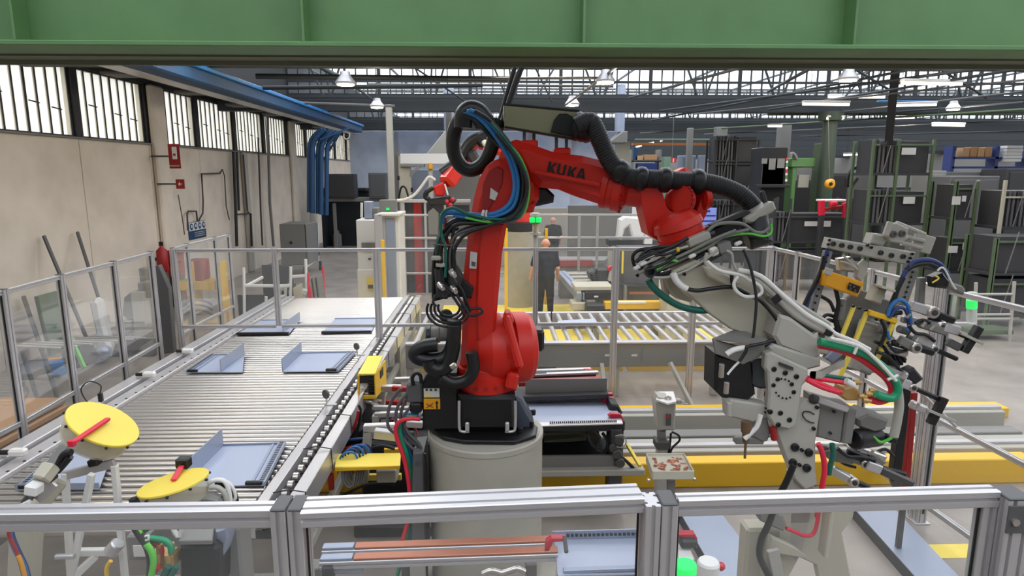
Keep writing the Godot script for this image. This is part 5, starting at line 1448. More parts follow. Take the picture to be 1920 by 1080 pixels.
	put(o, "white_hose", B().tube([P(1.165,2.542,-4.06),P(1.188,2.493,-4.06),P(1.225,2.457,-4.06),P(1.261,2.436,-4.06)], 0.022, 10), M.white)
	put(o, "sleeve_hose", B().tube([P(1.261,2.436,-4.06),P(1.332,2.425,-4.06),P(1.426,2.438,-4.06),P(1.535,2.448,-4.06),P(1.599,2.434,-4.06),P(1.672,2.398,-4.06)], 0.014, 10), M.black)
	put(o, "coil_cable", B().tube([P(1.578,2.525,-4.02),P(1.553,2.483,-4.02),P(1.57,2.431,-4.02),P(1.629,2.392,-4.02),P(1.699,2.391,-4.02),P(1.739,2.419,-4.02),P(1.722,2.462,-4.02),P(1.657,2.497,-4.02),P(1.599,2.532,-4.02),P(1.528,2.546,-4.02),P(1.443,2.568,-4.02),P(1.371,2.623,-4.02)], 0.012, 8, 5), M.white)
	put(o, "coil_cable", B().tube([P(1.539,2.538,-4.03),P(1.551,2.468,-4.03),P(1.611,2.397,-4.03),P(1.718,2.375,-4.03),P(1.816,2.285,-4.03),P(1.872,2.202,-4.03),P(1.878,2.123,-4.03),P(1.831,2.08,-4.03),P(1.741,2.044,-4.03),P(1.685,2.03,-4.03)], 0.013, 8, 5), M.black)
	put(o, "thin_cable", B().tube([P(1.586,2.703,-3.98),P(1.625,2.621,-3.98),P(1.659,2.524,-3.98),P(1.69,2.385,-3.98),P(1.692,2.244,-3.98),P(1.686,2.13,-3.98),P(1.67,2.058,-3.98),P(1.636,1.986,-3.98)], 0.01, 8, 5), M.rubber)
	# the media pipes along the upper edge
	put(o, "media_pipe", B().tube([P(1.57,2.55,-4.04),P(1.714,2.493,-4.04),P(1.826,2.401,-4.04),P(1.978,2.264,-4.04),P(2.128,2.176,-4.04),P(2.226,2.132,-4.04)], 0.022, 10), M.pale)
	put(o, "media_pipe", B().tube([P(1.575,2.567,-4.02),P(1.725,2.525,-4.02),P(1.889,2.39,-4.02),P(2.047,2.268,-4.02),P(2.189,2.188,-4.02),P(2.25,2.137,-4.02),P(2.377,2.085,-4.02),P(2.491,2.026,-4.02)], 0.016, 10), M.white)
	put(o, "media_pipe", B().tube([P(1.811,2.365,-4.08),P(1.962,2.255,-4.08),P(2.091,2.174,-4.08),P(2.205,2.107,-4.08)], 0.02, 10), M.grey)
	put(o, "side_frame", B().extrude([P(1.763,2.465,-4.12),P(1.821,2.465,-4.12),P(2.27,2.193,-4.12),P(2.289,2.141,-4.12),P(2.239,2.127,-4.12),P(1.813,2.371,-4.12)], Vector3(0, 0, -0.06), 0.012), M.pale)
	put(o, "pipe_clip", B().bar(P(1.799,2.363,-3.98), P(1.842,2.398,-3.98), 0.008, 0.05), M.black)
	put(o, "pipe_clip", B().bar(P(2.173,2.134,-3.98), P(2.191,2.169,-3.98), 0.008, 0.05), M.black)
	# transformer housing with sloped top, on its base block
	put(o, "housing", B().extrude([P(1.86,2.274,-4),P(1.939,2.252,-4),P(2.105,2.136,-4),P(2.135,2.15,-4),P(2.16,1.991,-4),P(2.112,1.962,-4),P(1.877,2.058,-4),P(1.829,2.131,-4)], Vector3(0, 0, -0.26), 0.02), M.pale)
	put(o, "base_block", B().extrude([P(1.804,2.057,-3.98),P(1.831,2.079,-3.98),P(2.151,1.975,-3.98),P(2.155,1.924,-3.98),P(2.058,1.899,-3.98),P(1.795,1.985,-3.98)], Vector3(0, 0, -0.3), 0.015), M.pale)
	put(o, "side_shelf", B().extrude([P(2.045,1.921,-3.9), P(2.122,1.992,-3.9), P(2.376,2.005,-4.15), P(2.41,1.96,-4.15), P(2.081,1.899,-3.9)], Vector3(0, -0.05, 0), 0.008), M.pale)
	put(o, "hook_plate", B().extrude([P(2.265,1.931,-4.15),P(2.332,2.006,-4.15),P(2.416,1.975,-4.15),P(2.327,1.892,-4.15)], Vector3(0, 0, -0.05), 0.01), M.galv)
	# front plate with ring of bolts
	put(o, "front_plate", B().extrude([P(1.743,2.038,-3.9),P(1.777,2.051,-3.9),P(2.029,1.935,-3.9),P(2.035,1.863,-3.9),P(2,1.82,-3.9),P(1.994,1.689,-3.9),P(1.977,1.542,-3.9),P(1.936,1.52,-3.9),P(1.835,1.544,-3.9),P(1.78,1.626,-3.9),P(1.784,1.764,-3.9),P(1.766,1.909,-3.9),P(1.743,1.945,-3.9)], Vector3(0, 0, -0.07), 0.012), M.pale)
	put(o, "name_recess", B().extrude([P(1.828,1.989,-3.895),P(1.921,1.952,-3.895),P(1.923,1.931,-3.895),P(1.829,1.967,-3.895)], Vector3(0, 0, 0.012)), M.dark)
	bolts(o, "socket_bolt", [P(1.803,1.937,-3.9), P(1.878,1.912,-3.9), P(1.953,1.886,-3.9), P(1.867,1.639,-3.9), P(1.799,1.648,-3.9), P(1.931,1.591,-3.9), P(1.859,1.558,-3.9)], 0.017, M.black)
	bolts(o, "ring_bolt", [P(1.832,1.869,-3.9), P(1.926,1.835,-3.9), P(1.807,1.829,-3.9), P(1.944,1.781,-3.9)], 0.014, M.black)
	bolts(o, "pin_hole", [P(1.856,1.872,-3.9), P(1.881,1.868,-3.9), P(1.906,1.857,-3.9), P(1.828,1.779,-3.9), P(1.847,1.757,-3.9), P(1.873,1.742,-3.9), P(1.898,1.738,-3.9), P(1.922,1.745,-3.9), P(1.769,1.67,-3.9), P(1.768,1.644,-3.9)], 0.006, M.black)
	# lower arm plate with four big bolts and a felt-pen mark
	put(o, "lower_plate", B().extrude([P(2.037,1.681,-3.96),P(2.064,1.703,-3.96),P(2.161,1.665,-3.96),P(2.165,1.609,-3.96),P(2.154,1.402,-3.96),P(2.171,1.21,-3.96),P(2.196,1.093,-3.96),P(2.111,1.055,-3.96),P(2.031,1.135,-3.96),P(1.96,1.29,-3.96),P(1.872,1.496,-3.96),P(1.877,1.534,-3.96)], Vector3(0, 0, -0.08), 0.012), M.pale)
	put(o, "lower_arm", B().extrude([P(2.026,1.153,-4),P(2.194,1.174,-4),P(2.198,0.874,-4),P(2.157,0.55,-4),P(2.087,0.469,-4),P(2.041,0.675,-4),P(2.03,0.916,-4)], Vector3(0, 0, -0.1), 0.015), M.pale)
	bolts(o, "big_bolt", [P(2.011,1.374,-3.95), P(2.108,1.335,-3.95), P(2.005,1.263,-3.95), P(2.103,1.224,-3.95)], 0.028, M.black)
	bolts(o, "small_bolt", [P(2.135,1.654,-3.95), P(2.126,1.505,-3.95), P(2.059,1.354,-3.95), P(2.053,1.247,-3.95)], 0.012, M.black)
	put(o, "pen_mark", B().tube([P(2.122,1.605,-3.952),P(2.088,1.624,-3.952),P(2.052,1.625,-3.952),P(2.044,1.602,-3.952),P(2.064,1.572,-3.952),P(2.094,1.553,-3.952),P(2.127,1.545,-3.952)], 0.004, 6, 4), M.black)
	# slide housing to the right, with guide and motor
	put(o, "slide_housing", B().extrude([P(2.186,1.672,-4.04),P(2.383,1.61,-4.04),P(2.377,1.356,-4.04),P(2.202,1.405,-4.04)], Vector3(0, 0, -0.22), 0.012), M.grey)
	put(o, "slide_cover", B().extrude([P(2.378,1.613,-4.02),P(2.453,1.601,-4.02),P(2.44,1.356,-4.02),P(2.372,1.365,-4.02)], Vector3(0, 0, -0.24), 0.012), M.grey)
	put(o, "slide_lip", B().bar(P(2.139,1.702,-3.98), P(2.362,1.625,-3.98), 0.03, 0.04, 0.008), M.alu)
	bolts(o, "housing_bolt", [P(2.298,1.592,-4.03), P(2.286,1.439,-4.03)], 0.01, M.dark)
	put(o, "hinge_pin", B().cyl(P(2.092,1.718,-3.96), P(2.136,1.702,-3.96), 0.03, 12, 0.005), M.dark)
	put(o, "servo_body", B().extrude([P(2.496,1.516,-4.08),P(2.574,1.554,-4.08),P(2.721,1.505,-4.08),P(2.706,1.436,-4.08),P(2.625,1.413,-4.08),P(2.517,1.454,-4.08)], Vector3(0, 0, -0.2), 0.015), M.grey)
	put(o, "servo_shaft", B().cyl(P(2.462,1.381,-4.05), P(2.692,1.359,-4.15), 0.07, 18, 0.012), M.black)
	put(o, "servo_plug", B().box(P(2.748,1.364,-4.1), Vector3(0.08, 0.05, 0.07), Basis(Vector3.BACK, -0.3), 0.01), M.black)
	put(o, "earth_cable", B().tube([P(2.594,1.403,-4.05),P(2.65,1.36,-4.05),P(2.694,1.371,-4.05),P(2.729,1.394,-4.05)], 0.011, 8), M.lime)
	# motor with its sloped sheet cover on the left
	put(o, "motor", B().extrude([P(1.447,2.017,-3.98),P(1.698,1.957,-3.98),P(1.734,1.736,-3.98),P(1.687,1.692,-3.98),P(1.515,1.709,-3.98),P(1.454,1.769,-3.98)], Vector3(0, 0, -0.24), 0.02), M.black)
	put(o, "motor_cover", B().extrude([P(1.423,2.125,-3.98), P(1.594,1.981,-3.88), P(1.727,2.051,-3.88), P(1.765,2.123,-3.95), P(1.711,2.13,-4.15), P(1.644,2.111,-4.2)], Vector3(0, -0.012, 0)), M.grey)
	put(o, "cover_skirt", B().extrude([P(1.42,2.12,-3.97),P(1.624,2.061,-3.97),P(1.761,2.103,-3.97),P(1.767,2.017,-3.97),P(1.631,1.946,-3.97),P(1.443,2.02,-3.97)], Vector3(0, 0, -0.03), 0.005), M.grey)
	put(o, "silver_connector", B().cyl(P(1.462,1.883,-3.9), P(1.463,1.976,-3.9), 0.018, 12, 0.004), M.steel)
	put(o, "silver_connector", B().cyl(P(1.492,1.782,-3.88), P(1.494,1.861,-3.88), 0.018, 12, 0.004), M.steel)
	put(o, "white_lead", B().tube([P(1.472,2.051,-3.86),P(1.518,2.079,-3.86),P(1.585,2.092,-3.86)], 0.018, 10), M.white)
	put(o, "white_lead", B().tube([P(1.487,1.917,-3.86),P(1.519,1.96,-3.86),P(1.557,2.001,-3.86)], 0.008, 8), M.white)
	put(o, "black_lead", B().tube([P(1.549,2.008,-3.84),P(1.586,2.07,-3.84),P(1.597,2.105,-3.84),P(1.691,2.125,-3.84),P(1.751,2.145,-3.84)], 0.011, 8), M.black)
	put(o, "rear_drum", B().cyl(P(1.857,1.812,-4.2), P(1.76,1.883,-3.98), 0.1, 20, 0.01), M.rubber)
	# short electrode arm to the left
	put(o, "electrode_arm", B().extrude([P(1.529,1.709,-3.94),P(1.564,1.716,-3.94),P(1.8,1.676,-3.94),P(1.819,1.617,-3.94),P(1.737,1.566,-3.94),P(1.709,1.555,-3.94),P(1.542,1.598,-3.94)], Vector3(0, 0, -0.12), 0.012), M.pale)
	put(o, "arm_end", B().extrude([P(1.51,1.716,-3.9),P(1.549,1.709,-3.9),P(1.552,1.606,-3.9),P(1.52,1.614,-3.9)], Vector3(0, 0, -0.1), 0.008), M.pale)
	put(o, "electrode_holder", B().lathe(P(1.632,1.599,-3.86), P(1.637,1.311,-3.86) - P(1.632,1.599,-3.86), [Vector2(0, 0.034), Vector2(0.07, 0.034), Vector2(0.08, 0.026), Vector2(0.14, 0.02), Vector2(0.15, 0.009), Vector2(0.255, 0.008)], 14), paint(rgb(112, 88, 66), 0.45, 0.4))
	put(o, "electrode_hose", B().tube([P(1.711,1.65,-3.84),P(1.695,1.578,-3.84),P(1.669,1.542,-3.84),P(1.617,1.487,-3.84)], 0.016, 10), M.white)
	put(o, "arm_block", B().extrude([P(1.76,1.557,-3.96),P(1.816,1.579,-3.96),P(1.845,1.474,-3.96),P(1.828,1.414,-3.96),P(1.792,1.406,-3.96),P(1.725,1.445,-3.96)], Vector3(0, 0, -0.1), 0.012), M.grey)
	put(o, "arm_tab", B().bar(P(1.612,1.414,-4), P(1.809,1.411,-4), 0.06, 0.05, 0.008), M.grey)
	put(o, "red_sleeve", B().cyl(P(1.839,1.535,-3.94), P(1.861,1.437,-3.94), 0.022, 10), M.deep_red)
	# brass manifold with its red and green hoses
	put(o, "brass_manifold", B().extrude([P(2.319,1.775,-3.98),P(2.383,1.789,-3.98),P(2.429,1.759,-3.98),P(2.436,1.684,-3.98),P(2.349,1.685,-3.98),P(2.303,1.716,-3.98)], Vector3(0, 0, -0.12), 0.012), M.brass)
	for p in [P(2.401,1.736,-3.94), P(2.443,1.751,-3.94), P(2.42,1.714,-3.92), P(2.481,1.765,-3.96), P(2.38,1.819,-3.98)]:
		put(o, "brass_fitting", B().lathe(p, Vector3(1, -0.1, 0.2), [Vector2(0, 0.016), Vector2(0.012, 0.02), Vector2(0.03, 0.02), Vector2(0.034, 0.014), Vector2(0.05, 0.014)], 8), M.brass)
	put(o, "white_fitting", B().cyl(P(2.282,1.854,-3.9), P(2.334,1.824,-3.9), 0.022, 10), M.white)
	var hoses := [
		["hose_red", [P(2.031,1.871,-3.92),P(2.13,1.859,-3.92),P(2.223,1.844,-3.92),P(2.302,1.832,-3.92)], 0.015], ["hose_red", [P(2.028,1.867,-3.9),P(2.14,1.826,-3.9),P(2.261,1.774,-3.9)], 0.015], ["hose_red", [P(2.016,1.867,-3.89),P(2.119,1.815,-3.89),P(2.234,1.778,-3.89)], 0.015],
		["dark_green", [P(2.078,1.879,-3.96),P(2.207,1.864,-3.96),P(2.352,1.84,-3.96)], 0.015],
		["hose_green", [P(2.083,2.12,-3.9),P(2.204,2.09,-3.9),P(2.355,2.047,-3.9),P(2.458,1.989,-3.9),P(2.55,1.916,-3.9),P(2.615,1.843,-3.9),P(2.633,1.778,-3.9),P(2.605,1.734,-3.9),P(2.541,1.742,-3.9),P(2.489,1.764,-3.9)], 0.026],
		["hose_red", [P(2.107,2.087,-3.94),P(2.236,2.058,-3.94),P(2.368,2.006,-3.94),P(2.489,1.926,-3.94),P(2.574,1.859,-3.94),P(2.621,1.786,-3.94),P(2.61,1.727,-3.94),P(2.548,1.698,-3.94),P(2.475,1.713,-3.94)], 0.026],
		["pale", [P(2.671,1.771,-3.96),P(2.694,1.659,-3.96),P(2.692,1.547,-3.96),P(2.682,1.441,-3.96)], 0.03],
		["white", [P(2.129,2.151,-3.86),P(2.248,2.122,-3.86),P(2.342,2.086,-3.86),P(2.44,2.008,-3.86),P(2.509,1.943,-3.86),P(2.587,1.864,-3.86)], 0.012],
		["hose_red", [P(2.17,1.394,-3.96),P(2.205,1.325,-3.96),P(2.23,1.209,-3.96),P(2.225,1.093,-3.96),P(2.209,0.857,-3.96)], 0.018], ["dark_green", [P(2.287,1.375,-4),P(2.301,1.297,-4),P(2.288,1.204,-4),P(2.285,1.15,-4)], 0.018],
		["hose_red", [P(2.187,1.009,-3.9),P(2.177,0.833,-3.9),P(2.153,0.766,-3.9),P(2.098,0.759,-3.9),P(2.022,0.792,-3.9),P(1.969,0.817,-3.9)], 0.013],
		["black", [P(1.954,1.302,-3.84),P(1.914,1.182,-3.84),P(1.86,1.047,-3.84),P(1.815,0.875,-3.84),P(1.779,0.778,-3.84),P(1.773,0.661,-3.84),P(1.816,0.557,-3.84),P(1.874,0.461,-3.84)], 0.022],
	]
	for h in hoses:
		put(o, "hose", B().tube(h[1], h[2], 10, 5), M[h[0]])
	put(o, "hose_tie", B().tube([P(2.294,2.045,-3.86),P(2.302,2.066,-3.86),P(2.31,2.094,-3.86)], 0.01, 6, 1), M.white)
	put(o, "hose_tie", B().tube([P(2.53,1.872,-3.86),P(2.564,1.886,-3.86),P(2.597,1.9,-3.86)], 0.01, 6, 1), M.white)
	# jaw at the foot of the gun, lying in its parking stand
	put(o, "jaw_arm", B().extrude([P(1.751,0.964,-3.84),P(1.784,1.01,-3.84),P(1.91,0.946,-3.84),P(1.945,0.872,-3.84),P(1.927,0.822,-3.84),P(1.763,0.903,-3.84)], Vector3(0, 0, -0.14), 0.012), M.grey)
	var s := thing("parking_stand", "off-white steel parking stand with sloping ribs below the welding gun", "stand", P(2.263,0.4,-4.005))
	put(s, "rear_plate", B().extrude([P(1.879,0.939,-4), P(2.498,0.949,-4), P(2.488,0.821,-4), P(2.423,0.709,-4), P(2.538,0.293,-4), P(2.603,-0.135,-4), P(2.423,-0.131,-4), P(2.255,0.466,-4), P(2.136,0.526,-4), P(2.039,0.304,-4), P(1.928,0.264,-4)], Vector3(0, 0, -0.06), 0.01), M.cream)
	put(s, "rib", B().extrude([P(1.871,0.755,-3.9),P(2.039,0.673,-3.9),P(2.157,0.583,-3.9),P(1.94,0.619,-3.9),P(1.908,0.459,-3.9),P(1.88,0.337,-3.9),P(1.834,0.46,-3.9)], Vector3(0, 0, -0.05), 0.01), M.cream)
	put(s, "rib", B().bar(P(2.217,0.64,-3.86), P(2.231,1.011,-3.86), 0.03, 0.1, 0.006), M.cream)
	put(s, "leg", B().bar(P(1.866,0.686,-3.86), P(1.956,0.364,-3.86), 0.03, 0.08, 0.006), M.pale)
	put(s, "foot", B().span(Vector3(1.55, 0, -4.3), Vector3(2.25, 0.03, -3.75), 0.005), M.grey)
	put(s, "column", B().span(Vector3(1.75, 0.03, -4.15), Vector3(2.0, 0.75, -4.0), 0.02), M.cream)


func tool_rack() -> void:
	var o := thing("clamp_gripper", "white drilled clamping gripper tool with a yellow valve box and blue hoses", "gripper", P(3.748,0.2,-5.746))
	put(o, "top_beam", B().extrude([P(2.473,2.713,-4.6),P(3.128,2.605,-4.6),P(3.091,2.505,-4.6),P(2.456,2.635,-4.6)], Vector3(0, 0, -0.1), 0.01), M.pale)
	bolts(o, "beam_hole", [P(2.495,2.671,-4.59), P(2.56,2.659,-4.59), P(2.625,2.647,-4.59), P(2.698,2.635,-4.59), P(2.857,2.603,-4.59), P(2.939,2.583,-4.59), P(3.028,2.575,-4.59)], 0.018, M.dark)
	bolts(o, "beam_bolt", [P(2.751,2.659,-4.59), P(2.781,2.643,-4.59), P(3.094,2.594,-4.59), P(3.082,2.562,-4.59), P(3.069,2.535,-4.59), P(2.461,2.699,-4.59), P(2.456,2.667,-4.59)], 0.01, M.black)
	put(o, "top_block", B().extrude([P(2.78,2.669,-4.6),P(2.8,2.744,-4.6),P(2.881,2.736,-4.6),P(2.902,2.689,-4.6),P(2.874,2.649,-4.6)], Vector3(0, 0, -0.12), 0.012), M.pale)
	put(o, "top_plate", B().extrude([P(2.873,2.724,-4.56),P(2.895,2.817,-4.56),P(2.934,2.825,-4.56),P(3.029,2.786,-4.56),P(3.018,2.708,-4.56),P(2.998,2.669,-4.56),P(2.901,2.685,-4.56)], Vector3(0, 0, -0.05), 0.008), M.pale)
	bolts(o, "plate_hole", [P(2.912,2.744,-4.55), P(2.975,2.748,-4.55)], 0.024, M.mid)
	bolts(o, "plate_slot", [P(2.866,2.823,-4.54), P(2.857,2.796,-4.54), P(2.852,2.776,-4.54), P(2.846,2.753,-4.54)], 0.008, M.black)
	put(o, "plate_edge", B().bar(P(2.844,2.734,-4.54), P(2.869,2.834,-4.54), 0.03, 0.04, 0.004), M.pale)
	put(o, "rear_plate", B().bar(P(3.22,2.596,-4.7), P(3.254,2.725,-4.7), 0.03, 0.16, 0.006), M.pale)
	for r in [[P(3.096,2.712,-4.68), P(3.23,2.679,-4.68)], [P(3.06,2.664,-4.68), P(3.219,2.627,-4.68)], [P(3.016,2.814,-4.7), P(3.246,2.725,-4.7)]]:
		put(o, "guide_rod", B().cyl(r[0], r[1], 0.018, 10), M.pale)
	# drilled uprights, bent forward
	put(o, "left_upright", B().bar(P(2.472,2.616,-4.62), P(2.391,2.148,-4.62), 0.06, 0.05, 0.005), M.grey)
	put(o, "right_upright", B().bar(P(3.118,2.477,-4.6), P(3.059,2.206,-4.6), 0.07, 0.05, 0.005), M.grey)
	put(o, "right_upright", B().bar(P(3.228,2.406,-4.66), P(3.24,2.192,-4.66), 0.05, 0.05, 0.005), M.grey)
	var dl := []
	var dr := []
	for i in 9:
		dl.append((P(2.456,2.589,-4.585)).lerp(P(2.383,2.18,-4.585), i / 8.0))
		if i < 7:
			dr.append((P(3.093,2.462,-4.565)).lerp(P(3.045,2.238,-4.565), i / 6.0))
	bolts(o, "upright_hole", dl, 0.008, M.black)
	bolts(o, "upright_hole", dr, 0.008, M.black)
	put(o, "swivel_arm", B().extrude([P(2.783,2.546,-4.66),P(2.818,2.522,-4.66),P(2.82,2.429,-4.66),P(2.773,2.36,-4.66),P(2.724,2.409,-4.66),P(2.732,2.49,-4.66)], Vector3(0, 0, -0.05), 0.015), M.pale)
	put(o, "clamp_cluster", B().extrude([P(2.577,2.55,-4.64),P(2.673,2.565,-4.64),P(2.736,2.493,-4.64),P(2.701,2.445,-4.64),P(2.594,2.461,-4.64)], Vector3(0, 0, -0.08), 0.015), M.steel)
	for r in [[P(2.576,2.587,-4.6),P(2.62,2.547,-4.6),P(2.673,2.499,-4.6)], [P(2.545,2.542,-4.58),P(2.611,2.526,-4.58),P(2.687,2.482,-4.58)]]:
		put(o, "clamp_cable", B().tube(r, 0.009, 8), M.pale)
	# yellow valve box
	var vb := put(o, "valve_box", B().extrude([P(2.413,2.479,-4.5),P(2.437,2.483,-4.5),P(2.701,2.396,-4.5),P(2.699,2.372,-4.5),P(2.664,2.285,-4.5),P(2.407,2.373,-4.5)], Vector3(0, 0, -0.12), 0.01), M.amber)
	put(vb, "window", B().extrude([P(2.583,2.401,-4.495),P(2.669,2.369,-4.495),P(2.654,2.318,-4.495),P(2.572,2.354,-4.495)], Vector3(0, 0, 0.01), 0.003), M.black)
	put(vb, "top_lip", B().bar(P(2.397,2.487,-4.5), P(2.453,2.471,-4.5), 0.02, 0.05, 0.004), M.pale)
	for p in [P(2.585,2.38,-4.48), P(2.613,2.368,-4.48), P(2.591,2.356,-4.48), P(2.624,2.34,-4.48)]:
		put(vb, "button", B().box(p, Vector3(0.016, 0.016, 0.008), Basis(), 0.003), M.mid)
	put(o, "white_box", B().extrude([P(2.834,2.354,-4.55),P(2.909,2.33,-4.55),P(2.873,2.217,-4.55),P(2.797,2.25,-4.55)], Vector3(0, 0, -0.1), 0.01), M.cream)
	put(o, "box_lid", B().bar(P(2.815,2.368,-4.52), P(2.922,2.335,-4.52), 0.1, 0.02, 0.004), M.cream)
	# centre plates behind, and the yellow ladder frame with pale cylinders
	put(o, "back_plate", B().extrude([P(2.7,2.233,-4.72),P(2.792,2.316,-4.72),P(3.139,2.18,-4.72),P(3.095,1.892,-4.72),P(2.986,1.634,-4.72),P(2.642,1.681,-4.72),P(2.653,2.023,-4.72)], Vector3(0, 0, -0.04), 0.01), M.grey)
	put(o, "yellow_rail", B().bar(P(2.639,2.221,-4.5), P(2.545,1.906,-4.5), 0.02, 0.03, 0.003), M.lid)
	put(o, "yellow_rail", B().bar(P(2.73,2.185,-4.48), P(2.621,1.83,-4.48), 0.024, 0.03, 0.003), M.lid)
	put(o, "yellow_rail", B().bar(P(2.621,1.83,-4.48), P(2.574,1.69,-4.48), 0.024, 0.03, 0.003), M.lid)
	put(o, "yellow_bar", B().bar(P(2.726,2.185,-4.46), P(2.94,2.116,-4.46), 0.04, 0.04, 0.006), M.yellow)
	put(o, "yellow_rail", B().bar(P(2.931,2.106,-4.47), P(2.821,1.782,-4.47), 0.024, 0.03, 0.003), M.lid)
	bolts(o, "frame_bolt", [P(2.623,2.225,-4.48), P(2.672,2.209,-4.48), P(2.721,2.193,-4.48), P(2.791,2.129,-4.46), P(2.886,2.1,-4.46), P(2.608,2.204,-4.6)], 0.01, M.black)
	for q in [[P(2.785,2.064,-4.58),P(2.877,2.039,-4.58),P(2.839,1.848,-4.58),P(2.754,1.883,-4.58)], [P(2.867,2.092,-4.6),P(2.918,2.075,-4.6),P(2.884,1.926,-4.6),P(2.841,1.943,-4.6)], [P(2.707,1.822,-4.56),P(2.843,1.771,-4.56),P(2.803,1.687,-4.56),P(2.692,1.73,-4.56)]]:
		put(o, "valve_body", B().extrude(q, Vector3(0, 0, -0.1), 0.01), M.pale)
	for r in [[P(2.836,2.051,-4.5), P(2.91,2.026,-4.5), 0.03], [P(2.717,1.755,-4.48), P(2.801,1.721,-4.48), 0.026], [P(3.002,2.045,-4.52), P(3.085,2.02,-4.52), 0.03], [P(2.618,2.253,-4.62), P(2.609,2.089,-4.62), 0.03]]:
		put(o, "cylinder", B().cyl(r[0], r[1], r[2], 14, 0.005), M.grey)
	put(o, "coiled_cable", B().tube([P(2.47,2.09,-4.62),P(2.507,2.131,-4.62),P(2.575,2.106,-4.62),P(2.597,2.04,-4.62),P(2.544,1.998,-4.62),P(2.491,2.04,-4.62),P(2.519,2.09,-4.62),P(2.587,2.065,-4.62),P(2.626,1.998,-4.62)], 0.014, 8), M.black)
	put(o, "coiled_cable", B().tube([P(2.543,2.339,-4.6),P(2.578,2.217,-4.6),P(2.565,2.094,-4.6),P(2.609,1.97,-4.6)], 0.016, 8), M.black)
	put(o, "coiled_cable", B().tube([P(2.444,2.275,-4.6),P(2.512,2.234,-4.6),P(2.551,2.16,-4.6)], 0.014, 8), M.black)
	put(o, "bellows", B().tube([P(3.077,1.93,-4.58),P(3.059,1.868,-4.58),P(3.006,1.83,-4.58),P(2.927,1.797,-4.58)], 0.07, 16, 6, 0.012, 0.03), M.rubber)
	put(o, "bellows", B().tube([P(3.078,1.822,-4.55),P(3.018,1.772,-4.55),P(2.956,1.731,-4.55)], 0.05, 14, 6, 0.01, 0.03), M.rubber)
	# hoses in blue along the uprights
	for r in [[[P(2.461,2.627,-4.6),P(2.438,2.516,-4.6),P(2.394,2.38,-4.6),P(2.34,2.259,-4.6),P(2.293,2.137,-4.6)], 0.017, "navy"], [[P(2.43,2.582,-4.58),P(2.409,2.463,-4.58),P(2.349,2.323,-4.58),P(2.303,2.202,-4.58)], 0.015, "black"], [[P(2.347,2.275,-4.6),P(2.33,2.186,-4.6),P(2.329,2.096,-4.6)], 0.02, "navy"],
			[[P(3.017,2.512,-4.5),P(3.06,2.551,-4.5),P(3.153,2.562,-4.5),P(3.235,2.535,-4.5),P(3.289,2.487,-4.5),P(3.327,2.432,-4.5)], 0.017, "navy"], [[P(3.003,2.489,-4.5),P(3.055,2.52,-4.5),P(3.148,2.535,-4.5),P(3.222,2.511,-4.5)], 0.02, "black"], [[P(3.003,2.492,-4.5),P(2.972,2.418,-4.5),P(2.949,2.335,-4.5),P(2.919,2.243,-4.5),P(2.906,2.147,-4.5)], 0.017, "navy"],
			[[P(2.973,2.437,-4.48),P(2.942,2.358,-4.48),P(2.92,2.271,-4.48),P(2.884,2.16,-4.48)], 0.018, "black"], [[P(2.859,2.161,-4.44),P(2.882,2.24,-4.44),P(2.933,2.279,-4.44),P(2.991,2.247,-4.44),P(3.024,2.168,-4.44),P(3.033,2.088,-4.44),P(3.014,2.048,-4.44)], 0.014, "blue"], [[P(2.87,2.147,-4.43),P(2.91,2.211,-4.43),P(2.965,2.218,-4.43),P(3.002,2.162,-4.43),P(3.019,2.083,-4.43)], 0.012, "navy"],
			[[P(2.875,2.125,-4.46),P(2.918,2.172,-4.46),P(2.972,2.18,-4.46)], 0.018, "black"], [[P(2.871,2.049,-4.44),P(2.884,2.001,-4.44),P(2.92,1.961,-4.44)], 0.012, "blue"], [[P(3.162,2.495,-4.4),P(3.183,2.518,-4.4),P(3.216,2.503,-4.4),P(3.274,2.41,-4.4),P(3.311,2.363,-4.4)], 0.007, "white"], [[P(3.157,2.461,-4.42),P(3.191,2.438,-4.42),P(3.148,2.407,-4.42)], 0.006, "lid"]]:
		put(o, "hose", B().tube(r[0], r[1], 8, 5), M[r[2]])
	put(o, "upper_clamp", B().extrude([P(3.23,2.429,-4.52),P(3.298,2.461,-4.52),P(3.353,2.405,-4.52),P(3.337,2.341,-4.52),P(3.248,2.35,-4.52)], Vector3(0, 0, -0.1), 0.015), M.black)
	put(o, "clamp_head", B().extrude([P(3.339,2.4,-4.5),P(3.439,2.368,-4.5),P(3.467,2.336,-4.5),P(3.456,2.296,-4.5),P(3.337,2.353,-4.5)], Vector3(0, 0, -0.1), 0.012), M.grey)
	# clamping fingers reaching to the right
	var arms := [
		[P(3.023,2.237,-4.45), P(3.157,2.195,-4.42), P(3.317,2.132,-4.38), 0.07], [P(2.952,1.99,-4.42), P(3.047,1.938,-4.4), P(3.182,1.9,-4.36), 0.065], [P(3.004,2.122,-4.5), P(3.248,2.087,-4.44), P(3.444,2.005,-4.38), 0.05],
		[P(3.06,1.984,-4.5), P(3.226,1.912,-4.46), P(3.408,1.833,-4.42), 0.05], [P(3.018,1.661,-4.48), P(3.085,1.624,-4.44), P(3.286,1.537,-4.4), 0.05], [P(2.437,1.17,-4.4), P(2.719,1.075,-4.34), P(3.027,0.999,-4.28), 0.05], [P(2.511,1.009,-4.36), P(2.628,0.953,-4.3), P(2.758,0.898,-4.28), 0.06],
	]
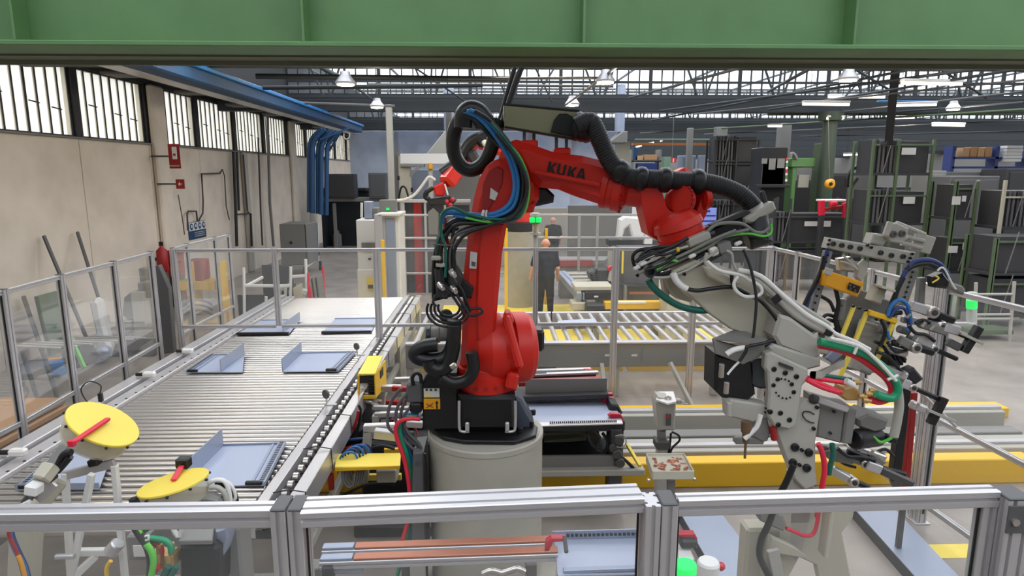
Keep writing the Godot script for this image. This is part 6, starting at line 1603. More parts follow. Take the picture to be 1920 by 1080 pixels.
	for k in arms.size():
		var a: Array = arms[k]
		var m: Vector3 = a[1]
		put(o, "finger_base", B().bar(a[0], m, a[3], a[3], 0.008), M.alu if k % 2 == 0 else M.grey)
		put(o, "finger_joint", B().cyl(m - Vector3(0, 0, 0.05), m + Vector3(0, 0, 0.05), a[3] * 0.62, 16, 0.006), M.steel)
		put(o, "joint_hub", B().lathe(m + Vector3(0, 0, 0.05), Vector3.BACK, [Vector2(-0.01, a[3] * 0.34), Vector2(0.006, a[3] * 0.3)], 12), M.dark)
		put(o, "finger", B().bar(m, a[2], a[3] * 0.6, a[3] * 0.7, 0.01), M.black)
	for p in [[P(3.251,2.088,-4.4), P(3.365,2.056,-4.4)], [P(3.003,1.665,-4.42), P(3.062,1.639,-4.42)], [P(2.72,1.078,-4.3), P(2.836,1.034,-4.3)], [P(3.083,2,-4.44), P(3.208,1.95,-4.44)]]:
		put(o, "pneumatic_block", B().bar(p[0], p[1], 0.06, 0.07, 0.008), M.alu)
	for p in [[P(3.488,2.096,-4.36), P(3.394,1.907,-4.36)], [P(3.31,1.556,-4.38), P(3.23,1.35,-4.38)]]:
		put(o, "black_pad", B().bar(p[0], p[1], 0.05, 0.06, 0.006), M.black)
	put(o, "pad_strip", B().bar(P(3.329,2.058,-4.33), P(3.504,1.978,-4.33), 0.03, 0.02, 0.003), M.pale)
	put(o, "pad_strip", B().bar(P(3.171,1.474,-4.35), P(3.39,1.381,-4.35), 0.03, 0.02, 0.003), M.pale)
	put(o, "support_tube", B().cyl(P(3.118,1.671,-4.6), P(3.56,1.254,-4.55), 0.012, 8), M.steel)
	put(o, "sensor_cylinder", B().cyl(P(2.866,1.912,-4.5), P(3.047,1.865,-4.46), 0.03, 14, 0.005), M.steel)
	put(o, "cross_block", B().extrude([P(3.026,1.724,-4.44),P(3.11,1.764,-4.44),P(3.193,1.673,-4.44),P(3.126,1.624,-4.44)], Vector3(0, 0, -0.1), 0.015), M.rubber)
	for q in [[P(2.898,1.974,-4.42),P(2.974,1.933,-4.42),P(3.025,1.973,-4.42)], [P(2.867,1.966,-4.42),P(2.939,1.893,-4.42),P(3.016,1.909,-4.42)], [P(3.043,2.114,-4.4),P(3.095,2.137,-4.4),P(3.153,2.113,-4.4)], [P(2.521,1.135,-4.4),P(2.611,1.04,-4.4),P(2.712,1.004,-4.4)], [P(2.835,1.123,-4.38),P(2.912,1.156,-4.38),P(2.984,1.095,-4.38)], [P(2.691,1.151,-4.36),P(2.784,1.107,-4.36),P(2.87,1.132,-4.36)]]:
		put(o, "small_hose", B().tube(q, 0.012, 8), M.rubber)
	for q in [[P(2.408,1.147,-4.34),P(2.525,1.179,-4.34),P(2.7,1.109,-4.34),P(2.657,1.051,-4.34),P(2.494,1.078,-4.34)], [P(2.675,1.169,-4.32),P(2.797,1.143,-4.32),P(2.9,1.074,-4.32),P(2.848,1.033,-4.32),P(2.723,1.085,-4.32)]]:
		put(o, "lower_plate", B().extrude(q, Vector3(0, 0, -0.06), 0.008), M.grey)
	for r in [[P(3.095,2.104,-4.44), P(3.287,2.048,-4.4), "grey"], [P(2.898,1.759,-4.46), P(3.039,1.705,-4.42), "alu"], [P(3.204,2.129,-4.5), P(3.275,2.106,-4.46), "black"], [P(3.296,1.976,-4.4), P(3.382,1.933,-4.38), "mid"], [P(3.114,1.483,-4.46), P(3.223,1.438,-4.42), "alu"], [P(2.611,1.152,-4.36), P(2.79,1.093,-4.3), "black"], [P(2.68,1.167,-4.4), P(2.894,1.098,-4.34), "steel"], [P(2.836,1.034,-4.3), P(3.055,0.943,-4.24), "iron"]]:
		put(o, "clamp_body", B().bar(r[0], r[1], 0.055, 0.06, 0.01), M[r[2]])
	for p in [P(3.079,2.094,-4.38), P(3.137,2.073,-4.37), P(2.877,1.754,-4.4), P(2.971,1.727,-4.38), P(3.117,1.472,-4.4), P(2.687,1.16,-4.34), P(2.757,1.143,-4.32), P(2.895,1.969,-4.44), P(2.957,1.942,-4.42), P(2.989,2.149,-4.42)]:
		put(o, "hose_fitting", B().cyl(p, p + Vector3(0.02, 0.035, 0.01), 0.012, 8), M.steel)
	for q in [[P(2.796,1.964,-4.46),P(2.865,1.923,-4.46),P(2.922,1.833,-4.46),P(2.917,1.735,-4.46)], [P(2.796,1.895,-4.42),P(2.878,1.861,-4.42),P(2.968,1.771,-4.42),P(3.068,1.664,-4.42)], [P(2.815,2.13,-4.44),P(2.856,2.041,-4.44),P(2.828,1.929,-4.44)], [P(2.984,2.103,-4.38),P(3.037,2.047,-4.38),P(3.118,2.031,-4.38),P(3.187,1.983,-4.38)], [P(2.376,2.163,-4.48),P(2.36,2.075,-4.48),P(2.422,2.002,-4.48),P(2.487,1.986,-4.48)], [P(2.501,1.206,-4.3),P(2.587,1.138,-4.3),P(2.707,1.128,-4.3),P(2.809,1.068,-4.3)]]:
		put(o, "loose_hose", B().tube(q, 0.013, 8), M.black)
	put(o, "manifold_plate", B().extrude([P(2.753,2.102,-4.56),P(2.929,2.044,-4.56),P(2.858,1.787,-4.56),P(2.706,1.839,-4.56)], Vector3(0, 0, -0.05), 0.008), M.pale)
	for i in 5:
		put(o, "plate_groove", B().bar((P(2.712,2.084,-4.5)).lerp(P(2.675,1.889,-4.5), i / 4.0) + Vector3(0.02, 0, 0), (P(2.852,2.043,-4.5)).lerp(P(2.809,1.839,-4.5), i / 4.0), 0.008, 0.008), M.grey)
	put(o, "black_post", B().bar(P(3.224,1.525,-4.7), P(3.223,0.75,-4.7), 0.07, 0.07, 0.004), M.black)
	put(o, "red_post", B().bar(P(3.332,1.466,-4.75), P(3.362,0.501,-4.75), 0.05, 0.05, 0.004), M.deep_red)
	put(o, "post_foot", B().bar(P(3.223,0.75,-4.7), P(3.326,0.529,-4.7), 0.05, 0.06, 0.004), M.iron)
	put(o, "post_base", B().bar(P(3.359,0.524,-4.75), P(3.359,0.524,-4.75) * Vector3(1, 0, 1), 0.04, 0.04, 0.004), M.iron)


func cell_floor() -> void:
	# guard beams and rails on the floor
	var zf := -6.02
	var g1 := thing("guard_beam", "near yellow guard beam lying across the cell floor", "guard beam", Vector3(2.2, 0, -6.1))
	put(g1, "beam", B().span(Vector3(-1.9, 0, -6.2), Vector3(5.6, 0.27, -6.02), 0.01), M.yellow)
	var g2 := thing("guard_beam", "far yellow guard beam lying across the floor by the back fence", "guard beam", Vector3(4, 0, -7.9))
	put(g2, "beam", B().span(Vector3(1.3, 0, -8.05), Vector3(6.8, 0.13, -7.8), 0.008), M.yellow)
	var rl := thing("floor_track", "pair of pale steel track beams between the two yellow guard beams", "track", Vector3(3, 0, -7))
	put(rl, "rear_beam", B().span(Vector3(1.0, 0, -7.75), Vector3(6.5, 0.2, -7.5), 0.01), M.pale)
	put(rl, "front_beam", B().span(Vector3(1.0, 0, -6.8), Vector3(6.2, 0.2, -6.45), 0.01), M.pale)
	put(rl, "rear_rail", B().span(Vector3(1.0, 0.2, -7.66), Vector3(6.5, 0.24, -7.58), 0.005), M.alu)
	put(rl, "centre_beam", B().span(Vector3(1.0, 0, -7.3), Vector3(6.4, 0.1, -7.1), 0.01), M.grey)
	put(rl, "front_rail", B().span(Vector3(1.0, 0.2, -6.62), Vector3(6.2, 0.23, -6.54), 0.005), M.alu)
	for i in 7:
		put(rl, "bolt", B().cyl(Vector3(1.6 + 0.7 * i, 0.1, -6.45), Vector3(1.6 + 0.7 * i, 0.1, -6.44), 0.02, 8), M.dark)
	# galvanised cable duct covers on the floor
	var dc := [[[P(1.701,0.1,-5.473),P(2.071,0.1,-5.463),P(2.124,0.1,-4.382),P(1.713,0.1,-4.394)], "wide galvanised cable duct cover on the floor below the right gate, left one"], [[P(3.356,0.1,-5.524),P(3.733,0.1,-5.514),P(3.586,0.1,-4.34),P(3.248,0.1,-4.349)], "wide galvanised cable duct cover on the floor below the right gate, right one"]]
	for d in dc:
		var p: Array = d[0]
		p[0] += (p[0] - p[3]) * 0.02
		p[1] += (p[1] - p[2]) * 0.02
		p[3] += (p[3] - p[0]) * 0.5
		p[2] += (p[2] - p[1]) * 0.5
		var o := thing("cable_duct", d[1], "cable duct", (p[0] + p[2]) * 0.5 * Vector3(1, 0, 1), "galvanised floor ducts")
		put(o, "cover", B().extrude(p, Vector3(0, 0.01, 0), 0.002), M.galv)
		var lower := []
		for v: Vector3 in p:
			lower.append(v * Vector3(1, 0, 1))
		put(o, "body", B().extrude(lower, Vector3(0, 0.1, 0)), M.dark)
	# tip dresser on its post and the tray of copper bits beside it
	var td := thing("tip_dresser", "pale grey electrode tip dresser on a slim post beside the copper tray", "tip dresser", P(1.624,0.5,-5.591))
	put(td, "head", B().extrude([P(1.395,1.226,-5.2),P(1.42,1.274,-5.2),P(1.561,1.253,-5.2),P(1.572,1.195,-5.2),P(1.573,0.97,-5.2),P(1.433,0.971,-5.2)], Vector3(0, 0, -0.18), 0.015), M.pale)
	put(td, "top_plate", B().extrude([P(1.394,1.245,-5.2), P(1.469,1.243,-5.1), P(1.556,1.242,-5.15), P(1.6,1.209,-5.4), P(1.465,1.21,-5.4)], Vector3(0, 0.015, 0)), M.white)
	put(td, "side_knob", B().box(P(1.589,1.243,-5.2), Vector3(0.05, 0.04, 0.06), Basis(), 0.01), M.pale)
	put(td, "cutter", B().tube([P(1.497,1.224,-5.2),P(1.477,1.263,-5.2),P(1.494,1.287,-5.2),P(1.523,1.268,-5.2)], 0.012, 8), M.steel)
	put(td, "window", B().span(P(1.484,1.029,-5.19), P(1.526,1.131,-5.19) + Vector3(0, 0, 0.012), 0.002), M.mid)
	put(td, "red_flag", B().span(P(1.48,1.105,-5.17), P(1.502,1.129,-5.17) + Vector3(0, 0, 0.012)), M.clamp_red)
	put(td, "neck", B().cyl(P(1.478,0.847,-5.28), P(1.474,0.947,-5.28), 0.04, 14), M.grey)
	put(td, "collar", B().box(P(1.47,0.84,-5.25), Vector3(0.12, 0.08, 0.14), Basis(), 0.012), M.iron)
	put(td, "post", B().span(Vector3(P(1.438,0.768,-5.3).x, 0, -5.32), Vector3(P(1.544,0.767,-5.3).x, P(1.485,0.798,-5.3).y, -5.22), 0.008), M.pale)
	for q in [[P(1.546,0.96,-5.2),P(1.603,0.93,-5.2),P(1.615,0.88,-5.2),P(1.561,0.821,-5.2),P(1.536,0.762,-5.2)], [P(1.543,0.942,-5.22),P(1.538,0.833,-5.22),P(1.525,0.693,-5.22)]]:
		put(td, "cable", B().tube(q, 0.01, 8), M.black)
	var ct := thing("scrap_tray", "square off-white tray with worn copper tips beside the fence post", "tray", P(0.979,1.486,-3.3))
	put(ct, "floor_plate", B().extrude([P(0.883,1.535,-3.25), P(1.097,1.532,-3.25), P(1.118,1.508,-3.5), P(0.899,1.507,-3.5)], Vector3(0, 0.008, 0)), M.cream)
	var c4 := [P(0.871,1.526,-3.25), P(1.097,1.525,-3.25), P(1.118,1.511,-3.5), P(0.896,1.514,-3.5)]
	for i in 4:
		put(ct, "rim", B().bar(c4[i] + Vector3(0, 0.015, 0), c4[(i + 1) % 4] + Vector3(0, 0.015, 0), 0.008, 0.05, 0.002), M.cream)
	put(ct, "stalk", B().bar(P(1.017,1.441,-3.4), P(1.036,1.029,-3.4), 0.04, 0.04), M.grey)
	put(ct, "stalk_post", B().span(Vector3(P(1.033,1.097,-3.4).x - 0.02, 0, -3.42), Vector3(P(1.033,1.097,-3.4).x + 0.02, P(1.033,1.097,-3.4).y, -3.38)), M.grey)
	for p in [P(0.848,1.513,-3.25), P(1.103,1.516,-3.25)]:
		put(ct, "corner_screw", B().ball(p, 0.012, 8), M.steel)
	var rng := RandomNumberGenerator.new()
	rng.seed = 5
	for i in 44:
		var u := rng.randf_range(0.12, 0.9)
		var v := rng.randf_range(0.15, 0.85)
		if absf(u - 0.45) < 0.08:
			continue
		var p: Vector3 = c4[0].lerp(c4[1], u).lerp(c4[3].lerp(c4[2], u), v) + Vector3(0, 0.022, 0)
		var d := Vector3(rng.randf_range(-1, 1), rng.randf_range(-0.2, 0.3), rng.randf_range(-1, 1)).normalized() * 0.016
		var cb := solo("copper_tip", B().cyl(p - d, p + d, 0.009, 8), M.copper, "worn copper electrode tip, one of the scatter in the square off-white tray", "electrode tip", "copper tips in the tray")
	struct("floor_marking", B().span(Vector3(3.6, 0, -4.95), Vector3(5.6, 0.003, -4.75)), M.lid)
	clamp_table()
	service_bay()


func clamp_table() -> void:
	# the fixture with sheet parts right of the pedestal
	var o := thing("clamping_fixture", "clamping fixture with a bright sheet panel and red clamps right of the robot pedestal", "fixture", Vector3(0.7, 0, -6.3))
	put(o, "near_panel", B().extrude([P(0.208,0.92,-5.504),P(1.178,0.92,-5.553),P(1.187,0.92,-6.086),P(0.306,0.92,-6.021)], Vector3(0, 0.01, 0)), M.sheet)
	put(o, "front_strip", B().extrude([P(0.155,0.94,-5.383),P(1.162,0.94,-5.428),P(1.167,0.94,-5.504),P(0.177,0.94,-5.469)], Vector3(0, 0.01, 0)), M.alu)
	put(o, "far_panel", B().extrude([P(0.308,0.92,-6.051), P(1.122,0.92,-6.118), P(1.122,0.92,-6.118) + Vector3(0, 0.25, -0.08), P(0.308,0.92,-6.051) + Vector3(0, 0.25, -0.08)], Vector3(0, 0, -0.01)), M.grey)
	put(o, "mid_bar", B().bar(P(0.268,1,-6), P(1.126,1.019,-6), 0.1, 0.05, 0.005), M.dark)
	put(o, "brown_bar", B().bar(P(0.246,1.065,-6.25), P(1.102,1.091,-6.25), 0.06, 0.06, 0.004), M.deep_red)
	put(o, "back_beam", B().span(P(0.263,1.025,-6.4), P(1.071,1.111,-6.4) + Vector3(0, 0, -0.12), 0.008), M.dark)
	put(o, "back_edge", B().bar(P(0.253,1.089,-6.42), P(1.096,1.116,-6.42), 0.06, 0.025, 0.004), M.alu)
	put(o, "back_edge", B().bar(P(0.334,1.046,-6.7), P(1.061,1.064,-6.7), 0.06, 0.025, 0.004), M.alu)
	put(o, "white_end", B().span(P(0.25,1.027,-6.36), P(0.278,1.108,-6.36) + Vector3(0, 0, 0.03)), M.white)
	var sl := B()
	for i in 34:
		sl.box((P(0.341,0.963,-5.98)).lerp(P(0.996,0.978,-5.98), i / 33.0), Vector3(0.012, 0.012, 0.02))
		sl.box((P(0.505,0.96,-5.448)).lerp(P(1.106,0.96,-5.469), i / 33.0), Vector3(0.012, 0.012, 0.02))
	tag(put(o, "slots", sl, M.black), "", "", "", "stuff")
	for q in [[P(1.056,0.955,-5.6),P(1.086,0.975,-5.6),P(1.176,0.969,-5.6),P(1.202,0.922,-5.6),P(1.189,0.869,-5.6),P(1.159,0.869,-5.6),P(1.147,0.922,-5.6),P(1.087,0.923,-5.6)], [P(1.063,0.964,-6),P(1.095,0.986,-6),P(1.191,0.979,-6),P(1.192,0.924,-6),P(1.096,0.93,-6)], [P(1.073,1.02,-6),P(1.168,1.03,-6),P(1.18,1.002,-6),P(1.084,0.992,-6)], [P(0.953,1.06,-6.6),P(0.976,1.09,-6.6),P(1.057,1.089,-6.6),P(1.081,1.053,-6.6),P(1.046,1.065,-6.6),P(0.988,1.06,-6.6)]]:
		put(o, "clamp", B().extrude(q, Vector3(0, 0, -0.05), 0.006), M.clamp_red)
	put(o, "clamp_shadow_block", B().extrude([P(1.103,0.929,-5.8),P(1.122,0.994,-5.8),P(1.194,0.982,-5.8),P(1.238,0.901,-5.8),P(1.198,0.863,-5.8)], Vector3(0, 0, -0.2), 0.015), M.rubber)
	# machine body below: dark bay, side gearing and pale bed
	put(o, "table_frame", B().span(Vector3(0.2, 0.8, -6.6), Vector3(1.22, 0.9, -5.6), 0.01), M.dark)
	put(o, "dark_bay", B().span(Vector3(0.0, 0.3, -6.55), Vector3(1.1, 0.8, -6.3)), M.black)
	put(o, "yellow_slat", B().bar(P(0.485,0.666,-5.9), P(0.959,0.682,-5.9), 0.06, 0.03, 0.003), M.beam_low)
	put(o, "yellow_slat", B().bar(P(0.49,0.554,-5.95), P(0.904,0.594,-5.95), 0.06, 0.04, 0.003), M.beam_low)
	put(o, "bed", B().span(Vector3(0.0, 0.46, -6.0), Vector3(1.12, 0.56, -5.62), 0.01), M.black)
	put(o, "bed_lip", B().span(Vector3(0.0, 0.4, -5.62), Vector3(1.4, 0.46, -5.5), 0.008), M.pale)
	put(o, "front_sheet", B().span(Vector3(0.1, 0.46, -5.61), Vector3(1.12, 0.57, -5.58)), M.grey)
	put(o, "side_leg", B().span(Vector3(1.08, 0.0, -5.8), Vector3(1.22, 0.88, -5.64), 0.01), M.iron)
	put(o, "side_plate", B().extrude([P(1.086,0.826,-5.58),P(1.186,0.825,-5.58),P(1.208,0.452,-5.58),P(1.117,0.442,-5.58)], Vector3(0, 0, -0.06), 0.008), M.mid)
	for p in [P(1.151,0.748,-5.54), P(1.135,0.611,-5.54), P(1.167,0.525,-5.54), P(1.107,0.665,-5.56)]:
		put(o, "gear_wheel", B().cyl(p, p + Vector3(0, 0, 0.04), 0.045, 14, 0.008), M.iron)
	put(o, "wire_loop", B().tube([P(1.112,0.797,-5.5),P(1.181,0.806,-5.5),P(1.212,0.743,-5.5),P(1.184,0.691,-5.5),P(1.125,0.692,-5.5)], 0.006, 6), M.pale)
	for q in [[P(0.91,0.82,-5.6),P(0.982,0.745,-5.6),P(0.954,0.639,-5.6),P(1.015,0.606,-5.6)], [P(1.014,0.778,-5.62),P(1.067,0.682,-5.62),P(1.04,0.575,-5.62)], [P(0.86,0.789,-5.6),P(0.923,0.66,-5.6),P(1.004,0.649,-5.6)], [P(1.178,0.573,-5.55),P(1.24,0.519,-5.55),P(1.313,0.443,-5.55),P(1.354,0.421,-5.55)]]:
		put(o, "drive_cable", B().tube(q, 0.016, 8), M.rubber)
	put(o, "yellow_edge", B().bar(P(1.29,0.577,-5.8), P(1.35,0.499,-5.5), 0.03, 0.03, 0.003), M.lid)


func service_bay() -> void:
	# crowded machine bay between the conveyor and the pedestal
	var o := thing("service_machine", "crowded machine bay with yellow guards and cables between conveyor and pedestal", "machine", Vector3(-0.9, 0, -5.6))
	put(o, "base", B().span(Vector3(-1.25, 0, -6.6), Vector3(-0.55, 0.1, -5.2), 0.01), M.dark)
	for p in [[P(-1.183,0.423,-5.4), P(-1.129,0.928,-5.4), 0.07], [P(-1.179,0.251,-5.9), P(-1.155,0.872,-5.9), 0.06], [P(-1.525,0.484,-5.1), P(-1.508,0.791,-5.1), 0.05], [P(-1.251,0.463,-6.6), P(-1.213,0.888,-6.6), 0.08]]:
		put(o, "upright", B().bar(p[0], p[1], p[2], p[2], 0.006), M.pale)
	for p in [[P(-1.166,0.944,-5.4), P(-0.863,0.955,-5.4), 0.07], [P(-1.166,0.872,-5.9), P(-0.711,0.889,-5.9), 0.05], [P(-1.213,0.9,-6.6), P(-1.007,0.898,-6.6), 0.07], [P(-1.233,0.835,-6.2), P(-0.747,0.807,-6.2), 0.05], [P(-1.553,0.716,-6.4), P(-1.184,0.735,-6.4), 0.06], [P(-0.94,0.875,-5.7), P(-0.68,0.85,-5.7), 0.06], [P(-1.137,0.863,-7), P(-0.773,0.872,-7), 0.05], [P(-1.054,0.94,-5.3), P(-0.822,0.907,-5.3), 0.08]]:
		put(o, "beam", B().bar(p[0], p[1], p[2], p[2], 0.006), M.alu)
	for p in [[P(-1.087,0.934,-6.5), P(-0.901,0.92,-6.5)], [P(-1.137,0.817,-6.4), P(-0.925,0.803,-6.4)]]:
		put(o, "brown_rail", B().bar(p[0], p[1], 0.05, 0.05, 0.004), M.deep_red)
	put(o, "yellow_guard", B().extrude([P(-1.319,0.784,-4.95), P(-0.784,0.795,-4.95), P(-0.813,0.734,-5.2), P(-1.365,0.722,-5.2)], Vector3(0, 0.012, 0)), M.lid)
	put(o, "guard_lip", B().bar(P(-1.32,0.774,-4.95), P(-0.785,0.786,-4.95), 0.012, 0.03, 0.003), M.yellow)
	put(o, "yellow_plate", B().span(P(-1.014,0.637,-5.5), P(-0.857,0.697,-5.5) + Vector3(0, 0, -0.04), 0.004), M.yellow)
	put(o, "yellow_plate", B().span(P(-1.235,0.439,-5.4), P(-0.849,0.496,-5.4) + Vector3(0, 0, -0.04), 0.004), M.lid)
	put(o, "amber_box", B().span(P(-1.609,0.563,-5), P(-1.379,0.713,-5) + Vector3(0, 0, -0.25), 0.012), M.amber)
	put(o, "red_edge", B().bar(P(-1.365,0.722,-4.98), P(-1.363,0.579,-4.98), 0.04, 0.04, 0.006), M.deep_red)
	put(o, "pale_box", B().span(P(-1.033,0.518,-5.2), P(-0.862,0.636,-5.2) + Vector3(0, 0, -0.2), 0.008), M.pale)
	put(o, "dark_body", B().span(Vector3(-1.28, 0.1, -6.45), Vector3(-0.6, 0.66, -5.72), 0.02), M.rubber)
	var rng := RandomNumberGenerator.new()
	rng.seed = 3
	for i in 22:
		var p := Vector3(rng.randf_range(-1.2, -0.68), 0.66, rng.randf_range(-6.35, -5.78))
		var z := Vector3(rng.randf_range(0.04, 0.16), rng.randf_range(0.03, 0.12), rng.randf_range(0.04, 0.12))
		put(o, "valve_block", B().box(p + Vector3(0, z.y * 0.5, 0), z, Basis(Vector3.UP, rng.randf_range(-0.3, 0.3)), 0.008), [M.mid, M.iron, M.black, M.alu, M.dark][i % 5])
	for i in 9:
		var a := Vector3(rng.randf_range(-1.2, -0.7), 0.7, -5.75 - 0.07 * i)
		var b := Vector3(rng.randf_range(-1.2, -0.7), 0.7, -5.75 - 0.05 * i)
		put(o, "wire", B().tube([a, a.lerp(b, 0.3) + Vector3(0, 0.09, 0.03), a.lerp(b, 0.7) + Vector3(0, 0.07, -0.02), b], 0.008, 6), [M.black, M.deep_red, M.navy][i % 3])
	put(o, "relay_block", B().span(P(-1.608,0.645,-6.2), P(-1.507,0.724,-6.2) + Vector3(0, 0, -0.08), 0.006), M.yellow)
	put(o, "relay_block", B().span(P(-1.487,0.673,-6.1), P(-1.429,0.785,-6.1) + Vector3(0, 0, -0.08), 0.006), M.amber)
	for i in 6:
		put(o, "blue_cable", B().tube([P(-1.285,0.759,-5.1),P(-1.263,0.845,-5.1),P(-1.19,0.883,-5.1),P(-1.137,0.853,-5.1),P(-1.123,0.766,-5.1)] .map(func(v: Vector3) -> Vector3: return v + Vector3(0.018 * i - 0.04, -0.01 * absf(i - 2.5), -0.03 * i)), 0.009, 6), M.blue if i % 2 == 0 else M.navy)
	for i in 5:
		put(o, "grey_cable", B().tube([P(-1.246,0.73,-5),P(-1.241,0.653,-5),P(-1.208,0.595,-5),P(-1.163,0.604,-5),P(-1.14,0.719,-5)] .map(func(v: Vector3) -> Vector3: return v + Vector3(0.016 * i - 0.03, 0, -0.025 * i)), 0.01, 6), M.grey)
	for r in [[[P(-1.505,0.711,-5.7),P(-1.404,0.731,-5.7),P(-1.341,0.805,-5.7),P(-1.298,0.889,-5.7),P(-1.273,0.994,-5.7)], "deep_red"], [[P(-1.293,1.009,-5.8),P(-1.276,0.956,-5.8),P(-1.303,0.795,-5.8),P(-1.348,0.676,-5.8)], "black"], [[P(-1.618,0.725,-5.6),P(-1.42,0.743,-5.6),P(-1.174,0.761,-5.6),P(-0.929,0.737,-5.6)], "navy"], [[P(-1.602,0.64,-5.6),P(-1.423,0.68,-5.6),P(-1.127,0.698,-5.6),P(-0.912,0.663,-5.6)], "black"], [[P(-1.567,0.634,-5.5),P(-1.448,0.684,-5.5),P(-1.301,0.724,-5.5)], "deep_red"], [[P(-1.136,0.746,-5.4),P(-1.012,0.775,-5.4),P(-0.898,0.743,-5.4)], "rubber"], [[P(-1.541,0.581,-5.5),P(-1.477,0.685,-5.5),P(-1.398,0.725,-5.5)], "mid"], [[P(-1.369,0.349,-5.3),P(-1.129,0.458,-5.3),P(-0.893,0.455,-5.3)], "rubber"]]:
		put(o, "cable", B().tube(r[0], 0.014, 8), M[r[1]])
	for p in [P(-1.305,0.856,-6.3), P(-1.251,0.832,-6.3), P(-1.206,0.866,-6.3), P(-1.359,0.868,-6.3)]:
		put(o, "fitting", B().cyl(p, p + Vector3(0.05, 0, 0.02), 0.02, 8), M.steel)
	put(o, "mechanism", B().extrude([P(-1.637,0.703,-5.9),P(-1.49,0.756,-5.9),P(-1.285,0.72,-5.9),P(-1.314,0.533,-5.9),P(-1.647,0.504,-5.9)], Vector3(0, 0, -0.2), 0.02), M.rubber)
	put(o, "mechanism", B().extrude([P(-1.596,0.566,-5.6),P(-1.426,0.617,-5.6),P(-1.28,0.583,-5.6),P(-1.295,0.456,-5.6),P(-1.604,0.417,-5.6)], Vector3(0, 0, -0.2), 0.02), M.iron)
	var y := thing("motor_cover", "open-fronted yellow motor cover with wiring inside beside the conveyor beam", "motor cover", P(-1.315,0.813,-6.4))
	put(y, "top", B().extrude([P(-1.385,1.165,-6.25), P(-1.213,1.169,-6.25), P(-1.244,1.127,-6.9), P(-1.409,1.135,-6.9)], Vector3(0, 0.012, 0)), M.lid)
	put(y, "side", B().extrude([P(-1.213,1.169,-6.25), P(-1.244,1.127,-6.9), P(-1.255,0.822,-6.9), P(-1.212,0.919,-6.25)], Vector3(-0.01, 0, 0)), M.yellow)
	put(y, "side", B().bar(P(-1.38,1.165,-6.25), P(-1.385,0.921,-6.25), 0.02, 0.03), M.yellow)
	put(y, "sill", B().bar(P(-1.39,0.927,-6.25), P(-1.217,0.931,-6.25), 0.03, 0.03), M.yellow)
	put(y, "back", B().span(P(-1.457,0.801,-6.6), P(-1.276,1.045,-6.6) + Vector3(0, 0, -0.02)), M.black)
	put(y, "window", B().extrude([P(-1.214,1.117,-6.52), P(-1.219,1.115,-6.68), P(-1.222,1.03,-6.68), P(-1.217,1.035,-6.52)], Vector3(0.01, 0, 0)), M.dark)
	for r in [[P(-1.363,1.023,-6.35),P(-1.343,0.977,-6.35),P(-1.367,0.931,-6.35),P(-1.324,0.907,-6.35)], [P(-1.384,0.992,-6.34),P(-1.353,0.946,-6.34),P(-1.31,0.934,-6.34)]]:
		put(y, "wire", B().tube(r, 0.01, 6), M.white)
	for i in 5:
		put(y, "black_coil", B().tube([P(-1.308,1.066,-6.36),P(-1.275,1.077,-6.36),P(-1.248,1.053,-6.36),P(-1.271,1.036,-6.36),P(-1.304,1.042,-6.36)] .map(func(v: Vector3) -> Vector3: return v - Vector3(0, 0.03 * i, 0)), 0.012, 6), M.black)
	put(y, "foot", B().bar(P(-1.324,0.854,-6.4), P(-1.349,0.511,-6.4), 0.1, 0.1), M.mid)
	put(y, "foot_post", B().span(Vector3(P(-1.348,0.547,-6.4).x - 0.05, 0, -6.45), Vector3(P(-1.348,0.547,-6.4).x + 0.05, P(-1.349,0.511,-6.4).y, -6.35)), M.mid)

func bowl(label: String, c: Vector3, n: Vector3, r: float) -> Node3D:
	# a feeder bowl: clear drum under a flat yellow lid with a rim of small screws
	var o := thing("feeder_bowl", label, "feeder bowl", c - n * 0.09)
	n = n.normalized()
	put(o, "lid", B().lathe(c, n, [Vector2(-0.008, r), Vector2(0.0, r), Vector2(0.002, r - 0.003)], 48), M.lid)
	put(o, "drum", B().lathe(c, n, [Vector2(-0.1, r * 0.84), Vector2(-0.085, r * 0.9), Vector2(-0.01, r * 0.97), Vector2(-0.008, r * 0.97)], 40), M.frost)
	put(o, "drum_base", B().lathe(c, n, [Vector2(-0.1, r * 0.75), Vector2(-0.085, r * 0.85), Vector2(-0.084, r * 0.85)], 36), M.pale)
	var bs := B().along(Vector3.ZERO, n)
	for i in 10:
		var a := TAU * i / 10.0
		put(o, "rim_screw", B().ball(c - n * 0.014 + (bs.x * cos(a) + bs.y * sin(a)) * (r + 0.002), 0.007, 8), M.black)
	return o


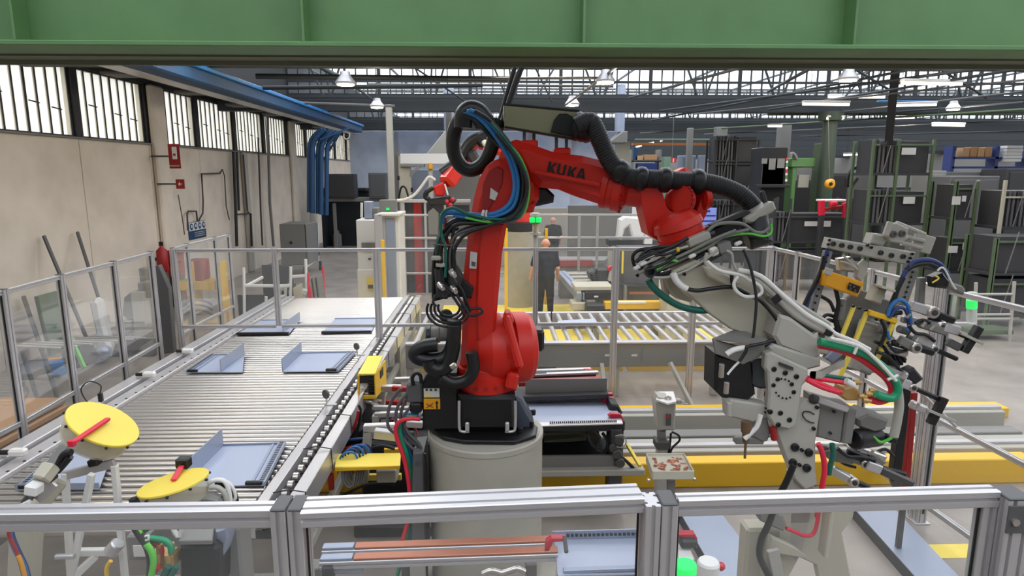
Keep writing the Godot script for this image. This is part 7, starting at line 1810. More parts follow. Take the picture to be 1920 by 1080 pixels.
func front_tools() -> void:
	# two nut feeders on their stands at the near left
	var b1 := bowl("larger tilted yellow lidded feeder bowl with a long red strip, left", P(-1.75,2.078,-2.75), Vector3(0.7, 1.0, -0.05), 0.155)
	put(b1, "red_strip", B().bar(Vector3(-1.729, 2.094, -2.505), Vector3(-1.743, 2.09, -2.774), 0.024, 0.014, 0.003), M.hose_red)
	put(b1, "strip_end", B().box(Vector3(-1.728, 2.095, -2.5), Vector3(0.03, 0.03, 0.02), Basis(), 0.005), M.hose_red)
	var b2 := bowl("smaller yellow lidded feeder bowl with a short red strip, right", P(-1.442,1.817,-2.7), Vector3(-0.17, 1.0, -0.06), 0.147)
	put(b2, "red_strip", B().bar(Vector3(-1.466, 1.83, -2.83), Vector3(-1.438, 1.83, -2.694), 0.024, 0.012, 0.003), M.hose_red)
	put(b2, "strip_clamp", B().box(Vector3(-1.47, 1.835, -2.86), Vector3(0.06, 0.05, 0.05), Basis(), 0.006), M.black)
	put(b2, "base_plate", B().extrude([P(-1.561,1.752,-2.66),P(-1.281,1.758,-2.66),P(-1.235,1.747,-2.66),P(-1.218,1.716,-2.66),P(-1.56,1.716,-2.66)], Vector3(0, 0, -0.06), 0.006), M.grey)
	put(b2, "dark_fitting", B().bar(P(-1.642,1.727,-2.7), P(-1.574,1.741,-2.7), 0.03, 0.03, 0.006), M.dark)
	for r in [[[P(-1.299,1.799,-2.72),P(-1.262,1.814,-2.72),P(-1.226,1.808,-2.72),P(-1.21,1.772,-2.72),P(-1.205,1.714,-2.72)], 0.011, "white"], [[P(-1.281,1.788,-2.7),P(-1.248,1.788,-2.7),P(-1.222,1.762,-2.7),P(-1.211,1.715,-2.7)], 0.012, "pale"], [[P(-1.264,1.799,-2.74),P(-1.221,1.793,-2.74),P(-1.195,1.756,-2.74),P(-1.191,1.713,-2.74),P(-1.215,1.693,-2.74)], 0.008, "white"], [[P(-1.284,1.778,-2.76),P(-1.236,1.772,-2.76),P(-1.201,1.729,-2.76),P(-1.194,1.687,-2.76)], 0.01, "black"], [[P(-1.266,1.767,-2.76),P(-1.213,1.756,-2.76),P(-1.212,1.703,-2.76)], 0.008, "black"]]:
		put(b2, "cable", B().tube(r[0], r[1], 8), M[r[2]])
	# the stands
	var s := thing("feeder_stand", "off-white welded tube stand carrying the larger yellow feeder bowl", "stand", Vector3(-1.9, 0, -2.55))
	put(s, "column", B().bar(P(-1.944,1.793,-2.5), P(-2.05,1.194,-2.5), 0.09, 0.09, 0.008), M.cream)
	put(s, "column_head", B().bar(P(-1.947,1.769,-2.5), P(-1.867,1.889,-2.6), 0.07, 0.06, 0.01), M.cream)
	for t in [[P(-1.912,1.869,-2.7), P(-1.952,1.307,-2.7)], [P(-1.73,1.911,-2.6), P(-1.889,1.376,-2.6)], [P(-1.692,1.902,-2.7), P(-1.706,1.302,-2.7)]]:
		put(s, "tube", B().bar(t[0], t[1], 0.026, 0.026, 0.003), M.white)
	put(s, "brace", B().bar(P(-1.923,1.854,-2.7), P(-1.688,1.912,-2.7), 0.02, 0.04, 0.003), M.alu)
	put(s, "brace", B().bar(P(-1.867,1.512,-2.65), P(-1.689,1.512,-2.65), 0.03, 0.03, 0.003), M.white)
	put(s, "brace", B().bar(P(-1.886,1.402,-2.6), P(-1.79,1.493,-2.65), 0.03, 0.03, 0.003), M.white)
	put(s, "end_pad", B().box(P(-1.75,1.937,-2.66), Vector3(0.045, 0.03, 0.04), Basis(Vector3.BACK, 0.2), 0.004), M.black)
	put(s, "arm", B().bar(P(-1.759,1.924,-2.72), P(-1.715,1.941,-2.76), 0.02, 0.02, 0.003), M.grey)
	put(s, "floor_frame", B().span(Vector3(-2.2, 0, -2.8), Vector3(-1.3, 0.06, -2.5), 0.008), M.cream)
	put(s, "post", B().span(Vector3(-2.06, 0.06, -2.72), Vector3(-1.94, 1.3, -2.6), 0.01), M.cream)
	put(s, "post", B().span(Vector3(-1.62, 0.06, -2.72), Vector3(-1.52, 1.35, -2.6), 0.01), M.cream)
	var a := thing("feed_head", "slanting black and pale feed head under the end of the long red strip", "feed head", P(-1.862,1.958,-2.5))
	put(a, "slider", B().bar(P(-1.883,1.891,-2.45), P(-1.8,2.043,-2.58), 0.05, 0.05, 0.006), M.grey)
	put(a, "block", B().bar(P(-1.799,1.985,-2.4), P(-1.782,2.024,-2.45), 0.06, 0.05, 0.006), M.cream)
	put(a, "block", B().box(P(-1.813,1.959,-2.38), Vector3(0.05, 0.045, 0.05), Basis(Vector3.BACK, -0.2), 0.006), M.white)
	put(a, "cylinder", B().bar(P(-1.793,1.975,-2.42), P(-1.78,1.986,-2.46), 0.03, 0.04, 0.006), M.dark)
	put(a, "track", B().tube([P(-1.706,2.073,-2.46),P(-1.737,2.064,-2.46),P(-1.763,2.023,-2.46),P(-1.775,1.991,-2.46),P(-1.747,2.018,-2.46),P(-1.713,2.055,-2.46)], 0.014, 8, 4), M.black)
	put(a, "nozzle", B().bar(P(-1.889,1.875,-2.42), P(-1.855,1.916,-2.42), 0.03, 0.03, 0.006), M.iron)
	put(a, "white_tip", B().bar(P(-1.892,1.872,-2.4), P(-1.848,1.894,-2.4), 0.02, 0.02, 0.005), M.white)
	put(a, "bracket", B().bar(P(-1.86,1.886,-2.44), P(-1.783,1.96,-2.44), 0.012, 0.06, 0.003), M.alu)
	for r in [[[P(-1.912,1.815,-2.36),P(-1.916,1.758,-2.36),P(-1.903,1.699,-2.36),P(-1.882,1.641,-2.36),P(-1.875,1.57,-2.36)], 0.009, "blue"], [[P(-1.916,1.809,-2.37),P(-1.915,1.756,-2.37),P(-1.899,1.691,-2.37),P(-1.882,1.629,-2.37),P(-1.875,1.558,-2.37)], 0.009, "navy"], [[P(-1.908,1.821,-2.35),P(-1.911,1.773,-2.35),P(-1.897,1.722,-2.35),P(-1.885,1.657,-2.35),P(-1.879,1.577,-2.35)], 0.007, "deep_red"], [[P(-1.881,1.696,-2.34),P(-1.873,1.663,-2.34),P(-1.866,1.593,-2.34)], 0.008, "amber"]]:
		put(a, "hose", B().tube(r[0], r[1], 8), M[r[2]])
	# second welding gun, seen low through the left gate
	var g := thing("welding_gun", "small welding unit with a black motor and brass fittings below the smaller yellow lid", "welding gun", P(-1.214,1.621,-2.3))
	put(g, "motor", B().extrude([P(-1.231,1.751,-2.3),P(-1.095,1.753,-2.3),P(-1.08,1.734,-2.3),P(-1.099,1.549,-2.3),P(-1.249,1.552,-2.3)], Vector3(0, 0, -0.16), 0.012), M.black)
	put(g, "flange", B().extrude([P(-1.22,1.767,-2.28), P(-1.093,1.77,-2.28), P(-1.134,1.743,-2.4), P(-1.196,1.72,-2.5), P(-1.303,1.722,-2.5), P(-1.275,1.745,-2.4)], Vector3(0, 0.02, 0), 0.003), M.grey)
	put(g, "flange_disc", B().cyl(P(-1.202,1.753,-2.4), P(-1.201,1.758,-2.4), 0.05, 24, 0.004), M.steel)
	put(g, "side_plate", B().extrude([P(-1.109,1.788,-2.34),P(-1.06,1.805,-2.34),P(-1.058,1.755,-2.34),P(-1.096,1.648,-2.34),P(-1.113,1.639,-2.34)], Vector3(0, 0, -0.1), 0.008), M.galv)
	put(g, "gear_box", B().span(P(-1.458,1.664,-2.34), P(-1.372,1.774,-2.34) + Vector3(0, 0, -0.12), 0.008), M.grey)
	put(g, "gear_label", B().span(P(-1.428,1.688,-2.335), P(-1.382,1.736,-2.335) + Vector3(0, 0, 0.004)), M.white)
	put(g, "air_body", B().cyl(P(-1.564,1.665,-2.4), P(-1.525,1.707,-2.4), 0.028, 14, 0.005), M.alu)
	put(g, "back_wall", B().span(P(-1.525,1.525,-2.6), P(-1.358,1.706,-2.6) + Vector3(0, 0, -0.05)), M.grey)
	put(g, "brass_manifold", B().box(P(-1.293,1.701,-2.3), Vector3(0.1, 0.06, 0.07), Basis(), 0.008), M.brass)
	for p in [P(-1.29,1.744,-2.27), P(-1.245,1.747,-2.27), P(-1.294,1.71,-2.26), P(-1.256,1.707,-2.26)]:
		put(g, "fitting", B().cyl(p, p + Vector3(0, 0.035, 0), 0.013, 8), M.brass if p.y > 1.6 else M.white)
	put(g, "rod", B().cyl(P(-1.854,1.586,-2.5), P(-1.777,1.587,-2.5), 0.012, 8), M.alu)
	for r in [[[P(-1.364,1.812,-2.3),P(-1.329,1.838,-2.3),P(-1.287,1.851,-2.3),P(-1.234,1.855,-2.3)], 0.011, "hose_green"], [[P(-1.334,1.813,-2.26),P(-1.299,1.808,-2.26),P(-1.26,1.799,-2.26),P(-1.242,1.776,-2.26),P(-1.242,1.749,-2.26)], 0.012, "hose_green"], [[P(-1.329,1.794,-2.27),P(-1.295,1.775,-2.27),P(-1.285,1.757,-2.27),P(-1.287,1.734,-2.27)], 0.012, "clamp_red"], [[P(-1.361,1.853,-2.28),P(-1.364,1.819,-2.28),P(-1.353,1.815,-2.28)], 0.01, "hose_red"],
			[[P(-1.361,1.879,-2.24),P(-1.341,1.835,-2.24),P(-1.318,1.786,-2.24),P(-1.313,1.719,-2.24),P(-1.326,1.631,-2.24)], 0.014, "dark"], [[P(-1.309,1.811,-2.22),P(-1.293,1.78,-2.22),P(-1.29,1.731,-2.22),P(-1.314,1.645,-2.22)], 0.012, "lime"], [[P(-1.351,1.879,-2.24),P(-1.34,1.843,-2.24)], 0.01, "lime"], [[P(-1.251,1.841,-2.3),P(-1.242,1.81,-2.3),P(-1.231,1.791,-2.3)], 0.01, "white"], [[P(-1.206,1.841,-2.3),P(-1.221,1.809,-2.3),P(-1.227,1.791,-2.3)], 0.008, "white"],
			[[P(-1.499,1.692,-2.3),P(-1.519,1.66,-2.3),P(-1.521,1.604,-2.3)], 0.008, "yellow"], [[P(-1.286,1.705,-2.24),P(-1.314,1.674,-2.24),P(-1.329,1.638,-2.24)], 0.014, "clamp_red"], [[P(-1.246,1.704,-2.24),P(-1.266,1.668,-2.24),P(-1.285,1.637,-2.24)], 0.013, "dark_green"], [[P(-1.218,1.703,-2.24),P(-1.242,1.663,-2.24),P(-1.261,1.637,-2.24)], 0.012, "dark_green"]]:
		put(g, "hose", B().tube(r[0], r[1], 8), M[r[2]])
	put(g, "hose_tie", B().tube([P(-1.31,1.842,-2.22),P(-1.298,1.846,-2.22),P(-1.298,1.829,-2.22),P(-1.31,1.827,-2.22)], 0.005, 6, 1), M.white)
	put(g, "pillar", B().span(Vector3(-1.25, 0, -2.55), Vector3(-1.05, 1.75, -2.42), 0.01), M.grey)
	# copper bar fixture and sheet tray below the middle gate
	var f := thing("busbar_fixture", "aluminium fixture with two long copper coloured bars below the middle gate", "fixture", Vector3(-0.3, 0, -3.1))
	for k in 2:
		var d := Vector3(0, 0.0, 0.0)
		var l: Vector3 = P(-0.955,1.11,-3.25) if k == 0 else P(-0.932,1.127,-3.12)
		var r: Vector3 = P(0.321,1.136,-3.25) if k == 0 else P(0.335,1.154,-3.12)
		put(f, "carrier", B().rail(l, r, 0.06, 0.045), M.alu)
		put(f, "copper_bar", B().bar(l.lerp(r, 0.14) + Vector3(0, 0.03, 0), r + Vector3(0, 0.03, 0), 0.055, 0.016, 0.003), M.copper)
		put(f, "end_block", B().bar(l + Vector3(0, 0.03, 0), l.lerp(r, 0.135) + Vector3(0, 0.03, 0), 0.05, 0.02, 0.003), M.galv)
	put(f, "end_plate", B().span(P(-0.918,1.071,-3.1), P(-0.708,1.105,-3.1) + Vector3(0, 0, -0.2), 0.008), M.galv)
	put(f, "dark_mount", B().span(P(-0.92,1.048,-3.08), P(-0.86,1.128,-3.08) + Vector3(0, 0, -0.1), 0.008), M.dark)
	put(f, "hose_joint", B().tube([P(-0.066,1.129,-3),P(-0.019,1.147,-3),P(0.031,1.134,-3),P(0.075,1.145,-3),P(0.114,1.156,-3),P(0.153,1.137,-3)], 0.016, 8), M.steel)
	for x in [-1.0, 0.2]:
		put(f, "leg", B().span(Vector3(x - 0.03, 0, -3.3), Vector3(x + 0.03, 1.04, -3.2), 0.006), M.grey)
	var t := thing("metal_tray", "sheet steel tray with slots and red clamps behind glass below the broad rail", "sheet metal tray", P(0.595,1.1,-3.196))
	put(t, "base", B().extrude([P(0.319,1.15,-2.932),P(0.786,1.15,-2.936),P(0.852,1.15,-3.259),P(0.334,1.15,-3.258)], Vector3(0, 0.008, 0)), M.sheet)
	put(t, "rear_lip", B().extrude([P(0.328,1.149,-3.26), P(0.852,1.153,-3.26), P(0.85,1.212,-3.26), P(0.321,1.205,-3.26)], Vector3(0, 0, -0.008)), M.galv)
	put(t, "side_flap", B().extrude([P(0.338,1.131,-3.3), P(0.386,1.136,-3.3), P(0.354,1.17,-2.86), P(0.322,1.17,-2.86)], Vector3(0, 0.012, 0)), M.galv)
	put(t, "front_fold", B().bar(P(0.349,1.167,-2.96), P(0.791,1.176,-2.96), 0.03, 0.02, 0.003), M.galv)
	var sl := B()
	for i in 18:
		sl.box((P(0.407,1.186,-3.25)).lerp(P(0.821,1.189,-3.25), i / 17.0), Vector3(0.016, 0.012, 0.01))
	tag(put(t, "slots", sl, M.black), "", "", "", "stuff")
	for q in [[P(0.266,1.199,-3.1),P(0.272,1.243,-3.1),P(0.3,1.264,-3.1),P(0.38,1.263,-3.1),P(0.38,1.241,-3.1),P(0.312,1.239,-3.1),P(0.289,1.193,-3.1)], [P(0.979,1.277,-3.1),P(1.072,1.276,-3.1),P(1.088,1.247,-3.1),P(1.09,1.191,-3.1),P(1.073,1.191,-3.1),P(1.061,1.251,-3.1),P(0.98,1.259,-3.1)]]:
		put(t, "clamp", B().extrude(q, Vector3(0, 0, -0.04), 0.004), M.clamp_red)
	put(t, "clamp_arm", B().bar(P(0.366,1.285,-3.08), P(0.367,1.256,-2.98), 0.02, 0.02, 0.004), M.iron)
	put(t, "right_panel", B().extrude([P(0.958,1.183,-3), P(1.042,1.182,-3), P(1.052,1.167,-3.2), P(1.016,1.167,-3.2)], Vector3(0, 0.008, 0)), M.white)
	put(t, "clamp_block", B().box(P(1.036,1.229,-3.1), Vector3(0.09, 0.05, 0.06), Basis(), 0.01), M.dark)
	put(t, "support", B().span(Vector3(0.4, 0, -3.2), Vector3(0.48, 0.98, -3.1), 0.006), M.grey)
	put(t, "support", B().span(Vector3(0.85, 0, -3.2), Vector3(0.93, 0.98, -3.1), 0.006), M.grey)
	put(t, "under_frame", B().span(Vector3(0.35, 0.9, -3.25), Vector3(1.0, 0.98, -3.05), 0.006), M.dark)
	var sg := thing("signal_lamp", "white capped signal column beside the low green lamp at the near gate", "signal lamp", P(0.889,1.511,-2.4))
	put(sg, "white_cap", B().lathe(P(0.894,1.436,-2.4), Vector3.UP, [Vector2(0, 0.046), Vector2(0.135, 0.046), Vector2(0.145, 0.04)], 24), M.white)
	put(sg, "column", B().span(Vector3(P(0.892,1.461,-2.4).x - 0.03, 0, -2.43), Vector3(P(0.892,1.461,-2.4).x + 0.03, P(0.893,1.441,-2.4).y, -2.37)), M.grey)
	var gl := thing("signal_lamp", "low green lamp glowing behind the right near fence posts", "signal lamp", P(0.831,1.469,-2.5))
	put(gl, "lens_lamp", B().cyl(P(0.865,1.39,-2.6), P(0.862,1.438,-2.6), 0.05, 18, 0.005), M.lit_green)
	put(gl, "column", B().span(Vector3(P(0.865,1.374,-2.6).x - 0.03, 0, -2.63), Vector3(P(0.865,1.374,-2.6).x + 0.03, P(0.865,1.387,-2.6).y, -2.57)), M.grey)
	put(gl, "knob", B().ball(P(1.027,1.419,-2.6), 0.02, 10), M.clamp_red)
	put(gl, "knob_arm", B().cyl(P(0.877,1.379,-2.6), P(1.027,1.414,-2.6), 0.008, 6), M.black)

func person(label: String, c: Vector3, tall: float, arms: Array) -> void:
	# seen from behind, standing; built at 1.78 m and scaled in its numbers
	var k := tall / 1.78
	var o := thing("person", label, "person", c)
	var f := func(x: float, y: float, z: float) -> Vector3: return c + Vector3(x, y, z) * k
	var torso := [[f.call(0, 1.02, 0), f.call(0, 1.22, 0.0), 0.15, 0.15], [f.call(-0.06, 1.02, 0), f.call(-0.08, 1.32, 0.01), 0.125, 0.14], [f.call(0.06, 1.02, 0), f.call(0.08, 1.32, 0.01), 0.125, 0.14], [f.call(-0.17, 1.43, 0), f.call(0.17, 1.43, 0), 0.075, 0.075], [f.call(0, 1.25, 0), f.call(0, 1.46, 0), 0.13, 0.09]]
	var sleeves := []
	var fore := []
	for s in 2:
		var sg := -1.0 if s == 0 else 1.0
		var el: Vector3 = f.call(sg * arms[s][0], 1.13, 0.02)
		var wr: Vector3 = f.call(sg * arms[s][1], 0.93, arms[s][2])
		var sh: Vector3 = f.call(sg * 0.2, 1.42, 0)
		sleeves.append([sh, sh.lerp(el, 0.72), 0.07, 0.062])
		fore.append([sh, el, 0.055, 0.045])
		fore.append([el, wr, 0.045, 0.032])
		var dn := (wr - el).normalized()
		fore.append([wr, wr + dn * 0.08, 0.034, 0.032])
		for i in 4:
			fore.append([wr + dn * 0.07 + Vector3(0.0, 0, 0.018 * (i - 1.5)), wr + dn * (0.15 - 0.012 * absf(i - 1.5)) + Vector3(-sg * 0.02, 0, 0.018 * (i - 1.5)), 0.01, 0.009])
		fore.append([wr + dn * 0.02, wr + dn * 0.08 + Vector3(-sg * 0.035, 0, -0.02), 0.012, 0.01])
	var legs := []
	for sg: float in [-1.0, 1.0]:
		legs.append([f.call(sg * 0.09, 0.93, 0), f.call(sg * 0.11, 0.5, -0.01), 0.1, 0.07])
		legs.append([f.call(sg * 0.11, 0.5, -0.01), f.call(sg * 0.12, 0.1, 0.01), 0.068, 0.05])
	legs.append([f.call(-0.08, 0.95, 0), f.call(0.08, 0.95, 0), 0.115, 0.115])
	var head := [[f.call(0, 1.45, 0), f.call(0, 1.58, -0.01), 0.058, 0.055], [f.call(0, 1.64, -0.01), f.call(0, 1.69, 0.005), 0.078, 0.088], [f.call(0, 1.6, -0.05), f.call(0, 1.62, -0.06), 0.055, 0.055], [f.call(-0.085, 1.65, 0), f.call(-0.092, 1.67, 0.005), 0.018, 0.018], [f.call(0.085, 1.65, 0), f.call(0.092, 1.67, 0.005), 0.018, 0.018], [f.call(0, 1.65, -0.1), f.call(0, 1.63, -0.112), 0.012, 0.015]]
	var shoes := []
	for sg: float in [-1.0, 1.0]:
		shoes.append([f.call(sg * 0.12, 0.045, 0.06), f.call(sg * 0.14, 0.04, -0.15), 0.045, 0.04])
	put(o, "body", field_mesh(torso + legs + fore + head, 0.016 * k), M.skin)
	put(o, "shirt", field_mesh(torso + sleeves, 0.018 * k, 0.014), M.navy_cloth)
	put(o, "trousers", field_mesh(legs, 0.018 * k, 0.014), M.black_cloth)
	put(o, "shoes", field_mesh(shoes, 0.014 * k), M.black)


func box_on(o: Node3D, called: String, lo: Vector3, hi: Vector3, depth: float, m: Material, e := 0.01) -> MeshInstance3D:
	return put(o, called, B().span(lo, hi + Vector3(0, 0, -depth), e), m)


func back_cell() -> void:
	person("bald man in dark shirt and trousers standing back turned behind the fence post", P(1.148,0,-13.973), 1.76, [[0.29, 0.33, -0.08], [0.27, 0.29, -0.1]])
	person("worker in dark clothes far behind, half hidden by the red elbow of the robot", P(1.975,0,-21.157), 1.75, [[0.26, 0.24, -0.1], [0.26, 0.24, -0.1]])
	# roller conveyor that runs across behind the fence
	var rc := thing("roller_conveyor", "wide roller conveyor running across behind the back fence on a grey frame", "conveyor", Vector3(1.4, 0, -9.7))
	var x0 := -1.25
	var x1 := 4.1
	put(rc, "front_beam", B().span(Vector3(x0, 0.46, -8.78), Vector3(x1, 0.8, -8.7), 0.01), M.grey)
	put(rc, "front_lip", B().span(Vector3(x0, 0.8, -8.8), Vector3(x1, 0.83, -8.68), 0.005), M.alu)
	put(rc, "rear_beam", B().span(Vector3(x0, 0.62, -10.75), Vector3(x1, 0.83, -10.68), 0.01), M.alu)
	put(rc, "mid_beam", B().span(Vector3(x0, 0.72, -9.95), Vector3(x1, 0.82, -9.9), 0.005), M.alu)
	var roll := B().lathe(Vector3(0, 0, -0.93), Vector3.BACK, [Vector2(0, 0.01), Vector2(0.01, 0.038), Vector2(1.85, 0.038), Vector2(1.86, 0.01)], 12).done()
	for i in 30:
		put(rc, "roller", roll, M.alu, "", Vector3(x0 + 0.12 + 0.185 * i, 0.78, -9.73))
	for x in [-1.2, 0.4, 1.75, 3.2]:
		for z in [-8.8, -10.6]:
			put(rc, "leg", B().span(Vector3(x - 0.05, 0.07 if z < -10.0 else 0.0, z - 0.05), Vector3(x + 0.05, 0.6, z + 0.05), 0.006), M.pale)
	put(rc, "drive_box", B().span(Vector3(0.1, 0.28, -9.2), Vector3(0.9, 0.56, -8.85), 0.01), M.rubber)
	put(rc, "label", B().span(P(1.57,0.622,-8.69), P(1.66,0.653,-8.69) + Vector3(0, 0, 0.004)), M.white)
	put(rc, "label", B().span(P(1.951,0.619,-8.69), P(2.034,0.65,-8.69) + Vector3(0, 0, 0.004)), M.white)
	put(rc, "seam_plate", B().span(P(2.106,0.555,-8.69), P(2.145,0.727,-8.69) + Vector3(0, 0, 0.012)), M.grey)
	for q in [[P(1.511,0.54,-8.6), P(1.534,0.415,-8.2)], [P(2.48,0.547,-8.6), P(2.714,0.351,-8.2)]]:
		put(rc, "brace", B().bar(q[0], q[1] + Vector3(0, -q[1].y + 0.02, 0), 0.05, 0.05), M.pale)
	put(rc, "sheet_plate", B().extrude([P(1.013,0.87,-9.839),P(1.629,0.87,-9.972),P(1.599,0.87,-9.676),P(0.977,0.87,-9.482)], Vector3(0, 0.008, 0)), M.sheet)
	put(rc, "guide_plate", B().extrude([P(0.943,0.944,-10.3),P(0.978,0.962,-10.3),P(1.061,0.725,-10.3),P(1.026,0.671,-10.3)], Vector3(0.02, 0, 0)), M.galv)
	# yellow painted walkway steps
	for d in [[Vector3(-4.4, 0, -14.9), Vector3(-2.05, 0.07, -13.3), "yellow walkway plate left of the white switch cabinet"], [Vector3(-1.2, 0, -15.0), Vector3(2.1, 0.07, -10.0), "yellow walkway plate under the standing man"], [Vector3(2.2, 0, -13.6), Vector3(4.3, 0.07, -10.0), "yellow walkway plate behind the grey gun body"]]:
		var w := thing("walkway_plate", d[2], "walkway", (d[0] + d[1]) * Vector3(0.5, 0, 0.5))
		put(w, "plate", B().span(d[0], d[1], 0.01), M.lid)
		put(w, "edge_trim", B().span(Vector3(d[0].x, 0, d[1].z), Vector3(d[1].x, 0.075, d[1].z + 0.04)), M.yellow)
	# white switch cabinets at the left of the rear cell
	var c1 := thing("switch_cabinet", "cream switch cabinet with a vent grille and a yellow switch plate", "cabinet", P(-2.959,0,-15.39))
	box_on(c1, "body", P(-3.128,0.14,-14.6) * Vector3(1, 0, 1), P(-2.634,2.142,-14.6), 0.7, M.white, 0.02)
	box_on(c1, "lower_body", P(-3.131,0.161,-14.5) * Vector3(1, 0, 1), P(-2.731,1.018,-14.5), 0.1, M.white, 0.02)
	for i in 7:
		box_on(c1, "vent_slat", P(-3.004,1.449,-14.5) + Vector3(0.045 * i, 0, 0), P(-2.961,1.631,-14.5) + Vector3(0.045 * i, 0, 0), 0.05, M.grey, 0.003)
	box_on(c1, "switch_plate", P(-2.904,0.562,-14.42), P(-2.747,0.846,-14.42), 0.03, M.lid, 0.004)
	box_on(c1, "switch", P(-2.875,0.591,-14.4), P(-2.762,0.677,-14.4), 0.03, M.dark, 0.004)
	box_on(c1, "handle", P(-2.878,1.234,-14.55), P(-2.816,1.27,-14.55), 0.04, M.black, 0.004)
	box_on(c1, "door_gap", P(-3.094,0.859,-14.58), P(-2.702,0.882,-14.58), 0.02, M.mid, 0.0)
	var c2 := thing("switch_cabinet", "tall grey-white switch cabinet with a yellow corner post beside it", "cabinet", P(-2.36,0,-14.874))
	box_on(c2, "body", P(-2.535,0.21,-13.9) * Vector3(1, 0, 1), P(-2.044,2.329,-13.9), 0.8, M.white, 0.02)
	box_on(c2, "front_frame", P(-2.546,0.23,-13.7) * Vector3(1, 0, 1), P(-2.378,2.319,-13.7), 0.1, M.alu, 0.01)
	box_on(c2, "side_panel", P(-2.337,0.244,-13.85), P(-2.132,2.218,-13.85), 0.06, M.galv, 0.01)
	box_on(c2, "top_lip", P(-2.469,2.285,-13.7), P(-1.992,2.341,-13.7), 0.9, M.white, 0.01)
	var yp := [[P(-2.297,0.313,-13.2), P(-2.244,1.824,-13.2), "yellow post beside the tall switch cabinet"], [P(0.26,0.324,-13.4), P(0.263,2.043,-13.4), "yellow post right of the robot's red link"], [P(1.26,1.35,-15.2), P(1.255,1.888,-15.2), "yellow post above the man's head"]]
	for d in yp:
		var o := thing("yellow_post", d[2], "post", Vector3(d[0].x, 0, d[0].z), "yellow guard posts of the rear cell")
		put(o, "post", B().span(Vector3(d[0].x - 0.035, 0.012, d[0].z - 0.035), Vector3(d[0].x + 0.035, d[1].y, d[0].z + 0.035), 0.006), M.yellow)
		put(o, "foot", B().span(Vector3(d[0].x - 0.07, 0, d[0].z - 0.07), Vector3(d[0].x + 0.07, 0.012, d[0].z + 0.07)), M.yellow)
	var eq := thing("control_unit", "grey control unit with small modules and a green lamp on top of the cabinets", "control unit", P(-2.787,2.121,-14.9))
	box_on(eq, "module", P(-2.975,2.153,-14.8), P(-2.801,2.542,-14.8), 0.3, M.galv, 0.01)
	box_on(eq, "module", P(-2.835,2.146,-14.9), P(-2.679,2.391,-14.9), 0.3, M.grey, 0.01)
	box_on(eq, "panel", P(-2.51,2.311,-14.2), P(-2.149,2.603,-14.2), 0.25, M.grey, 0.01)
	put(eq, "green_lamp", B().cyl(P(-2.324,2.384,-14.15), P(-2.322,2.431,-14.15), 0.035, 10), M.lit_green)
	put(eq, "aerial", B().cyl(P(-2.994,2.191,-14.6), P(-2.98,2.527,-14.6), 0.03, 8), M.white)
	put(eq, "base_post", B().span(P(-2.982,2.04,-15), P(-2.73,2.163,-15) + Vector3(0, 0, -0.2)), M.grey)
	# fence of the rear cell
	var rf := thing("safety_fence", "slim aluminium fence around the rear robot cell at head height", "safety fence", Vector3(0.5, 0, -15.6))
	for x in [-2.55, 2.1, 2.55, 4.2]:
		put(rf, "post", B().rail(Vector3(x, 0, -15.6), Vector3(x, 2.2, -15.6), 0.06, 0.06, Vector3.RIGHT), M.alu)
	for h in [2.18, 1.62, 0.75]:
		put(rf, "rail", B().span(Vector3(-2.55, h - 0.025, -15.62), Vector3(-1.4, h + 0.025, -15.58), 0.004), M.alu)
		put(rf, "rail", B().span(Vector3(-1.3, h - 0.025, -15.62), Vector3(4.2, h + 0.025, -15.58), 0.004), M.alu)
	put(rf, "pane", B().span(Vector3(-2.5, 0.8, -15.605), Vector3(4.2, 2.15, -15.595)), M.glass)
	# second robot and its round pedestal
	var p2 := thing("robot_pedestal", "round pale pedestal with a dark top in the rear cell, left of the man", "pedestal", P(0.624,0,-14.971))
	var c0 := P(0.624,0,-14.971)
	put(p2, "column", B().lathe(c0, Vector3.UP, [Vector2(0, 0.36), Vector2(1.85, 0.36)], 32), M.plinth)
	put(p2, "dark_top", B().lathe(c0 + Vector3(0, 1.85, 0), Vector3.UP, [Vector2(0, 0.36), Vector2(0.2, 0.34), Vector2(0.22, 0.2)], 28), M.rubber)
	var r2 := thing("industrial_robot", "second red welding robot working in the rear cell, seen through the hose loop", "robot", c0 + Vector3(0, 2.07, 0))
	put(r2, "base", B().lathe(c0 + Vector3(0, 2.07, 0), Vector3.UP, [Vector2(0, 0.25), Vector2(0.25, 0.22), Vector2(0.3, 0.18)], 20), M.red)
	put(r2, "link", B().bar(c0 + Vector3(0, 2.3, 0), P(0.51,3.564,-14.4), 0.3, 0.26, 0.05), M.red)
	put(r2, "elbow", B().cyl(P(0.517,3.569,-14.6), P(0.499,3.556,-14.1), 0.18, 20, 0.03), M.red)
	put(r2, "upper_arm", B().bar(P(0.463,3.587,-14.4), P(-0.282,3.821,-14), 0.26, 0.24, 0.05), M.red)
	put(r2, "forearm", B().bar(P(-0.37,3.883,-13.9), P(-0.748,3.257,-13.6), 0.24, 0.22, 0.05), M.red)
	put(r2, "forearm", B().bar(P(-0.725,3.323,-13.6), P(-0.984,2.963,-13.4), 0.34, 0.3, 0.06), M.red)
	put(r2, "wrist", B().extrude([P(-1.24,2.91,-13.3),P(-1.02,3.018,-13.3),P(-0.956,2.888,-13.3),P(-1.025,2.714,-13.3),P(-1.201,2.715,-13.3)], Vector3(0, 0, -0.2), 0.03), M.red)
	put(r2, "wrist_plate", B().bar(P(-0.995,2.965,-13.25), P(-0.934,2.738,-13.25), 0.07, 0.03, 0.006), M.white)
	put(r2, "dress_pack", B().tube([P(-0.163,3.868,-13.6),P(-0.318,3.911,-13.6),P(-0.496,3.803,-13.6),P(-0.632,3.585,-13.6),P(-0.746,3.389,-13.6),P(-0.926,3.279,-13.6),P(-1.084,3.169,-13.6)], 0.13, 12), M.black)
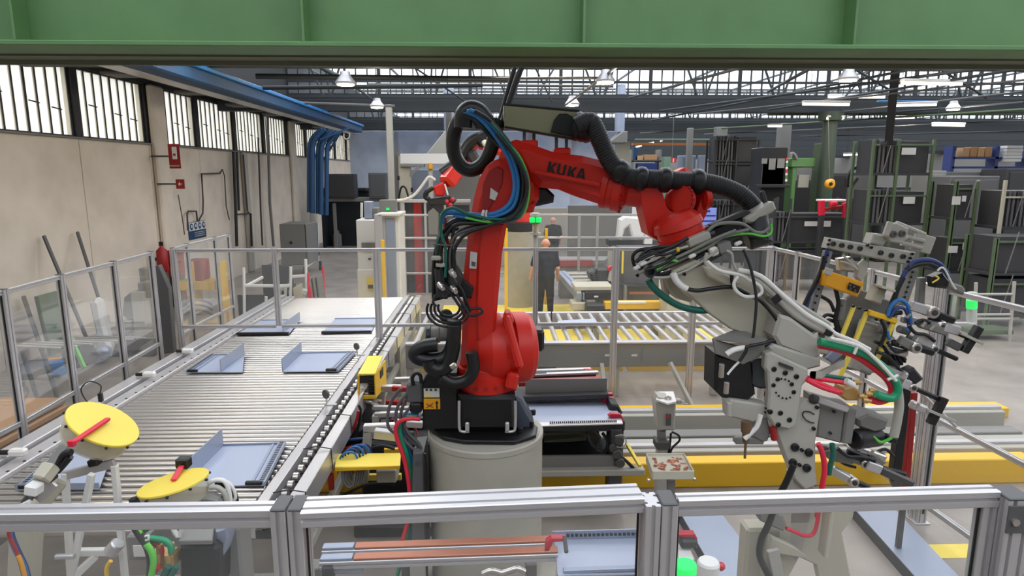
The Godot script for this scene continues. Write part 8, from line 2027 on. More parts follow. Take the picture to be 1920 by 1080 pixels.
	put(r2, "motor", B().box(P(-0.218,3.89,-13.6), Vector3(0.3, 0.3, 0.25), Basis(Vector3.BACK, 0.5), 0.05), M.black)
	put(r2, "motor", B().box(P(-0.411,3.509,-13.6), Vector3(0.22, 0.3, 0.25), Basis(Vector3.BACK, 0.5), 0.05), M.dark)
	put(r2, "white_motor", B().box(P(-0.172,3.794,-13.4), Vector3(0.12, 0.12, 0.12), Basis(Vector3.BACK, 0.5), 0.03), M.white)
	put(r2, "hose", B().tube([P(-1.203,3.039,-13.4),P(-1.333,3.104,-13.4),P(-1.492,2.908,-13.4),P(-1.651,2.733,-13.4),P(-1.83,2.646,-13.4),P(-1.996,2.624,-13.4)], 0.03, 8), M.white)
	put(r2, "hose", B().tube([P(-1.245,2.887,-13.35),P(-1.379,2.8,-13.35),P(-1.404,2.691,-13.35),P(-1.317,2.647,-13.35)], 0.05, 8), M.black)
	put(r2, "gripper", B().extrude([P(-1.4,2.649,-13.3),P(-0.872,2.714,-13.3),P(-0.763,2.627,-13.3),P(-0.853,2.539,-13.3),P(-1.315,2.518,-13.3)], Vector3(0, 0, -0.3), 0.03), M.rubber)
	for p in [P(-0.954,2.609,-13.2), P(-0.844,2.653,-13.2), P(-0.89,2.544,-13.2)]:
		put(r2, "gripper_fitting", B().ball(p, 0.05, 8), M.clamp_red)
	put(r2, "gripper_plate", B().extrude([P(-1.357,2.39,-13.25),P(-1.245,2.477,-13.25),P(-1.138,2.367,-13.25),P(-1.169,1.927,-13.25),P(-1.346,1.927,-13.25)], Vector3(0, 0, -0.06), 0.01), M.grey)
	# portal frame, grey walls and hoods behind
	var g := thing("portal_frame", "beige steel portal frame of the welding booth behind the second robot", "frame", P(-2.83,0,-24.81))
	box_on(g, "post", P(-2.917,0.619,-20) * Vector3(1, 0, 1), P(-2.561,3.711,-20), 0.3, M.cream, 0.02)
	box_on(g, "post", P(-3.131,0.594,-20.2) * Vector3(1, 0, 1), P(-2.879,3.845,-20.2), 0.3, M.grey, 0.02)
	box_on(g, "beam", P(-2.848,3.453,-19.9), P(-1.022,3.773,-19.9), 0.4, M.white, 0.02)
	box_on(g, "corbel", P(-2.843,3.372,-19.85), P(-2.112,3.452,-19.85), 0.3, M.grey, 0.01)
	put(g, "strut", B().bar(P(-2.537,3.1,-19.8), P(-2.254,3.388,-19.8), 0.08, 0.08), M.grey)
	put(g, "yellow_knob", B().box(P(-1.904,3.387,-19.7), Vector3(0.14, 0.2, 0.1), Basis(), 0.03), M.amber)
	box_on(g, "yellow_post", P(-1.98,2.424,-19.75), P(-1.846,3.324,-19.75), 0.1, M.pale, 0.01)
	box_on(g, "vent", P(-2.922,2.972,-19.75), P(-2.853,3.1,-19.75), 0.05, M.black, 0.004)
	box_on(g, "vent", P(-2.528,2.619,-19.75), P(-2.459,2.747,-19.75), 0.05, M.black, 0.004)
	put(g, "black_hose", B().tube([P(-2.869,2.431,-19.6),P(-2.794,2.751,-19.6),P(-2.666,2.751,-19.6),P(-2.578,2.463,-19.6)], 0.03, 8), M.black)
	var bw := thing("booth_wall", "grey sheet walls of the welding booth behind the second robot", "booth wall", P(-0.537,0,-24.744))
	for d in [[P(-2.785,0.361,-22), P(-1.571,3.304,-22), "galv"], [P(-1.551,0.421,-21.5), P(-0.442,3.267,-21.5), "grey"], [P(-0.476,0.539,-22), P(2.545,2.005,-22), "pale"], [P(2.591,0.504,-22.2), P(4.727,2.084,-22.2), "grey"]]:
		box_on(bw, "panel", Vector3(d[0].x, 0, d[0].z), d[1], 0.1, M[d[2]], 0.01)
	var db := thing("booth_screen", "dark red screen panels of the rear cell between slim frames", "screen", P(-2.072,0,-23.255))
	for d in [[P(-2.4,1.261,-17), P(-2.112,2.474,-17), "dark"], [P(-2.131,1.26,-17), P(-1.902,2.474,-17), "deep_red"], [P(-1.904,1.259,-17), P(-1.313,2.445,-17), "dark"], [P(-1.307,1.257,-17), P(-0.639,2.361,-17), "dark"]]:
		box_on(db, "panel", Vector3(d[0].x, 0, d[0].z), d[1], 0.05, M[d[2]], 0.005)
	for d in [[P(-2.422,1.016,-16.9), P(-2.335,2.506,-16.9)], [P(-1.828,1.013,-16.9), P(-1.766,2.45,-16.9)], [P(-1.304,1.012,-16.9), P(-1.25,2.45,-16.9)]]:
		box_on(db, "frame", Vector3(d[0].x, 0, d[0].z), d[1], 0.05, M.alu, 0.004)
	box_on(db, "top_rail", P(-2.373,2.426,-16.85), P(-0.604,2.506,-16.85), 0.06, M.alu, 0.005)
	var hs := shell("wall_curtain")
	for k in 6:
		put(hs, "curtain_panel", B().span(P(-6.456,-0.341,-29.5) * Vector3(1, 0, 1) + Vector3(2.0 * k, 0, 0.06 * (k % 2)), P(-6.22,5.06,-29.5) + Vector3(2.0 * k + 1.99, 0, -0.05 + 0.06 * (k % 2)), 0.02), M.curtain)
	var dk := P(5.46,-0.57,-29)
	put(hs, "beige_panel", B().span(Vector3(dk.x, 0, dk.z), P(6.13,4.564,-29) + Vector3(0, 0, -0.1)), M.cream)
	for d in [["pale extraction hood hanging left of the hose loop", P(-2.59,3.884,-25), P(-1.514,4.84,-25), "pale"], ["grey extraction hood hanging right of the dress hose", P(4.439,4.332,-25), P(5.168,4.773,-25), "grey"]]:
		var o := thing("extraction_hood", d[0], "hood", d[1])
		var lo: Vector3 = d[1]
		var hi: Vector3 = d[2]
		put(o, "funnel", B().extrude([lo, Vector3(hi.x, lo.y, lo.z), Vector3(hi.x, hi.y, lo.z), Vector3(lo.x + (hi.x - lo.x) * 0.75, hi.y, lo.z)], Vector3(0, 0, -1.2), 0.03), M[d[3]])
		put(o, "duct", B().cyl(Vector3(hi.x - 0.2, hi.y, lo.z - 0.6), Vector3(hi.x - 0.2, roof_y(lo.z - 0.6), lo.z - 0.6), 0.2, 16), M.galv)
	# long pale masts up to the roof
	for d in [[P(-2.988,0.908,-19), P(-2.956,5.122,-19), 0.09, "slim pale mast rising behind the cabinets to the roof"], [P(-1.469,3.095,-21) + Vector3(0, 0, -0.9), P(-1.421,5.788,-21), 0.1, "pale mast rising to the skylight left of the hose loop"], [P(7.283,3.082,-24), P(7.196,4.828,-24), 0.1, "green-grey mast beside the fire extinguisher sign at the back"]]:
		var m: Vector3 = d[0]
		solo("mast", B().span(Vector3(m.x - d[2], 0, m.z - d[2]), Vector3(m.x + d[2], minf(d[1].y, 5.3), m.z + d[2]), 0.02), M.grey if d[2] > 0.095 else M.pale, d[3], "mast")
	rear_left()
	rear_machines()


func rear_left() -> void:
	var b := thing("dark_booth", "dark blue-black booth with a deep open front at the end of the left wall", "booth", P(-6.618,0,-28.243))
	var l := P(-7.429,0,-27.855)
	var r := P(-5.477,0,-27.799)
	put(b, "rear_wall", B().span(Vector3(l.x, 0, l.z - 0.7), Vector3(r.x, 2.5, l.z - 0.6)), paint(rgb(20, 26, 32), 0.7))
	put(b, "side_wall", B().span(Vector3(l.x, 0, l.z - 0.7), Vector3(l.x + 0.1, 2.5, l.z)), paint(rgb(20, 30, 40), 0.7))
	put(b, "roof", B().span(Vector3(l.x, 2.45, l.z - 0.7), Vector3(r.x, 2.55, l.z)), M.rubber)
	for d in [[P(-6.661,2.19,-26), P(-5.555,3.159,-26), "dark"], [P(-5.001,2.188,-26), P(-4.325,3.201,-26), "mid"]]:
		var k := thing("steel_cabinet", "dark steel cabinet standing on the booth platform, %s" % ("left one" if d[2] == "dark" else "right one by the mast"), "cabinet", d[0])
		box_on(k, "body", d[0], d[1], 0.6, M[d[2]], 0.02)
		box_on(k, "door", d[0] + Vector3(0.06, 0.06, 0.02), d[1] + Vector3(-0.06, -0.06, 0.02), 0.05, M[d[2]], 0.01)
	var pf := thing("platform", "pale steel platform carrying the dark cabinets above the dark booth", "platform", P(-5.681,2.231,-26))
	box_on(pf, "deck", P(-7.019,2.054,-26.2), P(-4.135,2.201,-26.2), 1.0, M.grey, 0.01)
	for x in [P(-6.462,2.053,-26.2).x, P(-4.184,2.05,-26.2).x]:
		put(pf, "post", B().span(Vector3(x - 0.06, 0, -26.3), Vector3(x + 0.06, 1.98, -26.2)), M.grey)
	var g := thing("machine_cabinet", "grey steel cabinet on castors with a white edged open side by the left wall", "cabinet", P(-6.476,0,-21.401))
	box_on(g, "body", P(-6.658,0.346,-20), P(-5.822,1.631,-20), 1.2, M.grey, 0.02)
	put(g, "open_side", B().extrude([P(-5.872,0.461,-20), P(-5.961,0.473,-21.5), P(-5.903,1.549,-21.5), P(-5.807,1.598,-20)], Vector3(0.02, 0, 0)), M.dark)
	put(g, "white_edge", B().bar(P(-5.927,0.27,-21.4), P(-5.858,1.557,-21.4), 0.1, 0.1, 0.01), M.white)
	put(g, "lower_lip", B().bar(P(-5.895,0.343,-20), P(-5.902,0.414,-21.4), 0.1, 0.14, 0.01), M.white)
	box_on(g, "lock", P(-6.352,1.023,-19.95), P(-6.282,1.089,-19.95), 0.04, M.black, 0.004)
	for p in [P(-6.531,0.261,-20), P(-5.933,0.259,-20), P(-5.778,0.404,-21.2)]:
		put(g, "castor", B().lathe(Vector3(p.x - 0.03, 0.09, p.z), Vector3.RIGHT, [Vector2(0, 0.05), Vector2(0.0, 0.09), Vector2(0.06, 0.09), Vector2(0.06, 0.05)], 14), M.black)
		put(g, "castor_fork", B().span(Vector3(p.x - 0.04, 0.09, p.z - 0.03), Vector3(p.x + 0.04, 0.3, p.z + 0.03)), M.dark)
	# trolleys of panels near the end of the long conveyor
	var t := thing("panel_trolley", "white framed trolley stacked with grey sheet panels behind the left fence corner", "trolley", P(-4.936,0,-13.626))
	box_on(t, "panel", Vector3(P(-5.108,0.331,-12.6).x, 0.16, -12.6), P(-4.569,0.795,-12.6), 0.03, M.mid, 0.004)
	box_on(t, "panel", Vector3(P(-4.954,0.618,-13.6).x, 0.4, -13.6), P(-4.302,1.252,-13.6), 0.04, M.mid, 0.004)
	for i in 9:
		box_on(t, "edge_panel", Vector3(P(-4.433,0.347,-12.8).x + 0.045 * i, 0.16, -12.8), Vector3(P(-4.433,0.347,-12.8).x + 0.02 + 0.045 * i, P(-4.38,0.833,-12.8).y + 0.03 * (i % 3), -12.8), 0.6, M.cream if i % 2 == 0 else M.mid, 0.003)
	for d in [[P(-4.974,0.353,-12.5), P(-4.899,1.359,-12.5)], [P(-4.565,0.35,-12.5), P(-4.504,0.782,-12.5)], [P(-4.103,0.324,-12.6), P(-4.019,1.362,-12.6)], [P(-4.2,0.302,-12.7), P(-4.182,0.938,-12.7)], [P(-3.845,0.209,-12.9), P(-3.806,1.47,-12.9)]]:
		put(t, "frame_post", B().cyl(Vector3(d[0].x, 0.12, d[0].z), d[1], 0.03, 8), M.white)
	for d in [[P(-4.916,0.998,-12.5), P(-4.047,0.985,-12.55)], [P(-4.874,0.998,-12.5), P(-4.878,1.022,-13.4)], [P(-4.117,1.111,-12.9), P(-3.815,1.131,-12.9)]]:
		put(t, "frame_rail", B().bar(d[0], d[1], 0.05, 0.06, 0.01), M.white)
	put(t, "deck", B().span(Vector3(P(-5.154,0.287,-12.6).x, 0.08, -13.9), Vector3(P(-3.82,0.278,-12.6).x, 0.16, -12.4), 0.01), M.pale)
	for x in [P(-5.069,0.287,-12.6).x, P(-3.862,0.279,-12.6).x]:
		put(t, "castor", B().cyl(Vector3(x - 0.03, 0.045, -12.6), Vector3(x + 0.03, 0.045, -12.6), 0.045, 12), M.white)
	put(t, "clamp_handle", B().bar(P(-3.903,0.832,-12.85), P(-3.777,0.776,-12.85), 0.1, 0.12, 0.02), M.white)
	put(t, "blue_box", B().span(P(-4.07,0.334,-12.95), P(-3.867,0.468,-12.95) + Vector3(0, 0, -0.3), 0.01), M.navy)
	var h := thing("hand_trolley", "red hand trolley with a blue deck holding leaning boards", "hand trolley", P(-3.967,0,-14.12))
	put(h, "deck", B().extrude([P(-3.926,0.2,-13.341),P(-3.802,0.2,-13.134),P(-3.844,0.2,-14.333),P(-4.022,0.2,-14.458)], Vector3(0, 0.04, 0)), M.blue)
	for d in [[P(-3.624,0.368,-12.3), P(-3.593,1.279,-12.3)], [P(-3.532,0.391,-12.2), P(-3.538,1.023,-12.2)], [P(-3.649,0.329,-13.6), P(-3.66,1.215,-13.6)]]:
		put(h, "post", B().cyl(Vector3(d[0].x, 0.1, d[0].z), d[1], 0.025, 8), M.hose_red)
	for d in [[P(-3.687,0.914,-13.6), P(-3.79,0.937,-13.4)], [P(-3.667,0.423,-13.6), P(-3.749,0.453,-13.4)]]:
		put(h, "rail", B().bar(d[0], d[1], 0.03, 0.04), M.hose_red)
	for i in 3:
		put(h, "board", B().bar(P(-3.568,0.408,-12.6) + Vector3(0.05 * i, 0, -0.1 * i), P(-3.623,1.146,-12.6) + Vector3(0.05 * i, 0, -0.1 * i), 0.03, 0.4, 0.003, Vector3.BACK), M.grey)
	for p in [P(-4.01,0.05,-13.691), P(-3.956,0.05,-14.688)]:
		put(h, "wheel", B().cyl(Vector3(p.x - 0.02, 0.05, p.z), Vector3(p.x + 0.02, 0.05, p.z), 0.05, 12), M.black)
	solo("coat_bottle", B().lathe(P(-6.9,0,-28.251), Vector3.UP, [Vector2(0, 0.2), Vector2(0.5, 0.2), Vector2(0.6, 0.1), Vector2(0.7, 0.1)], 14), M.grey, "small grey drum standing in front of the dark booth", "drum")


func rear_machines() -> void:
	# press line right of the man
	var a := thing("press_table", "pale machine table with a long bright sheet and dark red beam right of the man", "machine", P(2.251,0,-16.05))
	put(a, "bright_sheet", B().extrude([P(1.491,0.981,-16), P(2.824,1.03,-16), P(3.076,1.037,-16.8), P(1.621,1.071,-16.8)], Vector3(0, 0.02, 0)), M.steel)
	box_on(a, "red_beam", P(1.547,0.843,-16), P(2.524,1.004,-16), 0.2, M.deep_red, 0.01)
	box_on(a, "grey_base", Vector3(P(1.698,0.552,-16.1).x, 0, -16.1), P(2.929,0.823,-16.1), 0.4, M.grey, 0.01)
	box_on(a, "column", Vector3(P(2.907,0.303,-15.9).x, 0, -15.9), P(3.015,1.314,-15.9), 0.2, M.pale, 0.01)
	var c := thing("slat_conveyor", "pale slatted conveyor leading away right of the man", "conveyor", P(2.027,0,-15.375))
	for d in [[P(1.536,0.85,-14.82), P(1.637,0.85,-11.972)], [P(1.637,0.85,-14.817), P(1.76,0.85,-11.969)], [P(2.216,0.85,-14.8), P(2.228,0.85,-12.287)]]:
		put(c, "beam", B().bar(d[0], d[1], 0.1, 0.14, 0.008), M.galv)
	for i in 6:
		var t := i / 5.0
		put(c, "slat", B().bar((P(1.678,0.85,-14.735)).lerp(P(1.75,0.85,-12.188), t), (P(2.254,0.85,-14.719)).lerp(P(2.248,0.85,-12.401), t), 0.22, 0.05, 0.006), M.pale)
	put(c, "leg", B().span(P(2.019,0,-14.168) - Vector3(0.05, 0, 0.05), P(2.019,0,-14.168) + Vector3(0.05, 0.8, 0.05)), M.grey)
	put(c, "leg", B().span(P(2.883,0,-16.032) - Vector3(0.05, 0, 0.05), P(2.883,0,-16.032) + Vector3(0.05, 0.8, 0.05)), M.grey)
	var m := thing("black_machine", "black ribbed machine head leaning over the slatted conveyor", "machine", P(2.421,0,-14.156))
	put(m, "ribbed_head", B().extrude([P(2.021,1.113,-13.2),P(2.133,1.158,-13.2),P(2.43,1.02,-13.2),P(2.48,0.837,-13.2),P(2.254,0.815,-13.2),P(2.047,0.954,-13.2)], Vector3(0, 0, -0.5), 0.03), M.black)
	for i in 5:
		put(m, "rib", B().bar(P(2.047,1.109,-13.15) + Vector3(0.02 * i, -0.05 * i, 0), P(2.353,1.029,-13.15) + Vector3(0.02 * i, -0.05 * i, 0), 0.03, 0.015), M.mid)
	put(m, "arm", B().bar(P(2.44,0.963,-13), P(2.498,1.276,-13), 0.1, 0.16, 0.02), M.pale)
	put(m, "red_fitting", B().box(P(2.41,1.243,-13), Vector3(0.12, 0.1, 0.1), Basis(Vector3.BACK, 0.4), 0.02), M.clamp_red)
	put(m, "pedestal", B().span(Vector3(P(2.176,0.583,-13.1).x, 0, -13.4), Vector3(P(2.469,0.581,-13.1).x, 1.2, -13.05), 0.02), M.dark)
	var k := thing("work_table", "cream work table with black drawers and a yellow front beam behind the fence", "table", P(2.156,0,-13.626))
	box_on(k, "table_top", P(1.557,0.96,-12), P(2.296,1.039,-12), 0.6, M.cream, 0.01)
	box_on(k, "drawer", P(1.738,0.791,-11.95), P(2.29,0.944,-11.95), 0.4, M.black, 0.01)
	box_on(k, "drawer_handle", P(1.919,0.836,-11.93), P(2.001,0.867,-11.93), 0.03, M.white, 0.004)
	box_on(k, "side_block", P(1.489,0.594,-11.9), P(1.814,0.738,-11.9), 0.4, M.cream, 0.01)
	box_on(k, "leg", Vector3(P(1.584,0.593,-12).x, 0, -12.0), P(1.68,0.959,-12), 0.4, M.cream, 0.01)
	box_on(k, "yellow_front", P(2.107,0.633,-11.8), P(3.206,0.771,-11.8), 0.2, M.yellow, 0.01)
	box_on(k, "white_lip", P(2.264,0.739,-11.78), P(2.894,0.777,-11.78), 0.1, M.white, 0.004)
	box_on(k, "leg", Vector3(P(3.063,0.605,-11.9).x, 0, -11.9), P(3.212,0.751,-11.9), 0.2, M.grey, 0.01)
	box_on(k, "motor", P(1.733,0.576,-11.6), P(2.07,0.757,-11.6), 0.3, M.rubber, 0.02)
	box_on(k, "motor_leg", Vector3(P(1.869,0.553,-11.7).x, 0, -11.8), P(1.991,0.552,-11.7), 0.1, M.rubber, 0.0)
	var p := thing("hydraulic_press", "big dark grey press body behind the fence post below the cable bundle", "press", P(3.335,0,-14.13))
	box_on(p, "body", Vector3(P(2.757,0.52,-13.4).x, 0, -13.4), P(3.753,1.58,-13.4), 0.9, M.mid, 0.02)
	box_on(p, "ledge", P(2.731,0.79,-13.2), P(3.434,0.855,-13.2), 0.2, M.dark, 0.01)
	box_on(p, "copper_strip", P(2.85,0.67,-13.1), P(3.392,0.713,-13.1), 0.1, M.copper, 0.004)
	box_on(p, "yellow_chain", Vector3(P(2.694,1.246,-13.2).x, 1.1, -13.2), P(2.728,1.607,-13.2), 0.05, M.lid, 0.004)
	box_on(p, "cabinet_leg", Vector3(P(2.74,0.579,-13.1).x, 0, -13.1), P(2.799,0.853,-13.1), 0.1, M.grey, 0.004)
	var b := thing("white_machine", "white and cream machine parts under the grey gun plate, behind the fence", "machine", P(4.432,0,-14.098))
	box_on(b, "cream_body", Vector3(P(3.167,0.611,-11.4).x, 0, -11.4), P(3.648,1.307,-11.4), 0.5, M.cream, 0.02)
	box_on(b, "white_plate", P(3.067,0.933,-11.3), P(3.125,1.404,-11.3), 0.3, M.white, 0.01)
	put(b, "wheel_cover", B().cyl(P(3.534,0.92,-11.35), P(3.58,0.89,-11.5), 0.16, 18, 0.02), M.cream)
	# counter with a draped white cloth at the back
	var w := thing("counter", "black and white counter with boxes at the back of the rear cell", "counter", P(5.297,0,-24.575))
	box_on(w, "top", P(3.472,1.015,-19), P(5.049,1.203,-19), 0.6, M.black, 0.02)
	box_on(w, "body", Vector3(P(3.528,0.724,-19).x, 0, -19), P(5.056,1.042,-19), 0.5, M.pale, 0.02)
	box_on(w, "white_box", P(4.489,1.098,-18.8), P(4.731,1.447,-18.8), 0.3, M.white, 0.01)
	solo("white_cloth", B().extrude([P(3.665,1.27,-18.7),P(3.711,1.836,-18.7),P(3.866,1.93,-18.7),P(4.435,1.897,-18.7),P(4.458,1.299,-18.7),P(4.108,1.3,-18.7),P(4.002,1.647,-18.7),P(3.878,1.553,-18.7),P(3.793,1.238,-18.7)], Vector3(0, 0, -0.4), 0.05), M.white, "white cloth bag hanging behind the rear fence near the robot wrist", "cloth bag")
	var sc := thing("display_board", "blue-violet lit display board with rows of text beside the red wrist", "display", P(8.381,0,-24.486))
	box_on(sc, "screen", P(5.229,1.621,-16), P(5.626,2.32,-16), 0.08, M.screen, 0.01)
	var ty := 0
	for q in [[P(5.249,2.214,-15.99), P(5.463,2.267,-15.99)], [P(5.227,2.107,-15.99), P(5.606,2.147,-15.99)], [P(5.235,1.973,-15.99), P(5.613,2.012,-15.99)], [P(5.242,1.838,-15.99), P(5.621,1.878,-15.99)], [P(5.249,1.703,-15.99), P(5.629,1.743,-15.99)]]:
		box_on(sc, "text_row", q[0], q[1], 0.02, M.navy, 0.0)
	box_on(sc, "stand", Vector3(P(5.473,1.629,-16.2).x, 0, -16.2), P(5.556,1.628,-16.2), 0.06, M.dark, 0.0)

func trolley(label: String, lo: Vector3, hi: Vector3, decks: Array, m: Material, slats: float, papers: Array) -> void:
	# an open frame of square tube; each deck holds upright panels on the left and a closed panel face on the right
	var o := thing("panel_rack", label, "panel rack", Vector3((lo.x + hi.x) * 0.5, 0, lo.z), "")
	var z := lo.z
	var d := 0.8
	for x: float in [lo.x, lo.x + (hi.x - lo.x) * slats, hi.x]:
		for zz in [z, z - d]:
			put(o, "post", B().span(Vector3(x - 0.03, 0.02, zz - 0.03), Vector3(x + 0.03, hi.y, zz + 0.03), 0.004), m)
	for y: float in decks:
		put(o, "deck", B().span(Vector3(lo.x, y - 0.06, z - d), Vector3(hi.x, y, z), 0.004), M.dark)
		put(o, "deck_rail", B().span(Vector3(lo.x, y + 0.62, z - 0.02), Vector3(hi.x, y + 0.66, z + 0.02), 0.004), m)
		var w := (hi.x - lo.x) * slats
		var n := maxi(0, roundi(w / 0.1))
		for i in n:
			put(o, "upright_panel", B().span(Vector3(lo.x + 0.06 + 0.1 * i, y, z - d + 0.05), Vector3(lo.x + 0.115 + 0.1 * i, y + 0.78, z - 0.05), 0.004), M.mid if i % 3 else M.dark)
		put(o, "panel_face", B().span(Vector3(lo.x + w + 0.06, y, z - d + 0.05), Vector3(hi.x - 0.06, y + 0.74, z - 0.06), 0.006), M.dark)
		put(o, "tie_rod", B().bar(Vector3(lo.x + 0.25, y, z + 0.05), Vector3(lo.x + 0.42, y + 0.85, z + 0.05), 0.015, 0.015), M.grey)
	for p: Array in papers:
		put(o, "paper", B().span(p[0], p[1] + Vector3(0, 0, 0.006)), M.paper)


func right_hall() -> void:
	trolley("green framed rack of upright grey panels with two decks, tallest at right centre", P(8.897,-0.364,-15), P(10.328,3.954,-15), [P(9.105,2.013,-15).y, P(8.984,3.192,-15).y], M.moss, 0.42, [[P(9.723,2.469,-14.97), P(10.002,2.632,-14.97)], [P(9.559,3.61,-14.97), P(9.897,3.77,-14.97)]])
	trolley("green framed rack with dark panel faces and papers right of the tall rack", P(10.396,-0.189,-14.2), P(10.889,3.003,-14.2), [P(10.576,2.192,-14.2).y, P(10.732,0.968,-14.2).y], M.moss, 0.05, [[P(10.321,2.482,-14.17), P(10.517,2.672,-14.17)], [P(10.545,2.553,-14.17), P(10.638,2.684,-14.17)], [P(10.369,1.393,-14.17), P(10.586,1.551,-14.17)], [P(10.696,1.465,-14.17), P(10.8,1.624,-14.17)]])
	trolley("cream framed rack of slanted dark panels at the right edge", P(11.115,-0.201,-13.7), P(12.59,3.031,-13.7), [P(11.187,2.026,-13.7).y], M.cream, 0.9, [])
	trolley("green framed rack of black panels under the cream rack at the right edge", P(10.186,0.094,-12.6), P(11.652,1.888,-12.6), [P(10.421,1.169,-12.6).y, P(10.543,0.295,-12.6).y], M.moss, 0.02, [])
	trolley("dark framed rack of panel faces with white papers behind the gripper beam", P(7.545,-0.218,-17), P(9.669,2.517,-17), [P(8.309,1.371,-17).y, P(8.39,0.374,-17).y], M.dark, 0.2, [[P(8.368,1.78,-16.95), P(8.824,1.908,-16.95)], [P(8.865,1.764,-16.95), P(9.085,1.921,-16.95)]])
	trolley("dark rack of tall panels standing left of the papered cabinet", P(7.214,0.632,-21), P(8.659,4.256,-21), [P(7.977,2.835,-21).y, P(8.06,1.521,-21).y, P(7.928,3.609,-21).y], M.dark, 0.5, [])
	# big black cabinet with two sheets of paper and a striped edge
	var k := thing("black_cabinet", "big black cabinet with pinned grey papers and a striped edge beside the green press", "cabinet", P(9.673,0,-21.558))
	var k0 := P(7.763,2.86,-18.5)
	box_on(k, "body", Vector3(k0.x, 0, k0.z), P(8.48,3.919,-18.5), 0.9, M.black, 0.02)
	box_on(k, "door", k0, P(8.406,3.558,-18.48), 0.05, M.dark, 0.01)
	for q in [[P(7.917,3.286,-18.42), P(8.111,3.602,-18.42)], [P(8.163,3.331,-18.42), P(8.375,3.602,-18.42)], [P(7.704,3.451,-18.42), P(7.864,3.602,-18.42)]]:
		box_on(k, "paper", q[0], q[1], 0.01, M.grey, 0.0)
	for i in 8:
		var q := (P(8.445,2.983,-18.4)).lerp(P(8.422,3.676,-18.4), i / 8.0)
		put(k, "edge_stripe", B().box(q, Vector3(0.06, 0.07, 0.02)), [M.white, M.lit_green, M.paper, M.hose_red][i % 4] if i % 4 != 1 else M.green)
	box_on(k, "shelf", P(7.686,2.773,-18.3), P(8.532,2.863,-18.3), 0.4, M.rubber, 0.01)
	# green press frame, dark green column, orange buoy and red frame
	var g := thing("green_press", "light green press frame behind the dark green column", "press", P(10.022,0,-20.336))
	var g0 := P(9.12,2.697,-19.5)
	box_on(g, "upright", Vector3(g0.x, 0, g0.z), P(9.259,3.643,-19.5), 0.6, M.green, 0.02)
	box_on(g, "head", P(9.045,3.356,-19.45), P(9.793,3.642,-19.45), 0.7, M.green, 0.03)
	put(g, "top_eye", B().tube([P(8.983,3.64,-19.4),P(9.005,3.767,-19.4),P(9.106,3.735,-19.4),P(9.181,3.609,-19.4)], 0.05, 8), M.grey)
	box_on(g, "panel", P(9.379,2.743,-19.6), P(9.713,3.132,-19.6), 0.1, M.pale, 0.01)
	box_on(g, "upright", Vector3(P(10.16,2.607,-19.8).x, 0, -19.8), P(10.43,4.101,-19.8), 0.6, M.moss, 0.02)
	var c := struct("column_right", B().lathe(P(10.037,0,-19.249) * Vector3(1, 0, 1), Vector3.UP, [Vector2(0, 0.24), Vector2(4.7, 0.2), Vector2(4.72, 0.34), Vector2(4.97, 0.36)], 18), paint(rgb(52, 62, 48), 0.5))
	var c2 := P(10.795,3.671,-24)
	struct("column_right", B().span(Vector3(c2.x - 0.2, 0, -24.2), Vector3(c2.x + 0.2, 5.0, -23.8), 0.02), M.grey)
	var c3 := P(9.119,3.71,-26)
	struct("column_right", B().span(Vector3(c3.x - 0.22, 0, -26.2), Vector3(c3.x + 0.22, 5.0, -25.8), 0.02), M.grey)
	solo("orange_post", B().span(P(9.711,4.36,-27.4), Vector3(P(9.793,4.889,-27.4).x, 4.98, -27.4) + Vector3(0, 0, -0.2)), M.amber, "short orange post under the roof at the back, right of the mast", "post")
	solo("orange_beam", B().span(P(8.164,4.811,-38), P(13.175,4.939,-38) + Vector3(0, 0, -0.3)), paint(rgb(176, 104, 50), 0.5), "long orange-brown crane beam across the back of the hall", "beam")
	var d := thing("hanging_column", "dark slanting square column with hoist chains right of the bright tube", "column", P(8.653,3.81,-14))
	put(d, "column", B().bar(P(7.999,5.315,-13), P(8.751,3.842,-14.2), 0.16, 0.16, 0.01), M.rubber)
	put(d, "foot", B().box(P(8.751,3.842,-14.2), Vector3(0.24, 0.1, 0.24), Basis(), 0.01), M.rubber)
	var bu := thing("spring_balancer", "bright orange round spring balancer hanging beside the dark green column", "balancer", P(9.244,2.891,-17.5))
	put(bu, "drum", B().lathe(P(9.206,2.893,-17.4), Vector3(0.2, 0, 1), [Vector2(-0.08, 0.08), Vector2(-0.06, 0.13), Vector2(0.04, 0.14), Vector2(0.08, 0.1)], 22, true), M.amber)
	put(bu, "hub", B().lathe(P(9.182,2.894,-17.3), Vector3(0.2, 0, 1), [Vector2(-0.05, 0.05), Vector2(0.02, 0.045)], 14), M.black)
	put(bu, "wire", B().cyl(P(9.231,3.036,-17.5), P(9.049,4.739,-17.5), 0.008, 6), M.grey)
	put(bu, "hose", B().tube([P(9.22,2.734,-17.4),P(9.218,2.589,-17.4),P(9.279,2.415,-17.4)], 0.02, 6), M.dark_green)
	var rd := thing("red_frame", "red machine frame on dark legs below the orange balancer", "machine frame", P(11.795,0,-21.496))
	for q in [[P(8.602,2.091,-16.55), P(8.568,2.48,-16.55)], [P(9.261,2.034,-16.55), P(9.196,2.424,-16.55)]]:
		put(rd, "post", B().bar(Vector3(q[0].x, 0, q[0].z), q[0], 0.12, 0.12, 0.01), M.dark)
		put(rd, "red_post", B().bar(q[0], q[1], 0.13, 0.13, 0.01), M.hose_red)
	put(rd, "beam", B().bar(P(8.59,2.231,-16.55), P(9.233,2.341,-16.55), 0.08, 0.08, 0.01), M.deep_red)
	put(rd, "red_motor", B().cyl(P(8.749,2.402,-16.45), P(8.918,2.401,-16.45), 0.08, 14, 0.02), M.hose_red)
	box_on(rd, "top", P(8.596,2.45,-16.6), P(9.273,2.505,-16.6), 0.3, M.white, 0.01)
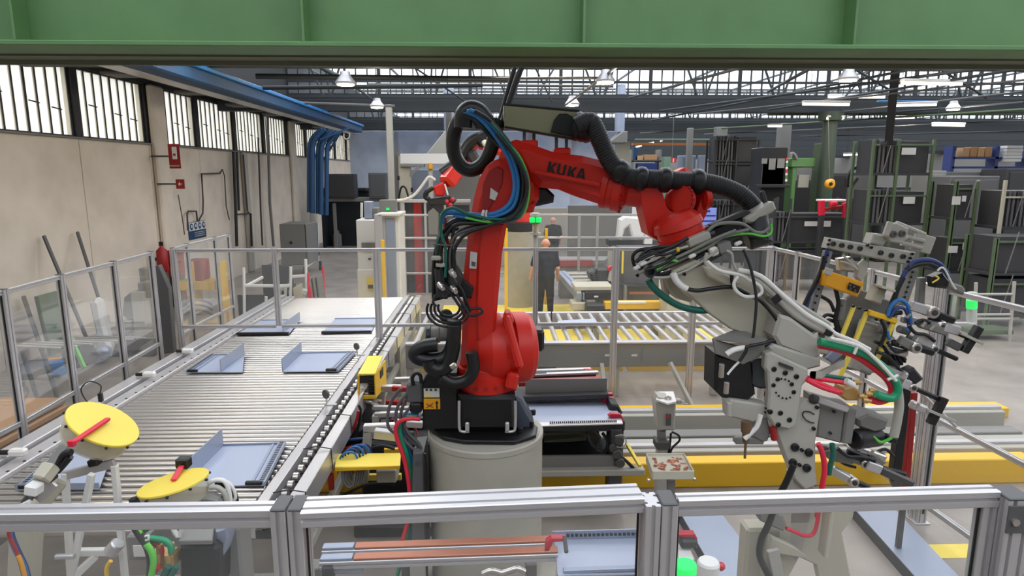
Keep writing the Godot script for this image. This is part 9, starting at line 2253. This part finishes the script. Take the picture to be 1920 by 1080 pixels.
	var arm := thing("fume_extractor", "bent brown extraction arm beside the tall green rack", "extraction arm", P(12.294,0,-21.482))
	put(arm, "hose", B().tube([P(9.381,3.38,-16.2),P(9.141,3.3,-16.2),P(9.021,3.113,-16.2),P(9.019,2.845,-16.2)], 0.05, 10), M.black)
	put(arm, "pipe", B().tube([P(9.247,3.06,-16.2), P(9.105,2.818,-16.2), P(9.113,2.44,-16.2), P(9.137,1.894,-16.2), P(9.109,1.894,-16.2) * Vector3(1, 0, 1)], 0.07, 10, 3), M.iron)
	# boxes stacked behind: long grey cabinets
	for q in [["long grey-brown steel cabinet block behind the right racks", P(13.251,2.754,-19), P(15.284,3.227,-19), "mid", 1.0], ["dark grey cabinet block at the right edge behind the cream rack", P(14.605,2.775,-18), P(16.177,3.315,-18), "dark", 1.0], ["pale grey cabinet block left of the long grey-brown block", P(12.783,3.011,-18.6), P(13.296,3.257,-18.6), "grey", 0.8], ["dark grey panel stack behind the second green rack", P(12.269,1.824,-17), P(13.632,3.109,-17), "mid", 0.8]]:
		var o := thing("steel_cabinet", q[0], "cabinet", Vector3(q[1].x, 0, q[1].z))
		box_on(o, "body", Vector3(q[1].x, 0, q[1].z), q[2], q[4], M[q[3]], 0.02)
		box_on(o, "front_panel", Vector3(q[1].x + 0.1, 0.1, q[1].z + 0.03), q[2] - Vector3(0.1, 0.1, -0.03), 0.05, M[q[3]], 0.01)
	# a row of dark steel cabinets closes the view behind the racks
	var spots := ["behind the black papered cabinet", "behind the green press", "behind the red frame", "behind the left half of the tall green rack", "behind the right half of the tall green rack", "left of the second green rack", "behind the second green rack", "behind the cream rack", "behind the edge of the cream rack", "at the far right end of the row"]
	for i in 10:
		var o := thing("steel_cabinet", "dark steel cabinet in the rear row, " + spots[i], "cabinet", Vector3(8.6 + 2.1 * i, 0, -22.6 - 0.15 * (i % 3)), "dark cabinets of the rear row")
		var a := o.position + Vector3(-1.0, 0, 0)
		var h := 2.7 + 0.25 * ((i * 7) % 3)
		box_on(o, "body", a, a + Vector3(2.0, h, 0), 0.7, M.dark, 0.02)
		for j in 2:
			box_on(o, "door", a + Vector3(0.06 + 0.95 * j, 0.12, 0.02), a + Vector3(0.97 + 0.95 * j, h - 0.1, 0.02), 0.04, M.mid if (i + j) % 3 == 0 else M.rubber, 0.008)
	# blue shelving with cartons and a white stack at the far right
	var s := thing("blue_shelving", "blue pallet shelving at the far right back of the hall", "shelving", P(18.841,0,-24.185))
	for x in [P(21.671,3.552,-30).x, P(23.782,3.552,-30).x, P(25.254,3.553,-30).x]:
		put(s, "upright", B().span(Vector3(x - 0.08, 0, -30.6), Vector3(x + 0.08, P(21.918,4.437,-30).y, -30.0)), M.navy)
	for y in [P(21.98,3.947,-30).y, P(22.037,3.502,-30).y]:
		put(s, "shelf_beam", B().span(Vector3(P(21.671,3.552,-30).x, y - 0.1, -30.6), Vector3(P(25.254,3.553,-30).x, y, -30.0)), M.navy)
	for i in 4:
		var x := P(22.128,3.996,-30).x + 0.36 * i
		solo("carton", B().span(Vector3(x, P(21.98,3.947,-30).y, -30.5), Vector3(x + 0.33, P(21.98,3.947,-30).y + 0.42 + 0.03 * (i % 2), -30.05), 0.01), M.card if i % 2 == 0 else M.wood, "cardboard carton on the blue shelving, %s from the left" % ["first", "second", "third", "fourth"][i], "carton", "cartons on the blue shelving")
	var ws := thing("white_stack", "white wrapped stack of boards on the blue shelving at the right edge", "board stack", P(24.419,3.722,-29.8))
	for i in 5:
		put(ws, "board", B().span(P(24.035,3.722,-29.8) + Vector3(0, 0.15 * i, 0), P(24.804,3.723,-29.8) + Vector3(0.02 * (i % 2), 0.15 * i + 0.13, -0.5), 0.01), M.white)
	# far left back of the right hall: shelving, rolls and fire sign seen past the dress hose
	var f := thing("far_shelving", "far shelving with brown cartons and dark bins behind the dress hose", "shelving", P(6.443,0,-26.287))
	for y in [P(7.273,3.805,-32).y, P(7.29,3.31,-32).y]:
		box_on(f, "shelf", Vector3(P(6.847,3.804,-32).x, y - 0.06, -32), Vector3(P(8.338,3.805,-32).x, y, -32), 0.8, M.dark, 0.0)
	for x in [P(6.9,3.804,-32).x, P(8.285,3.805,-32).x]:
		box_on(f, "upright", Vector3(x - 0.06, 0, -32), Vector3(x + 0.06, P(6.882,4.347,-32).y, -32), 0.8, M.grey, 0.0)
	for q in [[P(7.037,3.828,-31.9), P(7.401,4.035,-31.9), "card"], [P(7.461,3.829,-31.9), P(8.088,4.087,-31.9), "wood"], [P(7.159,3.362,-31.9), P(8.105,3.674,-31.9), "navy"], [P(6.931,3.828,-31.9), P(7.121,4.447,-31.9), "duct_blue"]]:
		solo("far_bin", B().span(q[0], q[1] + Vector3(0, 0, -0.6), 0.01), M[q[2]], "small %s bin on the far shelving behind the dress hose" % {"card": "pale brown", "wood": "dark brown", "navy": "dark blue", "duct_blue": "tall blue"}[q[2]], "bin")
	for i in 3:
		var q := P(8.751,3.057,-30) + Vector3(0.42 * i, 0, 0.2 * i)
		solo("grey_roll", B().cyl(Vector3(q.x, 0, q.z), Vector3(q.x, P(8.707,3.986,-30).y, q.z), 0.19, 16, 0.02), M.galv, "tall pale grey roll standing at the back beside the fire sign, %s" % ["left", "middle", "right"][i], "roll", "pale rolls at the back")
	var fs := thing("fire_sign", "small red extinguisher sign hanging at the back above the wrist lid", "sign", P(6.993,3.689,-25))
	put(fs, "board", B().span(P(6.893,3.587,-25), P(7.093,3.77,-25) + Vector3(0, 0, -0.02)), M.hose_red)
	put(fs, "symbol", B().span(P(6.949,3.607,-24.98), P(7.005,3.749,-24.98) + Vector3(0, 0, 0.01)), M.white)
	put(fs, "cord", B().cyl(P(6.926,3.77,-25), Vector3(P(6.926,3.77,-25).x, roof_y(-25.0), -25), 0.01, 6), M.grey)
	var gc := P(7.018,3.074,-26)
	solo("green_cabinet", B().span(Vector3(P(6.887,3.074,-26).x, 0, -26.4), P(7.158,3.836,-26), 0.01), paint(rgb(110, 140, 116), 0.5), "pale green narrow cabinet left of the small red sign at the back", "cabinet")
	# striped floor of the hall to the right: low cart with a pallet
	var ca := thing("low_cart", "low white tube cart with pale slats on the floor right of the fence", "cart", P(10.466,0,-12.885))
	for q in [[P(9.216,0.298,-11.6), P(9.104,1.147,-11.6)], [P(9.906,0.293,-11.6), P(9.844,1.164,-11.6)]]:
		put(ca, "post", B().cyl(Vector3(q[0].x, 0, q[0].z), q[1], 0.03, 8), M.pale)
	for y in [P(9.134,0.921,-11.6).y, P(9.186,0.528,-11.6).y, P(9.197,0.444,-11.6).y]:
		put(ca, "rail", B().cyl(Vector3(P(9.134,0.921,-11.6).x, y, -11.6), Vector3(P(9.859,0.917,-11.6).x, y, -11.6), 0.025, 8), M.pale)
	put(ca, "deck", B().span(Vector3(P(9.218,0.412,-11.65).x, 0.12, -12.1), Vector3(P(10.015,0.406,-11.65).x, 0.2, -11.65)), M.moss)
